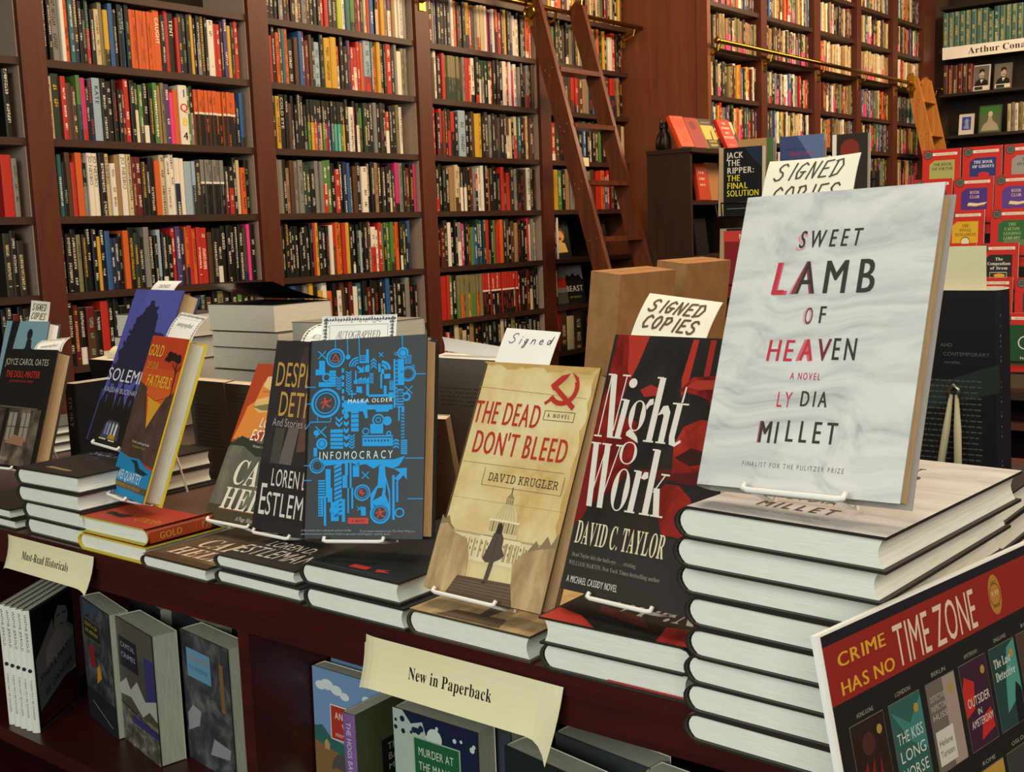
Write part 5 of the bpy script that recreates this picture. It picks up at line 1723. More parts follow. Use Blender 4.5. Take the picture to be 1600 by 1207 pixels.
for i in range(4):
    lying(f'dark-jacketed hardcover, {["topmost", "second from top", "third from top", "lowest"][i]} of the four under the tall blue book', .149, .222, .0237, [-1.536, -1.534, -1.530, -1.5305][i], [.803, .801, .806, .808][i], TT + .0239 * (3 - i), [.03, .02, .0, .0][i], front='2b2a2c', edge='2f2b26', spine='2a2826', art=sol_top if i == 0 else None, group='copies under the tall blue book')
for i in range(2):
    lying(f'thin dark hardcover, {["upper", "lower"][i]} of the two under the black book with red title', .14, .21, .0152, -1.705 + .006 * i, .802 + .003 * i, TT + .0155 * (1 - i), .0, front='26221f', edge='2f2b26', group='copies under the black and red story book')

# ---- books standing on wire easels ------------------------------------------------------


def standing(label, P, w, h, t, art, front, es=True, lip=(.25, .75), strut=.10, ds=None, **kw):
    """P: foot-spine corner, turn, lean and (optional) roll; ds: the size the cover was designed at."""
    x, y, z, a, b = P[:5]
    c = P[5] if len(P) > 5 else 0.0
    rot = (Matrix.Rotation(a, 3, 'Z') @ Matrix.Rotation(-b, 3, 'X') @ Matrix.Rotation(-c, 3, 'Y')).to_euler('XYZ')
    paint = art
    if ds:
        kx, kz = w * 1000 / ds[0], h * 1000 / ds[1]
        paint = lambda A, W, H: art(Art(A.mb, lambda px, pz, l: A.f(px * kx, pz * kz, l)), ds[0], ds[1])
    r = book(label, w, h, t, (x, y, z), rot, art=paint, front=front, **kw)
    if es:
        easel(es, r, w, t, lip0=lip[0], lip1=lip[1], strut=strut)
    return r


lamb = standing('large white hardcover with printed fur and black and red capitals, atop the tall stack', (-.4015, .7050, 1.1186, -.038, .411, .027), .149, .2190, .0225, lamb_art, FUR, 'white wire easel under the fur-printed book', (.3, .78), spine=FUR, back=FUR, edge='b9b4ae', pg=PAGE_TAN, inner='a8a4a0', ds=(147, 223), board=.0016, bulge=.0015, hinge=.0025)
night = standing('black and red hardcover with tall white title letters', (-.6048, .815, .9777, -.0666, .3959), .1439, .242, .026, night_art, '34312e', 'white wire easel under the black and red thriller', (.28, .75), spine='2a2624')  # front black lightened for the window's reflection
dead = standing('parchment-coloured hardcover with red title, domed building and walking figure', (-.7787, .8193, .9487, -.0309, .4501), .1509, .242, .026, dead_art, PARCH, 'white wire easel under the parchment-coloured book', (.15, .68), spine='6d5433', back='6d5433', edge='5d4a2c', pg=PAGE_TAN)
info = standing('dark-grey hardcover with bright cyan circuit pattern', (-.9677, .8225, .9715, .3234, .2818, .0509), .1489, .2235, .034, info_art, '363e43', 'white wire easel under the cyan circuit book', (.24, .72), spine='1c1f22', back='1c1f22', edge='1f2022', pg=PAGE_TAN, ds=(140, 230.3))  # front grey lightened likewise, window haze in its colour
desp = standing('charcoal hardcover with gold condensed capitals, half hidden by the cyan circuit book', (-1.130, .8845, .9475, .0127, .2595), .129, .237, .020, desp_art, '2a2527', 'white wire easel under the charcoal book with gold capitals', (.12, .62))
cape = standing('hardcover with red and orange painted face above green mist', (-1.2536, .9046, .9400, .0125, .5065), .1397, .2225, .02, cape_art, 'a8462a', 'white wire easel under the painted-face book', (.14, .72))
gold = standing('narrow orange hardcover with black acacia tree and blue foot', (-1.41, .8657, .9680, -.2137, .3678), .1207, .2232, .027, gold_art, 'c8472a', 'pale wire easel behind the orange acacia book', (.2, .7), spine='b5451f', back='d9a52c', edge='e0c42e', pg=PAGE_GREY, inner='d9c02c', strut=.075)
solemn = standing('tall blue hardcover with dark tree silhouette', (-1.576, .937, 1.0150, -.1789, .4057), .169, .2397, .028, solemn_art, SOL_SKY, 'white wire easel under the tall blue book', (.3, .85), spine='34366e', back='2c2e52', edge='3a3c68', pg=PAGE_TAN)
doll = standing('black hardcover with grey and red lettering over a dim room photograph', (-1.85, .905, .9550, .148, .344), .135, .196, .03, doll_art, '1c1917', 'pale wire easel behind the black and red story book', (.2, .7), spine='201c1a', back='cfc9b8', edge='3a332c', pg=PAGE_TAN, strut=.075)


def walk_art(A, w, h):
    A.rect(0, 0, w, h, '7fa3b0', 1)
    A.poly([(0, 60), (w, 80), (w, 0), (0, 0)], '4c5458', 2)
    A.poly([(20, h), (44, h), (34, h - 60), (40, 80), (10, 80), (14, h - 60)], '1c1d20', 3)
    A.disc(82, h - 26, 8.5, '24262a', 3, 16, 11)
    A.poly([(76, h - 36), (90, h - 36), (92, h - 52), (106, h - 62), (108, 60), (58, 60), (60, h - 62), (74, h - 52)], '24262a', 3)


walk = standing('pale blue hardcover with dark standing silhouettes, behind the black story book', (-2.195, 1.10, .968, .10, .30), .135, .205, .026, walk_art, '7fa3b0', 'wire easel behind the pale blue silhouette book', (.3, .7), spine='5f7f8c', edge='4a5a60')
for i in range(3):
    lying(f'grey-jacketed hardcover, {["topmost", "middle", "lowest"][i]} of the three under the pale blue silhouette book', .15, .23, .0172, -2.235, 1.06, TT + .0175 * (2 - i), 0, front='6a7478', edge='3a3c3c', group='copies under the pale blue book')


# ---- slips of paper standing in the books ----------------------------------------------
def signed_copies(A, W, H, z1, z2, cap, pen=2.2, c='4a463e'):
    handwrite(A, 'SIGNED', W * .10, z1, W * .095, cap, W * .038, pen, c, .22, 0)
    handwrite(A, 'COPIES', W * .10, z2, W * .095, cap, W * .038, pen, c, .22, 0)


card('ivory slip with big hand-lettered capitals standing in the fur-printed book', lamb, 8, 80, 220, 255, 10, lambda A, W, H: signed_copies(A, W, H, 16, -5, 15, 1.5, '4f4c42'), CARD_CREAM, curl=5, bend=-2, group=None)
card('ivory slip with thick brown capitals standing in the black and red book', night, 8, 91, 239.5, 289, 12, lambda A, W, H: signed_copies(A, W, H, 29.5, 11.5, 13.5, 2.5, '6b5544'), CARD_CREAM, curl=9, rot=-.10)


def signed_word(A, W, H):
    handwrite(A, 'S', W * .14, H * .62, W * .10, H * .26, 0, .9, '24221f', .3)
    handwrite(A, 'igned', W * .30, H * .62, W * .085, H * .20, W * .055, .9, '24221f', .2, .4)


card('plain white slip with one small handwritten word, in the parchment-coloured book', dead, 3.5, 77, 239, 285, 12, signed_word, CARD_WHITE, curl=3, rot=-.04)


def filigree(A, W, H, word, cap, fade, style='ital', z=.58):
    rr = random.Random(5)
    b = W * .11
    ink = '8a8a86' if fade else '5a5c60'
    A.rect(1, H - 1.3, W - 1, H - 1, ink, 1)
    A.rect(b, 0, b + .4, H - b, ink, 1)
    A.rect(W - b - .4, 0, W - b, H - b, ink, 1)
    A.rect(b, H - b - .4, W - b, H - b, ink, 1)
    n = 26
    for i in range(n):
        x = b * .3 + (W - b * .6) * i / (n - 1)
        A.ring(x, H - b * rr.uniform(.25, .7), b * rr.uniform(.10, .20), b * .055, ink, 1, 8, rr.uniform(0, 6), rr.uniform(6, 9))
        A.poly([(x, H - b * .2), (x + b * .25, H - b * .45), (x - b * .1, H - b * .6)], ink, 1)
    for sx in (b * .5, W - b * .5):
        for i in range(int(H / 4)):
            z0 = 4.0 * i
            A.ring(sx + rr.uniform(-.2, .2) * b, z0, b * rr.uniform(.10, .20), b * .055, ink, 1, 8, rr.uniform(0, 6), rr.uniform(6, 9))
            A.poly([(sx - b * .3, z0), (sx + b * .1, z0 + b * .3), (sx + b * .2, z0 - b * .1)], ink, 1)
    A.text(word, W * .5, H * z, cap, '6a6a68' if fade else '4c4c4e', 2, wd=W * .58, style=style, align='c')


card('white slip with black scroll border and slanted capitals in the cyan circuit book', info, 9, 104, 220.5, 253, 15, lambda A, W, H: filigree(A, W, H, 'AUTOGRAPHED', 8.2, False, 'ital', .2), CARD_WHITE, curl=0, rot=-.03)
card('white scroll-bordered slip bending sideways behind the charcoal book', desp, 30, 108, 234, 268, 12, lambda A, W, H: filigree(A, W, H, 'AUTOGRAPHED', 7, False, 'ital', .2), CARD_WHITE, curl=26, rot=-.12)
card('small white slip with grey stamped word in the tall blue book', solemn, 28, 108, 237, 263, 12, lambda A, W, H: A.text('SIGNED', W * .5, H * .42, 6.5, '6f6d68', 2, wd=W * .45, style='sans', align='c'), CARD_WHITE, curl=8)
card('white scroll-bordered slip curling from the orange acacia book', gold, 8, 95, 220.5, 266, 14, lambda A, W, H: filigree(A, W, H, 'autographed', 7, True, 'ital', .5), CARD_WHITE, curl=12, rot=-.05)
card('white scroll-bordered slip folded over at its top, in the black story book', doll, 58, 128, 193, 224, 13, lambda A, W, H: filigree(A, W, H, 'autographed', 6, True, 'ital', .35), CARD_WHITE, curl=14, rot=.10)
card('ivory slip with brown hand-lettered capitals in the pale blue silhouette book', walk, 52, 112, 202, 248, 12, lambda A, W, H: signed_copies(A, W, H, 27, 9, 13, 1.7, '4b443a'), CARD_CREAM, curl=-4, rot=-.06)

# ------------------------------------------------------------------ the far side of the table
def away(label, x, y, z, w, h, t, b=.15, front='6b675f', art=None, a=0.0, pg=None, group=None, soft=True):
    """A book facing the other side of the table: its back cover towards us; (x, y) its spine end on our right."""
    rr = thing('paperback_book' if soft else 'hardcover_book', label, 'book', (x, y, z), (-b, 0, PI + a), group)
    j = jacket_mesh(w, h, t, M(front), M(front), M(front), M('d8d2c2'), .0009, .0004, .0012, M('e8e2d0')) if soft else jacket_mesh(w, h, t, M(front), M(front), M(front), M('c9c4b8'))
    if art:
        # the back cover, seen from outside, runs right to left in the book's own axes
        A = Art(j, lambda px, pz, l: (w - px / 1000, t + .00015 + .00012 * l, pz / 1000))
        art(A, w * 1000, h * 1000)
    j.build('paper_cover' if soft else 'dust_jacket', rr)
    p = page_mesh(w, h, t, pg or PAGE_CREAM, .0009, .0008, 0, .0012, 0) if soft else page_mesh(w, h, t, pg or PAGE_CREAM)
    p.build('page_block', rr)
    return rr


LOREM = ['a quiet town with a secret', 'an old case comes back to life', 'nobody is quite what they seem', 'and the night is only beginning', 'she follows the trail north', 'where the river bends twice', 'the last witness has gone', 'and the snow will not stop', 'he must choose in the dark', 'before the morning ferry', 'a clever and moving story', 'told with a steady hand']


def blurb(A, w, h, c='8f8a7e', z0=.78, n=10, cap=2.8, head=None):
    rr = random.Random(int(w * 10 + n))
    if head:
        A.text(head, w * .5, h * .86, 5, c, 1, wd=w * .7, style='sans', align='c')
    for i in range(n):
        x0 = w * .10
        L = w * rr.uniform(.55, .78)
        # a line of type too small to read: broken dashes
        x = x0
        while x < x0 + L:
            q = rr.uniform(2.5, 8)
            A.rect(x, h * z0 - i * 6.2, min(x + q, x0 + L), h * z0 - i * 6.2 + cap * .62, c, 1)
            x += q + 1.6


PB = 'paperbacks stacked on the far side of the table'
ts = [.050, .030, .042, .036, .040, .035, .03, .0195]
z = TT
offs = [(0, 0), (.012, -.004), (.002, .003), (.010, -.003), (-.004, .002), (.006, 0), (0, .004), (.004, 0)]
names = ['lowest', 'second from bottom', 'third from bottom', 'fourth from bottom', 'fourth from top', 'third from top', 'second from top', 'topmost']
for i in range(8):
    t = ts[7 - i]
    dx, dy = offs[7 - i]
    rr = lying(f'fat cream-paged paperback, {names[i]} of the stack with the lifting black cover', .14, .19, t - .0004, -1.81 + dx, 1.49 + dy, z, -PI / 2, front=['3a3a38', '5a5850', '2c2a2a', '6a6255', '45484a', '303236', '4a4038', '1d2024'][i], pg=PAGE_CREAM, soft=True, name='paperback_book', group=PB)
    z += t
    if i == 7:
        m = MB()
        inv = (Matrix.Translation(rr.location) @ rr.rotation_euler.to_matrix().to_4x4()).inverted()
        n = 8
        g = []
        for k in range(n + 1):
            u = k / n
            g.append([(-1.81 - .004, 1.492 - .142 * u, z + .0012 + .036 * u ** 1.4), (-1.618, 1.492 - .142 * u, z + .0012 + .040 * u ** 1.4)])
        for k in range(n):
            a, b = g[k], g[k + 1]
            m.poly([inv @ Vector(p) for p in (a[0], b[0], b[1], a[1])], M('14171c', .16, 0, .6))
            m.poly([inv @ (Vector(p) + Vector((0, 0, .0006))) for p in (a[0], a[1], b[1], b[0])], M('14171c', .16, 0, .6))
        m.build('raised_cover', rr)
z = TT
for i in range(7):
    t = [.036, .038, .034, .04, .036, .038, .034][i]
    lying(f'grey-paged paperback, {["lowest", "second from bottom", "third from bottom", "middle", "third from top", "second from top", "topmost"][i]} of the stack behind the scroll-bordered slip', .135, .19, t - .0004, -1.545 + (.008 if i % 2 else 0), 1.46 + (.006 if i in (3, 5) else 0), z, -PI / 2, front='8f8a84' if i == 6 else '55524c', pg=PAGE_GREY, soft=True, name='paperback_book', group=PB)
    z += t
z = TT
for i in range(6):
    t = [.042, .044, .04, .044, .044, .046][i]
    lying(f'pale-paged paperback, {["lowest", "second from bottom", "third from bottom", "third from top", "second from top", "topmost"][i]} of the stack half hidden by the tall blue book', .135, .19, t - .0004, -2.10 + .006 * (i % 2), 1.46 + .005 * (i % 3), z, -PI / 2, front='3c3d40', pg=PAGE_CREAM, soft=True, name='paperback_book', group=PB)
    z += t

bb = away('black-backed paperback turned away, cream pages on top, beside the tall blue book', -1.745, 1.185, TT + .004, .135, .198, .03, .10, '1a1918', lambda A, w, h: blurb(A, w, h, '3e3b38', .86, 5), group='paperbacks facing the other side')
card('small cream slip bent over the black-backed paperback', bb, 30, 100, 198, 220, 12, lambda A, W, H: None, PAPER_WARM, curl=-16)


def tin_spine(j, w, h, t):
    A = Art(j, lambda x, z, l: (-.0004 - .0001 * l, t * .5 - z / 1000, h - x / 1000))
    A.text('TIN SKY', 22, -4.5, 9, 'b8ab8c', 2, wd=52, style='serif')


book('black paperback standing spine out beside the tall blue book, pale capitals on its spine', .09, .172, .03, (-1.755, 1.03, TT + .0005), (0, 0, PI / 2 + .02), front='171513', soft=True, name='paperback_book', sart=tin_spine, group='paperbacks facing the other side')
away('grey-backed paperback turned away, between the orange acacia book and the painted face', -1.52, 1.19, TT + .002, .10, .172, .022, .08, '8a8478', lambda A, w, h: blurb(A, w, h, '5f5a50', .75, 12, 2.4), group='paperbacks facing the other side')
away('second grey-backed paperback turned away, next to the painted face', -1.413, 1.185, TT + .002, .10, .172, .022, .08, '7f796d', lambda A, w, h: blurb(A, w, h, '5f5a50', .9, 3, 2.4), group='paperbacks facing the other side')
book('pale paperback with its page edges towards us, behind the painted-face book', .12, .185, .026, (-1.372, 1.30, TT + .0005), (0, 0, -PI / 2), front='a9a396', soft=True, name='paperback_book', pg=PAGE_CREAM, group='paperbacks facing the other side')


def essay_back(A, w, h):
    A.rect(4, 4, w - 4, h - 22, '6d675c', 1)
    blurb(A, w, h, '4e483f', .80, 5, 3)
    A.line([(w * .3, h * .40), (w * .36, h * .5), (w * .42, h * .40)], 1.2, '453f36', 2)
    blurb(A, w, h, '4e483f', .36, 8, 3)


pb = away('thick grey-brown backed book turned away, white page tops, beside the parchment-coloured book', -.958, 1.27, TT + .004, .165, .222, .036, .09, '726b5f', essay_back, soft=True, pg=pages('bright_pages', 'd8d0c4', 'efe8de'), group='paperbacks facing the other side')
card('white slip sticking up from the thick grey-brown backed book', pb, 40, 155, 221, 244, 10, lambda A, W, H: None, CARD_WHITE, curl=6, rot=.10)
away('tan-backed paperback turned away under lines of small type, low behind the circuit book', -1.02, 1.17, TT + .003, .12, .160, .014, .26, '9a7f5a', lambda A, w, h: blurb(A, w, h, '6a563c', .86, 9, 2.6), group='paperbacks facing the other side', a=.25)
gb = away('grey book turned away, just showing between parchment book and black and red book', -.715, 1.22, TT + .003, .135, .196, .024, .08, '98958e', lambda A, w, h: blurb(A, w, h, '6f6c66', .8, 8), group='paperbacks facing the other side')
card('pale yellow slip corner behind the parchment-coloured book', gb, 28, 82, 197, 220, 10, lambda A, W, H: None, PAPER_WARM, curl=3, rot=-.45)


# ---- brown boxes
def carton(label, x, y, z, a, b, h, lean, turn=0.0):
    o = thing('cardboard_box', label, 'box', (x, y, z), (0, lean, turn), 'plain brown boxes on the table')
    m = MB()
    m.box(-a, 0, 0, b, -h, 0, KRAFT)
    m.build('carton', o)
    m = MB()
    m.box(-a * .62, -a * .52, .001, b - .001, -.0002, .0006, M('a57c50', .7))
    m.box(-a * .02, -a * .0 + .0006, b * .08, b * .12, -h * .55, -h * .3, M('6b4a2c', .8))
    m.build('flap_seam', o)
    return o


carton('plain brown box, front one of two, leaning behind the black and red book', -.879, 1.35, 1.2365, .050, .150, .332, .12)
carton('plain brown box, farther of two, behind the first brown box', -.935, 1.63, 1.240, .055, .150, .336, .12)

# ---- black book seen from behind on its own easel
for i in range(3):
    lying(f'dark hardcover, {["lowest", "middle", "topmost"][i]} of the three under the black book seen from behind', .155, .235, .0305, -.50, 1.22, TT + .031 * i, 0, front='2a2a2e', edge='2a2622', group='copies under the black book seen from behind')


def black_back(A, w, h):
    A.poly([(w * .2, h * .34), (w - 2, h * .50), (w - 2, h * .64), (w * .66, h * .56), (w * .3, h * .50)], '2d3a31', 1)
    A.text('AND', w * .66, h * .72, 4, '6f6d6a', 2, style='sans', align='r')
    A.text('CONTEMPORARY', w * .92, h * .675, 4, '6f6d6a', 2, style='sans', align='r')
    A.text('novelist.', w * .72, h * .635, 3.6, '6f6d6a', 2, style='sans', align='r')
    rr = random.Random(9)
    for i in range(15):
        x = 8
        while x < w * .84:
            q = rr.uniform(3, 8)
            A.rect(x, h * .545 - i * 6.4, min(x + q, w * .86), h * .545 - i * 6.4 + 1.7, '5c5b58', 2)
            x += q + 1.4
    for i in range(40):
        if rr.random() < .6:
            A.rect(w - .7, h * i / 40, w - .1, h * (i + rr.uniform(.2, .7)) / 40, '8a8880', 2)


blk = away('black book seen from behind, small grey type on its back, beyond the fur-printed book', -.352, 1.318, TT + .098, .150, .222, .026, .11, '1d1c20', black_back, soft=False, group=None)
e = thing('book_easel', 'cream two-legged easel behind the black book seen from behind', 'book stand', blk.location, blk.rotation_euler, 'wire book easels')
m = MB()
m.tube([(.03, -.010, 0), (.03, -.011, -.003), (.12, -.011, -.003), (.12, -.010, 0)], .002, WIRE_CREAM)
m.build('front_lip', e, True)
m = MB()
m.tube([(.051, .034, .108), (.055, .040, .07), (.061, .058, .006)], [.002, .0042, .0042], WIRE_CREAM, 10)
m.build('leg', e, True)
m = MB()
m.tube([(.045, .034, .108), (.043, .040, .07), (.038, .058, .006)], [.002, .0042, .0042], WIRE_CREAM, 10)
m.build('leg', e, True)
m = MB()
m.tube([(.043, .034, .105), (.043, .034, .114), (.048, .034, .119), (.053, .034, .114), (.053, .034, .105)], .0024, STEEL, 8)
m.build('hinge_loop', e, True)
card('tan and cream slip rising from the black book seen from behind', blk, 18, 74, 219.5, 268, 13, lambda A, W, H: A.rect(1, H * .32, W - 5, H - 1, 'b5a383', 1), PAPER_WARM, curl=-2)

# ------------------------------------------------------------------ low dark bookcase by the pier
r = thing('bookcase', 'low dark bookcase end standing by the brown pier, paperbacks on its top', 'bookcase', (-3.015, 4.885, 0))
CW, CD, CT = .24, .66, 1.668
m = MB()
m.box(0, CW, 0, .02, 0, CT - .02, WOOD_CASE)
m.build('side_panel', r)
m = MB()
m.box(0, CW, CD - .02, CD, 0, CT - .02, WOOD_CASE)
m.build('side_panel', r)
m = MB()
m.box(-.0, CW + .012, -.006, CD, CT - .02, CT, WOOD_CASE)
m.build('top', r)
m = MB()
m.box(0, .012, .02, CD - .02, 0, CT - .02, BACKING)
m.build('back_panel', r)
for z in (1.42, 1.155, .88, .6, .3, .08):
    m = MB()
    m.box(.012, CW - .004, .02, CD - .02, z - .02, z, WOOD_CASE)
    m.build('shelf', r)


def faceout(label, x, y, z, w, h, t, lean, front, art, name='paperback_book', group='paperbacks facing out on the low dark bookcase', turn=0.0):
    # lifted so that its tilted back edge rests on the board
    return book(label, w, h, t, (x, y, z + t * sin(lean) + .0008), (-lean, 0, PI / 2 + turn), art=art, front=front, soft=True, name=name, group=group, pg=PAGE_CREAM)


def roman(A, w, h):
    for i, tx in enumerate(('THE', 'ROMAN', 'HAT', 'MYSTERY')):
        A.text(tx, w * .5, h * (.82 - .16 * i), 13, 'f0e0cc', 1, wd=w * (.3, .62, .36, .84)[i], style='bold', align='c')
    A.rect(0, 0, w, 3, '7a1410', 1)
    A.text('Ellery Queen', w * .5, h * .1, 7, 'e8c8a8', 1, wd=w * .5, style='ital', align='c')


def yellowpic(A, w, h):
    A.rect(0, h * .78, w, h, '3a3530', 1)
    A.text('KINSEY', w * .5, h * .84, 11, '9a948c', 2, wd=w * .8, style='serif', align='c')
    A.rect(0, 0, w, h * .3, '2b2a1e', 1)
    A.poly([(w * .5, h * .3), (w * .62, h * .6), (w * .7, h * .62), (w * .64, h * .3)], '3a3a22', 2)
    A.text('LATE', w * .5, h * .2, 12, 'd8c83a', 2, wd=w * .6, align='c', style='bold')
    A.text('SHOW', w * .5, h * .07, 12, 'd8c83a', 2, wd=w * .6, align='c', style='bold')


def redpic(A, w, h):
    A.disc(w * .5, h * .74, w * .24, '6e1d22', 1)
    A.poly([(w * .1, h * .1), (w * .9, h * .1), (w * .7, h * .5), (w * .3, h * .46)], '8a2a30', 1)


def orangepic(A, w, h):
    A.rect(w * .1, h * .62, w * .9, h * .92, 'c8381e', 1)
    A.poly([(w * .2, h * .1), (w * .8, h * .2), (w * .6, h * .5)], 'b83a20', 1)


def sunpic(A, w, h):
    A.poly([(0, h), (w, h), (w * .9, h * .6), (w * .6, h * .45), (w * .3, h * .6), (0, h * .55)], 'd8c48a', 1)
    A.poly([(w * .4, h * .3), (w * .7, h * .6), (w * .8, h * .3)], '2a3330', 2)


tops = [('bright orange paperback leaning on top of the low dark bookcase', -2.83, 4.905, 'd84a22', orangepic), ('dark red paperback leaning between orange and yellow-pictured ones', -2.835, 5.045, '93272c', redpic),
        ('paperback with yellow picture and dark bands on the low dark bookcase', -2.83, 5.18, 'c8ae54', yellowpic), ('red paperback with white stacked title words on the low dark bookcase', -2.79, 5.295, 'b8281e', roman),
        ('dark paperback with pale glowing sky, end of the row on the low dark bookcase', -2.84, 5.43, '2a2c26', sunpic)]
for lab, x, y, c, art in tops:
    faceout(lab, x, y, CT, .104, .168, .024, .46, c, art, turn=-.12)
faceout('red-orange paperback with three white title lines inside the low dark bookcase', -2.815, 5.05, 1.42, .11, .18, .024, .16, 'b03a22', lambda A, w, h: [A.text(tx, w * .2, h * (.72 - .17 * i), 11, 'e8d4c0', 1, wd=w * .5, style='bold') for i, tx in enumerate(('FER', 'POINT', 'MYST'))])
faceout('tan-paged dark paperback at the far end inside the low dark bookcase', -2.83, 5.19, 1.42, .12, .19, .02, .16, 'a5744a', None)
faceout('black paperback standing on the middle board of the low dark bookcase', -2.83, 5.04, 1.155, .12, .18, .02, .12, '0f1014', None)
faceout('grey-green framed cover on the lower board of the low dark bookcase', -2.83, 5.04, .88, .13, .2, .02, .12, '4c4c3a', lambda A, w, h: A.rect(4, 4, w - 4, h - 4, '3e3f30', 1))

# small dark figure with pointed ears
o = thing('eared_figurine', 'small black seated figurine with pointed ears on the low dark bookcase', 'figurine', (-2.955, 4.95, CT))
BLK = M('1b1613', .4)
m = MB()
prof = [(.0, .0), (.027, 0), (.03, .008), (.031, .03), (.029, .05), (.0225, .068), (.0165, .078), (.0155, .084), (.018, .092), (.0175, .102), (.012, .110), (.0, .113)]
o.scale = (1.25, 1.25, 1.2)
n = 18
rings = [[(r_ * cos(2 * PI * k / n) * 1.0, r_ * sin(2 * PI * k / n) * .92, z_) for k in range(n)] for r_, z_ in prof]
b = 0
for g in rings:
    m.v += g
k_ = m.mat(BLK)
for i in range(len(rings) - 1):
    for k in range(n):
        q = (k + 1) % n
        m.f.append((i * n + k, i * n + q, (i + 1) * n + q, (i + 1) * n + k))
        m.mi.append(k_)
m.tube([(-.013, -.026, .006), (-.011, -.030, .03), (-.009, -.022, .062)], [.008, .0075, .007], BLK, 8)
m.tube([(.013, -.026, .006), (.011, -.030, .03), (.009, -.022, .062)], [.008, .0075, .007], BLK, 8)
m.tube([(0, -.012, .093), (0, -.022, .090)], [.009, .005], BLK, 8)
m.build('body', o, True)
for s in (-1, 1):
    m = MB()
    m.tube([(s * .0105, 0, .103), (s * .0135, 0, .118), (s * .0155, 0, .133)], [.0065, .0042, .0008], BLK, 8)
    m.build('ear', o, True)

# ------------------------------------------------------------------ black wire spinner with paperbacks
SX, SY = -1.335, 2.68
r = thing('wire_rack', 'black wire spinner rack holding face-out paperbacks beyond the brown boxes', 'rack', (SX, SY, 0))
m = MB()
m.tube([(0, 0, .02), (0, 0, 1.44)], .012, WIRE_BLACK, 10)
m.build('pole', r, True)
m = MB()
m.tube([(.10 * cos(a), .10 * sin(a), .012) for a in [2 * PI * k / 20 for k in range(20)]], .010, WIRE_BLACK, 8, True)
m.tube([(-.10, 0, .012), (.10, 0, .012)], .008, WIRE_BLACK)
m.tube([(0, -.10, .012), (0, .10, .012)], .008, WIRE_BLACK)
m.build('base', r, True)
TIERS = [1.318, 1.115, .91, .70, .5]
for z in TIERS:
    for q in (0, 1, 3):
        m = MB()
        a = q * PI / 2
        mt = Matrix.Rotation(a, 4, 'Z')
        w_ = .0535
        n0 = 0
        m.tube([(-w_, -.040, z + .11), (-w_, -.044, z), (-w_, -.082, z), (-w_, -.086, z + .035), (w_, -.086, z + .035), (w_, -.082, z), (w_, -.044, z), (w_, -.040, z + .11)], .0022, WIRE_BLACK, 6)
        m.tube([(-w_, -.062, z - .0005), (w_, -.062, z - .0005)], .002, WIRE_BLACK, 6)
        m.tube([(-w_, -.040, z + .10), (w_, -.040, z + .10)], .002, WIRE_BLACK, 6)
        m.tube([(0, -.040, z + .10), (0, -.004, z + .10)], .003, WIRE_BLACK, 6)
        m.tube([(0, -.044, z), (0, -.004, z)], .003, WIRE_BLACK, 6)
        m.xf(mt)
        m.build('wire_pocket', r, True)


def jack(A, w, h):
    for i, (tx, c) in enumerate((('JACK', 'd8d2c0'), ('THE', 'd8d2c0'), ('RIPPER:', 'd8d2c0'), ('THE', 'd8cc3a'), ('FINAL', 'd8cc3a'), ('SOLUTION', 'd8cc3a'))):
        A.text(tx, w * .10, h * (.845 - .112 * i), h * .088, c, 1, wd=w * (.42, .34, .70, .34, .54, .82)[i], style='bold')
    A.rect(w * .1, h * .10, w * .6, h * .11, '8a8880', 1)
    A.poly([(w * .55, h), (w, h), (w, h * .7), (w * .8, h * .8)], '1d2a3c', 1)


book('black paperback with white and yellow capitals face out in the wire spinner', .105, .166, .018, (SX - .0525, SY - .0775, TIERS[0] + .0032), (-.03, 0, 0), art=jack, front='101318', soft=True, name='paperback_book', pg=PAGE_CREAM, group='paperbacks in the wire spinner')
book('red-backed tan-paged paperback in the side pocket of the wire spinner', .105, .170, .019, (SX - .0800, SY + .052, TIERS[0] + .0032), (-.03, 0, -PI / 2), art=None, front='9a2f22', soft=True, name='paperback_book', pg=PAGE_TAN, group='paperbacks in the wire spinner')
book('crimson paperback with pale lettering, lower front pocket of the wire spinner', .105, .166, .019, (SX - .0525, SY - .080, TIERS[1] + .0032), (-.03, 0, 0), art=lambda A, w, h: (A.rect(0, h * .84, w, h, 'c03a3a', 1), A.text('MYSTERY', w * .4, h * .88, 12, 'e8dcd0', 2, wd=w * .55, style='bold'), A.text('BLUE', w * .55, h * .55, 16, 'e0d4c8', 2, wd=w * .4, style='bold')), front='7c1f26', soft=True, name='paperback_book', pg=PAGE_CREAM, group='paperbacks in the wire spinner')
book('green-edged brown paperback, lower side pocket of the wire spinner', .105, .172, .020, (SX - .0805, SY + .052, TIERS[1] + .0032), (-.03, 0, -PI / 2), art=lambda A, w, h: A.rect(0, 0, w * .25, h, '1f5244', 1), front='8a5a38', spine='1f5244', soft=True, name='paperback_book', pg=PAGE_TAN, group='paperbacks in the wire spinner')

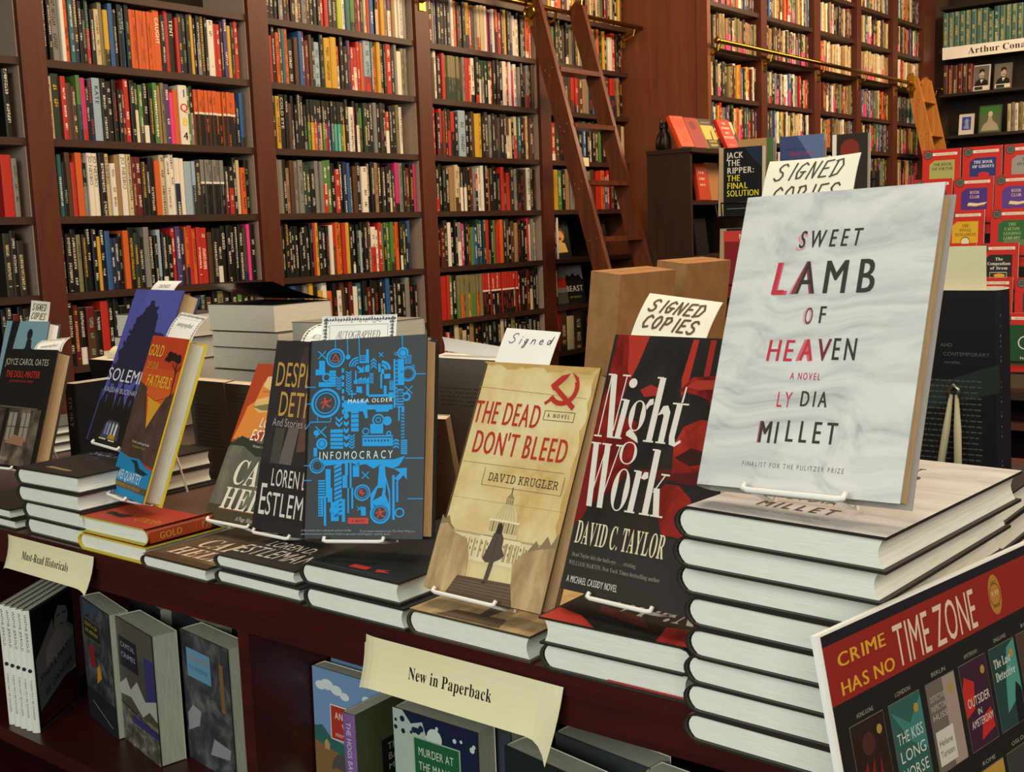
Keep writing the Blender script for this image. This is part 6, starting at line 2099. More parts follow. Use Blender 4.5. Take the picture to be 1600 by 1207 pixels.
# second spinner a little behind: only its top pocket shows above the fur-printed book
SX2, SY2 = -1.10, 2.86
r = thing('wire_rack', 'second wire spinner, mostly hidden, with a blue paperback at its top', 'rack', (SX2, SY2, 0))
m = MB()
m.tube([(0, 0, .02), (0, 0, 1.42)], .012, WIRE_BLACK, 10)
m.build('pole', r, True)
m = MB()
m.tube([(.088 * cos(a), .088 * sin(a), .012) for a in [2 * PI * k / 20 for k in range(20)]], .010, WIRE_BLACK, 8, True)
m.tube([(-.088, 0, .012), (.088, 0, .012)], .008, WIRE_BLACK)
m.build('base', r, True)
m = MB()
for x0, x1 in ((-.345, -.235), (-.228, -.098), (-.088, .018)):
    m.tube([(x0, -.030, 1.43), (x0, -.034, 1.335), (x0, -.082, 1.335), (x0, -.086, 1.37), (x1, -.086, 1.37), (x1, -.082, 1.335), (x1, -.034, 1.335), (x1, -.030, 1.43)], .0022, WIRE_BLACK, 6)
    m.tube([(x0, -.058, 1.335), (x1, -.058, 1.335)], .002, WIRE_BLACK, 6)
m.tube([(-.345, -.03, 1.40), (.018, -.03, 1.40)], .0025, WIRE_BLACK, 6)
m.tube([(0, -.03, 1.40), (0, 0, 1.40)], .0025, WIRE_BLACK, 6)
m.build('wire_pocket', r, True)


def blue2(A, w, h):
    A.poly([(w * .4, h), (w, h), (w, h * .5), (w * .7, h * .7)], '5a6f9c', 1)
    A.text('SECRET HISTORY', w * .12, h * .80, 5, '2a3a6a', 1, wd=w * .7, style='sans')
    A.text('NIGHT TRAIN', w * .25, h * .72, 8, 'a8343c', 1, wd=w * .55, style='bold')


G2 = 'paperbacks in the second spinner'
book('slate-blue paperback with small red words above the ivory slip', .118, .178, .02, (SX2 - .222, SY2 - .078, 1.339), (-.03, 0, 0), art=blue2, front='3c4a78', soft=True, name='paperback_book', group=G2)
book('plain tan paperback beside the slate-blue one in the second spinner', .10, .18, .02, (SX2 - .340, SY2 - .078, 1.339), (-.03, 0, 0), front='a98558', soft=True, name='paperback_book', group=G2, art=lambda A, w, h: A.rect(w * .82, 0, w, h, '4d6a3a', 1))
book('dark paperback with small red flower, last in the second spinner', .09, .172, .02, (SX2 - .080, SY2 - .078, 1.339), (-.03, 0, 0), front='2c2622', soft=True, name='paperback_book', group=G2, art=lambda A, w, h: (A.disc(w * .5, h * .78, w * .28, '7a2a20', 1, 9), A.rect(w * .0, h * .5, w * .12, h, 'e0dccf', 1)))

# ------------------------------------------------------------------ red booklets on a dark stand
r = thing('display_stand', 'dark wooden stand with a black wire tier rack of red booklets on it', 'stand', (-1.16, 2.96, 0))
m = MB()
m.box(0, .95, 0, .34, .845, .865, WOOD_CASE)
m.build('top', r)
for z in (.785, .655, .35, .1):
    m = MB()
    m.box(.02, .93, .004, .33, z - .016, z, wood('rust_shelf_%d' % int(z * 100), '4a2a1e', '5e3626', (1, 10, 10)))
    m.build('shelf', r)
for x in (0, .93):
    m = MB()
    m.box(x, x + .02, 0, .34, 0, .845, WOOD_CASE)
    m.build('side_panel', r)
m = MB()
m.box(.02, .93, .33, .34, 0, .845, BACKING)
m.build('back_panel', r)
TROWS = [(3.22, 1.482, [-1.108, -1.001, -.894]), (3.19, 1.402, [-1.120, -1.013, -.908]), (3.16, 1.315, [-1.026, -.908]), (3.13, 1.227, [-1.037, -.931]), (3.10, 1.139, [-.936, -.828]), (3.07, 1.051, [-.960, -.855])]
BH, BW = .150, .102
for k, (Y, zt, xs) in enumerate(TROWS):
    m = MB()
    zb = zt - BH - .003
    x0, x1 = -1.13 + 1.16, -.70 + 1.16
    y_ = Y - 2.96
    m.tube([(x0, y_ - .008, zb + .03), (x1, y_ - .008, zb + .03)], .0022, WIRE_BLACK, 6)
    m.tube([(x0, y_ + .0, zb), (x1, y_ + .0, zb)], .0022, WIRE_BLACK, 6)
    m.tube([(x0, y_ + .012, zb), (x1, y_ + .012, zb)], .0022, WIRE_BLACK, 6)
    for x in (x0, x1):
        m.tube([(x, y_ - .008, zb + .03), (x, y_ - .006, zb), (x, y_ + .012, zb), (x, y_ + .022, zb + .09)], .0022, WIRE_BLACK, 6)
        m.tube([(x, y_ + .012, zb), (x, y_ + .012, .865)], .0022, WIRE_BLACK, 6)
    m.build('wire_tier', r, True)

RED = 'c8291d'
BADGE, BADGE2 = '6d6a60', '2c2b28'


def booklet(label, x, y, zt, lab, words, wc='f0e8dc', style='serif', extra=None):
    def art(A, w, h):
        A.rect(w * .24, h * .885, w * .92, h * .935, 'f0dcc8', 1)
        A.text('BIBLIOMYSTERIES', w * .36, h * .897, 3.2, '7a6a5a', 2, wd=w * .5, style='sans')
        A.disc(w * .16, h * .905, w * .115, BADGE2, 2, 20)
        A.disc(w * .16, h * .905, w * .098, BADGE, 3, 20)
        A.rect(w * .10, h * .925, w * .22, h * .938, BADGE2, 4)
        A.rect(w * .09, h * .895, w * .23, h * .908, BADGE2, 4)
        A.rect(w * .11, h * .872, w * .21, h * .882, BADGE2, 4)
        if lab:
            A.poly([(w * .2, h * .42), (w * .86, h * .42), (w * .86, h * .80), (w * .32, h * .80), (w * .2, h * .73)], lab, 1)
        for i, tx in enumerate(words):
            A.text(tx, w * .54, h * (.70 - .078 * i), 7.6, wc, 2, wd=min(w * .56, len(tx) * 6.2), style=style, align='c')
        if extra:
            extra(A, w, h)
    return book(label, BW, BH, .007, (x, y, zt - BH), (-.05, 0, 0), art=art, front=RED, soft=True, name='red_booklet', cat='booklet', group='red booklets in the tier rack', pg=PAGE_CREAM)


def openbook(A, w, h):
    A.poly([(w * .36, h * .50), (w * .56, h * .48), (w * .80, h * .51), (w * .86, h * .55), (w * .62, h * .53), (w * .40, h * .55)], 'e8d2ac', 2)
    A.poly([(w * .36, h * .47), (w * .80, h * .47), (w * .80, h * .5), (w * .56, h * .475), (w * .36, h * .495)], '8a4a2c', 2)


R3, R2, R1 = TROWS[2], TROWS[1], TROWS[0]
booklet('red booklet with olive label and black title, first of the top row', -1.108, R1[0], R1[1], 'a9a860', ('THE BOOK', 'OF VIRTUE'), '20201a', 'bold')
booklet('red booklet with dark blue label, middle of the top row', -1.001, R1[0], R1[1], '2a3474', ('THE BOOK', 'OF GHOSTS'), 'e8e4e0', 'serif', lambda A, w, h: A.disc(w * .56, h * .50, w * .14, RED, 2, 14, h * .05))
booklet('red booklet with grey label, cut by the picture edge in the top row', -.894, R1[0], R1[1], '9a968c', ('THE', 'MYSTERY'), '2a2622')
booklet('red booklet mostly hidden behind the fur-printed book, second row', -1.120, R2[0], R2[1], '3a3a38', (), 'e8e4e0')
booklet('red booklet with purple label and open book, nearer the fur-printed book', -1.013, R2[0], R2[1], '4a2f7e', ('BOOK', 'CLUB'), 'e8b8a0', 'bold', openbook)
booklet('red booklet with purple label and open book, at the picture edge', -.908, R2[0], R2[1], '5a3c8c', ('BOOK', 'CLUB'), 'e8b8a0', 'bold', openbook)
booklet('red booklet with yellow label and small bald head, third row', -1.026, R3[0], R3[1], 'd8ab24', ('THE', 'FINAL', 'TESTAMENT'), '3a2c14', 'serif', lambda A, w, h: (A.disc(w * .54, h * .45, w * .12, '4a3a1c', 2), A.disc(w * .54, h * .445, w * .105, 'ead8b0', 3)))
booklet('red booklet with green label and pale green title, third row', -.908, R3[0], R3[1], '2f6432', ('THE', 'CAXTON', 'LENDING', 'LIBRARY'), 'c8d88a', 'ital', lambda A, w, h: A.rect(w * .34, h * .36, w * .86, h * .46, '6a7a5a', 2))
booklet('red booklet, back of its cover plain, beside the tan and cream slip', -1.037, TROWS[3][0], TROWS[3][1], 'b8402c', ())
booklet('red booklet with black label and white script title, fourth row', -.931, TROWS[3][0], TROWS[3][1], '26231e', ('The', 'Compendium', 'of Srem'), 'ece8dc', 'serif', lambda A, w, h: (A.rect(w * .32, h * .40, w * .74, h * .50, 'd8d0c0', 2), A.rect(w * .33, h * .41, w * .73, h * .49, '3a2c1a', 3), A.disc(w * .56, h * .44, w * .14, 'd8a838', 4, 12, h * .035)))
booklet('red booklet with brown and green picture label, fifth row', -.936, TROWS[4][0], TROWS[4][1], '5c4a2c', ('The Book of', 'the Lion'), 'd8a05a', 'serif', lambda A, w, h: (A.rect(w * .74, h * .36, w * .86, h * .74, '2c5a34', 2), A.disc(w * .46, h * .46, w * .26, 'c8925a', 2, 14, h * .06)))
booklet('red booklet cut by the picture edge in the fifth row', -.828, TROWS[4][0], TROWS[4][1], '3a3834', ('THE', 'LITTLE', 'MEN'))
booklet('red booklet with grey-blue label and small landscape, bottom row', -.960, TROWS[5][0], TROWS[5][1], '8fa3ac', (), '2a2622', 'serif', lambda A, w, h: (A.rect(w * .22, h * .12, w * .86, h * .82, '8fa3ac', 2), A.text('CONDOR', w * .56, h * .72, 6, 'e0e4e4', 3, wd=w * .5, align='c'), A.rect(w * .34, h * .22, w * .78, h * .6, 'd8d8d0', 3), A.rect(w * .36, h * .24, w * .76, h * .46, '5a4a2c', 4), A.rect(w * .36, h * .46, w * .76, h * .58, '3c4a2c', 4)))
booklet('red booklet with dark green label and white ring, bottom row', -.855, TROWS[5][0], TROWS[5][1], '1f4a2a', (), 'e8e4dc', 'serif', lambda A, w, h: (A.rect(w * .2, h * .12, w * .86, h * .8, '1f4a2a', 2), A.ring(w * .62, h * .5, w * .17, w * .03, 'd8dcd0', 3), A.text('Its in', w * .5, h * .22, 6, 'e0e0d4', 3, wd=w * .4)))
book('dark purple paperback standing under the red booklets, pale emblem on its spine', .10, .088, .026, (-.832, 2.975, .656), (0, 0, PI / 2), front='3a1f46', soft=True, name='paperback_book', sart=lambda j, w, h, t: Art(j, lambda x, z, l: (-.0004 - .0001 * l, t * .5 - x / 1000, z / 1000)).disc(0, 68, 4, 'b8a8c0', 1, 6), group=None)

# ------------------------------------------------------------------ card on a pole at the end of the table
P0 = Vector((-.1895, .595, .669))
o = thing('display_card', 'large red-headed advertising card with five small book covers, beside the tall stack', 'sign', P0, (-.2001, 0, 1.3972))
PW, PH = .275, .4
m = MB()
m.box(0, PW, 0, .004, 0, PH, CARD_WHITE)
A = Art(m, lambda x, z, l: (x / 1000, -.0001 - .00012 * l, z / 1000))
w, h = PW * 1000, PH * 1000
A.rect(3.5, 0, w - 3, h - 1.5, '1d1b18', 1)
A.rect(3.5, h - 8, w - 3, h - 1.5, '1c1a20', 2)
A.rect(3.5, h - 43, w - 3, h - 8, '8e241d', 2)
A.text('CRIME', 15, h - 23, 8, 'd8a232', 3, wd=53, style='bold')
A.text('HAS NO', 14, h - 39.5, 8, 'd8a232', 3, wd=60, style='bold')
A.text('TIME ZONE', 77, h - 40, 26, 'dcc3ae', 3, wd=104, style='sans')
A.disc(210, h - 25, 9, 'b07a34', 3, 24, 14)
A.ring(210, h - 25, 8, .6, '6a4420', 4)
A.text('ONLY', 210, h - 18, 2.6, '5a3a1c', 4, wd=9, align='c')
A.text('$9.99', 210, h - 26, 3.6, 'e0c090', 4, wd=10, align='c')
A.text('EACH', 210, h - 34, 2.6, '5a3a1c', 4, wd=9, align='c')
TH = [(16, '2a1a18', 'HONG KONG'), (59, '2f5a52', 'LONDON'), (103, '6a5f58', 'BERLIN'), (146, '3a1d33', 'AMSTERDAM'), (188, '24413e', 'ENGLAND'), (229, '333', 'ROME')]
for row in range(3):
    for i, (x0, c, city) in enumerate(TH):
        if i == 5:
            c = '4a3a2c'
        z1 = h - 59 - row * 72
        z0 = z1 - 57
        if z0 < 2:
            continue
        x1 = x0 + 36
        if row:
            c = ['8a6a2a', '5a2a2a', '2a3a5a', 'b08a3a', '3a3a3a', '5a4a3a'][i]
        A.rect(x0 - .5, z0 - .5, x1 + .5, z1 + .5, '6a665e', 2)
        A.rect(x0, z0, x1, z1, c, 3)
        A.text(city if row == 0 else ['PARIS', 'VENICE', 'TOKYO', 'ROME', 'OSLO', 'LIMA'][i], (x0 + x1) / 2, z1 + 3, 2.6, '9a968c', 2, wd=18, align='c')
        A.disc(x1 - 7, z1 - 9, 3, 'a8863c', 5, 10)
        if row == 0:
            if i == 0:
                for k in range(3):
                    A.poly([(x0 + 4 + k * 9, z0), (x0 + 9 + k * 9, z0), (x0 + 12 + k * 7, z0 + 34), (x0 + 6 + k * 9, z0 + 26)], '7a1d1d', 4)
                A.disc(x0 + 16, z1 - 14, 7, '4a2622', 4)
            elif i == 1:
                A.poly([(x0, z1 - 4), (x0 + 20, z1 - 16), (x1, z1 - 2), (x1, z0 + 20), (x0 + 18, z0 + 30)], '3d7a78', 4)
                for k, tx in enumerate(('THE KISS', 'LONG', 'HORSE')):
                    A.text(tx, x0 + 3, z1 - 26 - k * 11, 7, 'c8d0c8', 5, wd=30, style='sans')
            elif i == 2:
                A.rect(x0 + 20, z0, x1, z1, '9a8a80', 4)
                A.rect(x0 + 2, z0 + 4, x0 + 24, z0 + 26, 'c9c4ba', 5)
                for k, tx in enumerate(('DETECTIVE', 'INSPECTOR', 'HUSS')):
                    A.text(tx, x0 + 2, z1 - 12 - k * 6, 3.6, 'b8b4ac', 5, wd=18)
                A.text('Helene', x0 + 4, z0 + 16, 4, '4a463e', 6, wd=17)
                A.text('Tursten', x0 + 4, z0 + 9, 4, '4a463e', 6, wd=17)
            elif i == 3:
                A.poly([(x0, z0 + 22), (x0 + 12, z0 + 26), (x0 + 16, z1 - 14), (x0 + 4, z1 - 8), (x0, z1 - 16)], 'b82a26', 4)
                A.poly([(x0 + 14, z0 + 4), (x1 - 2, z0 + 8), (x1 - 4, z0 + 22), (x0 + 20, z0 + 18)], 'b82a26', 4)
                A.text('OUTSIDER', x0 + 3, z0 + 28, 6, 'dccfc8', 6, wd=30, style='sans')
                A.text('IN', x0 + 14, z0 + 21, 4, 'dccfc8', 6)
                A.text('AMSTERDAM', x0 + 4, z0 + 14, 5, 'dccfc8', 6, wd=29, style='sans')
            elif i == 4:
                A.poly([(x0 + 12, z0 + 10), (x1, z0 + 20), (x1, z1), (x0 + 24, z1 - 4), (x0 + 16, z0 + 30)], '4a8f86', 4)
                A.poly([(x0 + 24, z0), (x0 + 34, z0), (x0 + 35, z0 + 22), (x0 + 29, z0 + 28), (x0 + 25, z0 + 18)], '14181c', 5)
                A.text('The Last', x0 + 3, z1 - 14, 6, 'd8dcd4', 6, wd=24, style='serif')
                A.text('Detective', x0 + 3, z1 - 23, 6, 'd8dcd4', 6, wd=28, style='serif')
m.build('card', o)
inv = (Matrix.Translation(P0) @ o.rotation_euler.to_matrix().to_4x4()).inverted()
m = MB()
m.tube([inv @ Vector(p) for p in ((-.150, .705, .70), (-.110, .66, .60), (-.09, .62, .014))], .008, WIRE_BLACK, 10)
m.build('pole', o, True)
m = MB()
m.tube([inv @ Vector((-.09 + .12 * cos(a), .62 + .12 * sin(a), .010)) for a in [2 * PI * k / 20 for k in range(20)]], .009, WIRE_BLACK, 8, True)
m.tube([inv @ Vector((-.21, .62, .010)), inv @ Vector((.03, .62, .010))], .008, WIRE_BLACK)
m.build('base', o, True)

# ------------------------------------------------------------------ paperbacks on the shelf under the table top
SZ = .5905
GS = 'paperbacks on the shelf under the table'


def danger(A, w, h):
    A.rect(4, 4, w - 4, h - 4, '1f1c1b', 1)
    A.rect(6, 6, w - 6, h * .30, '4d1a18', 2)
    A.poly([(6, h * .30), (6, h * .58), (w * .55, h * .86), (w - 6, h * .66), (w - 6, h * .34)], '8f8a84', 2)
    A.disc(w * .68, h * .80, w * .17, 'a9a49c', 3, 18, h * .115)
    A.poly([(w * .50, h * .74), (w * .48, h * .9), (w * .66, h * .96), (w * .90, h * .9), (w * .88, h * .72), (w * .82, h * .86), (w * .64, h * .90), (w * .54, h * .84)], '191614', 4)
    A.poly([(w * .58, h * .82), (w * .66, h * .83), (w * .66, h * .815), (w * .58, h * .81)], '2a2623', 5)
    A.poly([(w * .72, h * .83), (w * .80, h * .82), (w * .80, h * .806), (w * .72, h * .815)], '2a2623', 5)
    A.poly([(w * .64, h * .745), (w * .73, h * .745), (w * .70, h * .732), (w * .66, h * .732)], '5a3a36', 5)
    A.poly([(w * .3, h * .62), (w * .55, h * .72), (w * .8, h * .70), (w * .94, h * .6), (w * .94, h * .3), (w * .2, h * .3)], 'b3aca4', 2)
    A.poly([(w * .05, h * .38), (w * .94, h * .60), (w * .94, h * .36), (w * .05, h * .16)], '7c8288', 6)
    A.text('THERE MAY', w * .12, h * .375, 10.5, '1d1b1a', 7, wd=w * .72, style='sans', rot=.30)
    A.text('BE DANGER', w * .20, h * .25, 10.5, '1d1b1a', 7, wd=w * .70, style='sans', rot=.30)
    A.text('IANTHE JERROLD', w * .12, h * .12, 7, '8a3a34', 7, wd=w * .7, style='sans', rot=.04)
    A.text('A GOLDEN AGE MYSTERY', w * .12, h * .05, 4, '8a5a50', 7, wd=w * .7, style='sans', rot=.04)


def ij_spine(j, w, h, t):
    A = Art(j, lambda x, z, l: (-.0004 - .0001 * l, t * .5 - z / 1000, h - x / 1000))
    A.text('IANTHE JERROLD', 6, -1.8, 3.6, '2a2826', 2, wd=58, style='sans')
    A.disc(92, 0, 3.2, '2a2826', 2, 12)
    A.text('THERE MAY BE DANGER', 106, -1.4, 2.9, '6a6660', 2, wd=62, style='sans')


A_D = 2.13
for i in range(5):
    x = -1.577 - .0150 * i
    book(f'white-spined paperback, {["its photo cover showing, end of the row by the curled ones", "second from the one with the photo cover", "third from the one with the photo cover", "fourth from the one with the photo cover", "fifth from the one with the photo cover"][i]}', .128, .188, .0122, (x, .822 - .001 * i, SZ), (0, 0, A_D), art=danger if i == 0 else None, front='55524e', spine='e8e6df', soft=True, name='paperback_book', sart=ij_spine, group='white-spined paperbacks under the table')

SMOKE = noisy('dusky_photo', [(.3, '1c1d22'), (.5, '3b3c44'), (.7, '6a6762')], 30, rough=.4, dist=.6)
SMOKE2 = noisy('city_photo', [(.3, '2c2a28'), (.5, '57524a'), (.68, '8a8478'), (.85, 'b8b2a4')], 45, (1, 1, 1.6), .4, 5, .4)


def pbart1(A, w, h):
    A.rect(0, 0, w, h, SMOKE, 1)
    A.rect(0, 0, w, h * .26, '22242a', 2)
    A.rect(w * .06, h * .68, w * .66, h * .86, '4a4838', 2)
    A.rect(w * .08, h * .70, w * .64, h * .84, '23221c', 3)
    A.text('DEATH OF', w * .12, h * .79, 6, 'b09a4a', 4, wd=w * .45)
    A.text('AN AIRMAN', w * .12, h * .735, 6, 'b09a4a', 4, wd=w * .45)
    A.rect(w * .22, h * .46, w * .40, h * .64, '8a2420', 3)
    A.poly([(w * .42, h * .34), (w * .6, h * .42), (w * .56, h * .52), (w * .46, h * .48)], 'c98a2c', 3)
    A.poly([(w * .1, h * .86), (w * .6, h * .96), (w * .8, h), (w * .1, h)], '3f4a58', 2)
    A.line([(w * .2, h * .16), (w * .85, h * .06)], 1.6, '8f8a80', 3)


def pbart2(A, w, h):
    A.rect(0, 0, w, h, '4a463f', 1)
    A.rect(0, h * .74, w, h, '54504a', 2)
    A.rect(w * .74, h * .44, w, h * .80, '35346a', 2)
    A.rect(w * .05, h * .62, w * .56, h * .86, '1b1d2c', 3)
    A.text('CAPITAL', w * .1, h * .78, 7, '9aa0b0', 4, wd=w * .4)
    A.text('CRIMES', w * .1, h * .70, 7, '9aa0b0', 4, wd=w * .4)
    A.poly([(0, h * .46), (w * .2, h * .54), (w * .3, h * .46), (w * .5, h * .56), (w * .7, h * .44), (w, h * .5), (w, h * .34), (w * .8, h * .38), (w * .6, h * .3), (w * .3, h * .4), (0, h * .38)], 'a9a8a6', 3)
    A.rect(0, 0, w, h * .30, SMOKE2, 3)
    A.rect(w * .3, h * .2, w, h * .26, '35346a', 4)
    A.line([(0, h * .32), (w, h * .24)], 1.6, '1d1b19', 4)


def pbart3(A, w, h):
    A.rect(0, 0, w, h, SMOKE, 1)
    A.rect(w * .12, h * .66, w * .62, h * .88, '5f8fb0', 3)
    A.text('RESORTING', w * .16, h * .80, 6, 'b06a50', 4, wd=w * .40)
    A.text('TO MURDER', w * .16, h * .72, 6, '3a5a70', 4, wd=w * .40)
    A.poly([(w * .05, h * .22), (w * .3, h * .3), (w * .36, h * .42), (w * .18, h * .44), (w * .06, h * .36)], '8f8f90', 2)
    A.poly([(w * .5, h * .12), (w * .9, h * .16), (w * .94, h * .24), (w * .6, h * .26)], '8f9094', 2)
    A.rect(w * .8, h * .5, w * .88, h * .86, '7a5a34', 2)


def curled(label, x, y, a, w, h, t, art, back, tone, curl=.0):
    return book(label, w, h, t, (x, y, SZ), (0, 0, a), art=art, front='2c2c30', spine='2a2a2e', back=back, soft=True, name='paperback_book', pg=tone, group=GS)


PG2 = pages('shaded_pages', '9f9d8c', 'bdbba8')  # greyer page edges: the shade under the table put into their colour
curled('paperback with dark photo cover and small yellow title box, first of the face-out three', -1.577, .904, -.235, .125, .188, .030, pbart1, '3a3a3c', PG2)
curled('thick paperback with city photo and dark blue title box, middle of the face-out three', -1.452, .884, -.20, .128, .186, .037, pbart2, '55524c', PG2)
curled('paperback with blue title box and green back, last of the face-out three', -1.324, .902, -.135, .128, .186, .034, pbart3, '4d7468', PG2)
for i, (x, y, a) in enumerate(((-1.545, .965, -.22), (-1.42, .955, -.19), (-1.30, .968, -.13))):
    curled(f'paperback hidden in the second row, behind the {["first", "middle", "last"][i]} face-out one', x, y, a, .125, .184, .034, None, '4a4a48', PG2)


def antidote(A, w, h):
    A.rect(0, 0, w, h, '6f8fb4', 1)
    for x, z, r_ in ((14, 172, 9), (26, 175, 11), (42, 171, 10), (56, 166, 8), (94, 170, 8), (104, 168, 7)):
        A.disc(x, z, r_, 'cfd6da', 2, 14, r_ * .62)
    A.poly([(0, 96), (0, 118), (14, 122), (30, 108), (60, 104), (w, 92), (w, 80)], '2f5f5a', 2)
    A.poly([(0, 0), (0, 100), (30, 94), (70, 86), (w, 84), (w, 0)], '7f5f3c', 3)
    A.poly([(18, 92), (26, 92), (27, 100), (22, 106), (17, 100)], 'b08a5a', 4)
    A.poly([(34, 72), (56, 70), (58, 84), (50, 92), (40, 90), (32, 82)], '4d4a48', 4)
    A.poly([(32, 84), (29, 70), (32, 68), (36, 78)], '4d4a48', 4)
    A.rect(30, 108, 104, 152, 'e8ddc8', 4)
    A.rect(31.2, 109.2, 104, 150.8, 'a8322a', 5)
    A.text('ANTIDOTE TO', 38, 135, 8.6, 'ece2cc', 6, wd=64, style='sans')
    A.text('VENOM', 50, 122, 8.6, 'ece2cc', 6, wd=36, style='sans')
    A.text('FREEMAN WILLS CROFTS', 38, 113, 4, 'e0c8a8', 6, wd=60, style='sans')
    A.poly([(0, 40), (30, 64), (62, 42), (60, 36), (0, 36)], 'ddd0b4', 5)
    A.poly([(4, 0), (4, 40), (30, 60), (58, 40), (58, 0)], 'e8dcc2', 5)
    A.ring(30, 46, 6, 1.4, '8a7a60', 6, 16, -.4, PI + .4)
    A.rect(0, 0, 16, 28, '9a2a26', 6)
    A.rect(44, 0, 60, 28, '9a2a26', 6)
    A.rect(18, 0, 42, 30, 'cfc4a8', 6)


book('paperback with blue sky, red title box and white gabled house', .116, .194, .02, (-1.046, .892, SZ), (-.02, 0, 0), art=antidote, front='6f8fb4', soft=True, name='paperback_book', pg=PG2, group=GS)
book('second copy hidden behind the blue-sky paperback', .116, .194, .02, (-1.046, .922, SZ), (-.02, 0, 0), front='6f8fb4', soft=True, name='paperback_book', pg=PAGE_GREY, group=GS)


def hog(A, w, h):
    A.rect(0, 0, w, h, '4a5230', 1)
    A.rect(w * .34, h * .50, w, h * .76, '1d1b18', 2)
    A.text('THE HOGS', w * .42, h * .68, 8, 'a8a292', 3, wd=w * .5)
    A.text('BACK', w * .42, h * .615, 8, 'a8a292', 3, wd=w * .3)
    A.text('MYSTERY', w * .42, h * .55, 7, 'a8a292', 3, wd=w * .5)


def hog_spine(j, w, h, t):
    A = Art(j, lambda x, z, l: (-.0004 - .0001 * l, t * .5 - z / 1000, h - x / 1000))
    A.text('THE HOGS BACK MYSTERY', 10, -3.4, 6.8, 'cfc0dc', 2, wd=110, style='sans')


book('paperback turned spine out, purple spine and olive cover', .118, .186, .020, (-.906, .832, SZ), (0, 0, PI / 2 + .03), art=hog, front='4a5230', spine='7b5a92', soft=True, name='paperback_book', pg=PG2, sart=hog_spine, group=GS)


def manor(A, w, h):
    A.rect(0, 0, w, h, '18203a', 1)
    A.poly([(0, h), (w * .12, h), (w * .22, h * .93), (w * .36, h * .96), (w * .4, h * .88), (w * .52, h * .84), (w * .5, h * .4), (0, h * .3)], 'a9b8b0', 2)
    A.disc(w * .5, h * .88, w * .09, 'c3cec6', 3)
    rr = random.Random(3)
    for i in range(22):
        A.disc(w * rr.uniform(.4, .98), h * rr.uniform(.5, .95), rr.uniform(1, 3.6), 'c3cec6', 3, 8)
    for i in range(10):
        A.disc(w * rr.uniform(.02, .35), h * rr.uniform(.86, .97), rr.uniform(2, 4), '18203a', 4, 8)
    A.rect(w * .24, h * .26, w * .80, h * .86, '9ab09a', 5)
    A.rect(w * .255, h * .268, w * .785, h * .852, '1f5a3a', 6)
    A.text('MURDER AT', w * .30, h * .75, 9.4, 'c8d4b4', 7, wd=w * .42, style='sans')
    A.text('THE MANOR', w * .30, h * .66, 9.4, 'c8d4b4', 7, wd=w * .44, style='sans')
    A.text('Country House', w * .28, h * .56, 6, '8fb08a', 7, wd=w * .4, style='sans')
    A.text('Mysteries', w * .28, h * .50, 6, '8fb08a', 7, wd=w * .3, style='sans')
    A.poly([(0, h * .46), (w * .14, h * .56), (w * .25, h * .44), (w * .22, 0), (0, 0)], '7a3a2c', 3)


book('paperback with green title box on a night-blue and white flecked cover', .124, .187, .030, (-.886, .872, SZ), (0, 0, 0), art=manor, front='18203a', soft=True, name='paperback_book', pg=PG2, group=GS)
for i in range(2):
    book(f'copy {["just", "farther"][i]} behind the paperback with green title box', .126, .187, .028, (-.872 + .004 * i, .908 + .031 * i, SZ), (0, 0, 0), front='3a3d48', back='4a4a48', soft=True, name='paperback_book', pg=PAGE_GREY, group=GS)


def darkcurve(A, w, h):
    A.rect(0, 0, w, h, '1d2624', 1)
    A.ring(w * 1.0, h * .2, w * .9, 1.2, '6a7470', 2, 30, PI * .5, PI)
    A.text('SILENT NIGHTS', w * .2, h * .72, 8, '7a8a80', 2, wd=w * .6)


book('dark green-black paperback with a thin pale arc, under the cream sign', .128, .186, .030, (-.722, .868, SZ), (0, 0, -.16), art=darkcurve, front='1d2624', soft=True, name='paperback_book', pg=PG2, group=GS)
book('grey-topped paperback behind the green-black one', .128, .184, .035, (-.70, .925, SZ), (0, 0, -.12), front='3a3d40', soft=True, name='paperback_book', pg=PAGE_GREY, group=GS)
book('orange-edged dark paperback farther along the shelf under the sign', .128, .184, .030, (-.575, .90, SZ), (0, 0, -.10), front='7a3a2a', soft=True, name='paperback_book', pg=PAGE_GREY, group=GS)
# papers lying on the shelf below
for i in range(2):
    lying(f'{["white", "grey"][i]}-paged paperback lying on the lowest visible shelf under the white spines', .12, .19, .018, -1.70 + .13 * i, .82, .3005, .0, front='26302a', soft=True, name='paperback_book', pg=PAGE_WHITE, group='paperbacks lying on the bottom shelf')

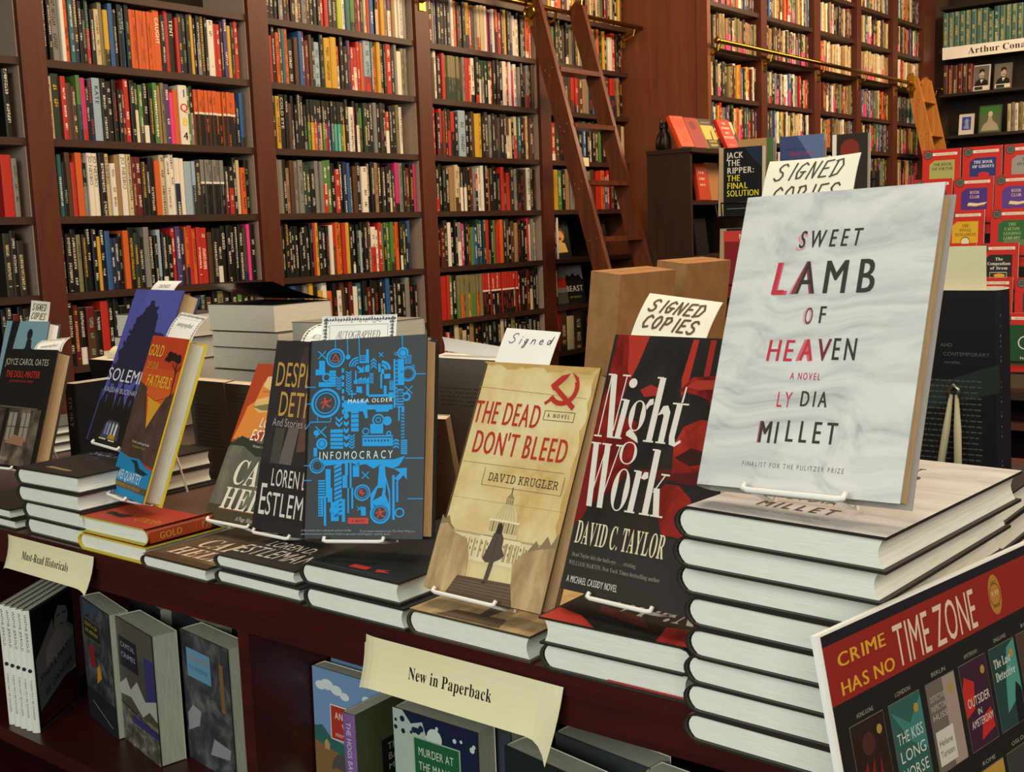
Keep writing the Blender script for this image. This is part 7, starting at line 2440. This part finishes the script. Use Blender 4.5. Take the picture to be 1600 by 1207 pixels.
# ------------------------------------------------------------------ covers facing out in the ladder bay
def lady(A, w, h):
    A.rect(0, 0, w, h, '1a1814', 1)
    A.text('SAVAGE', w * .5, h * .84, 12, '8f8a70', 2, wd=w * .7, style='ital', align='c')
    A.disc(w * .5, h * .58, w * .24, 'd9a066', 3, 16, h * .16)
    A.poly([(w * .24, h * .6), (w * .28, h * .78), (w * .6, h * .8), (w * .78, h * .66), (w * .72, h * .6), (w * .6, h * .72), (w * .36, h * .7)], '7a4a24', 4)
    A.poly([(w * .2, h * .12), (w * .3, h * .38), (w * .5, h * .44), (w * .74, h * .38), (w * .84, h * .14)], 'd8b46a', 3)
    A.disc(w * .52, h * .51, w * .06, '8a2a20', 5, 10)
    A.rect(w * .02, 2, w * .2, h * .12, 'a8983a', 3)


def smoky(A, w, h):
    A.rect(0, 0, w, h, noisy('smoky_cover', [(.3, '1c1a17'), (.55, '3d3a36'), (.75, '85827c')], 18, rough=.4, dist=1.2), 1)
    A.rect(0, 0, w * .5, h * .5, '6a4a1e', 2)


def redgrey(A, w, h):
    A.rect(0, 0, w, h, '77756e', 1)
    A.rect(0, h * .72, w * .5, h, '3a3a38', 2)
    A.poly([(0, h * .45), (w, h * .42), (w, h * .66), (w * .5, h * .72), (0, h * .6)], 'a82a20', 2)
    A.rect(0, 0, w, h * .3, '4a4a44', 2)


def batty(A, w, h):
    A.rect(0, 0, w, h, '1c1b19', 1)
    A.rect(0, h * .62, w, h, '8f8c84', 2)
    A.poly([(w * .05, h * .62), (w * .2, h * .76), (w * .36, h * .70), (w * .5, h * .8), (w * .64, h * .70), (w * .8, h * .76), (w * .95, h * .62)], '1c1b19', 3)
    A.text('BEAST', w * .06, h * .30, 30, 'd8d2c2', 4, wd=w * .88, style='bold')
    A.text('OF NIGHT', w * .2, h * .12, 10, 'a8904a', 4, wd=w * .6, style='bold')


GL = 'paperbacks facing out in the ladder bay'
for lab, y, zi, w, h, front, art, turn in (
        ('paperback with yellow-haired woman on black, face out under the ladder', 4.868, 6, .128, .196, '1a1814', lady, -.3),
        ('paperback with drifting smoke, face out between the ladder stiles', 5.22, 6, .14, .198, '2c2a26', smoky, -.22),
        ('grey paperback with red band, face out on the ladder bay shelf', 4.84, 7, .125, .2, '77756e', redgrey, -.25),
        ('black paperback with large white letters and bat shape, face out', 4.985, 7, .135, .2, '1c1b19', batty, -.25)):
    faceout(lab, XW - .09, y, ZS[zi], w, h, .02, .20, front, art, group=GL, turn=turn)
o = thing('shelf_label', 'small blank cream card on a shelf edge seen between the ladder stiles', 'label', (XW - .0112, 4.98, 1.656 - .024), (0, 0, 0))
m = MB()
m.box(0, .0012, 0, .13, 0, .045, PAPER_WARM)
m.build('card', o)
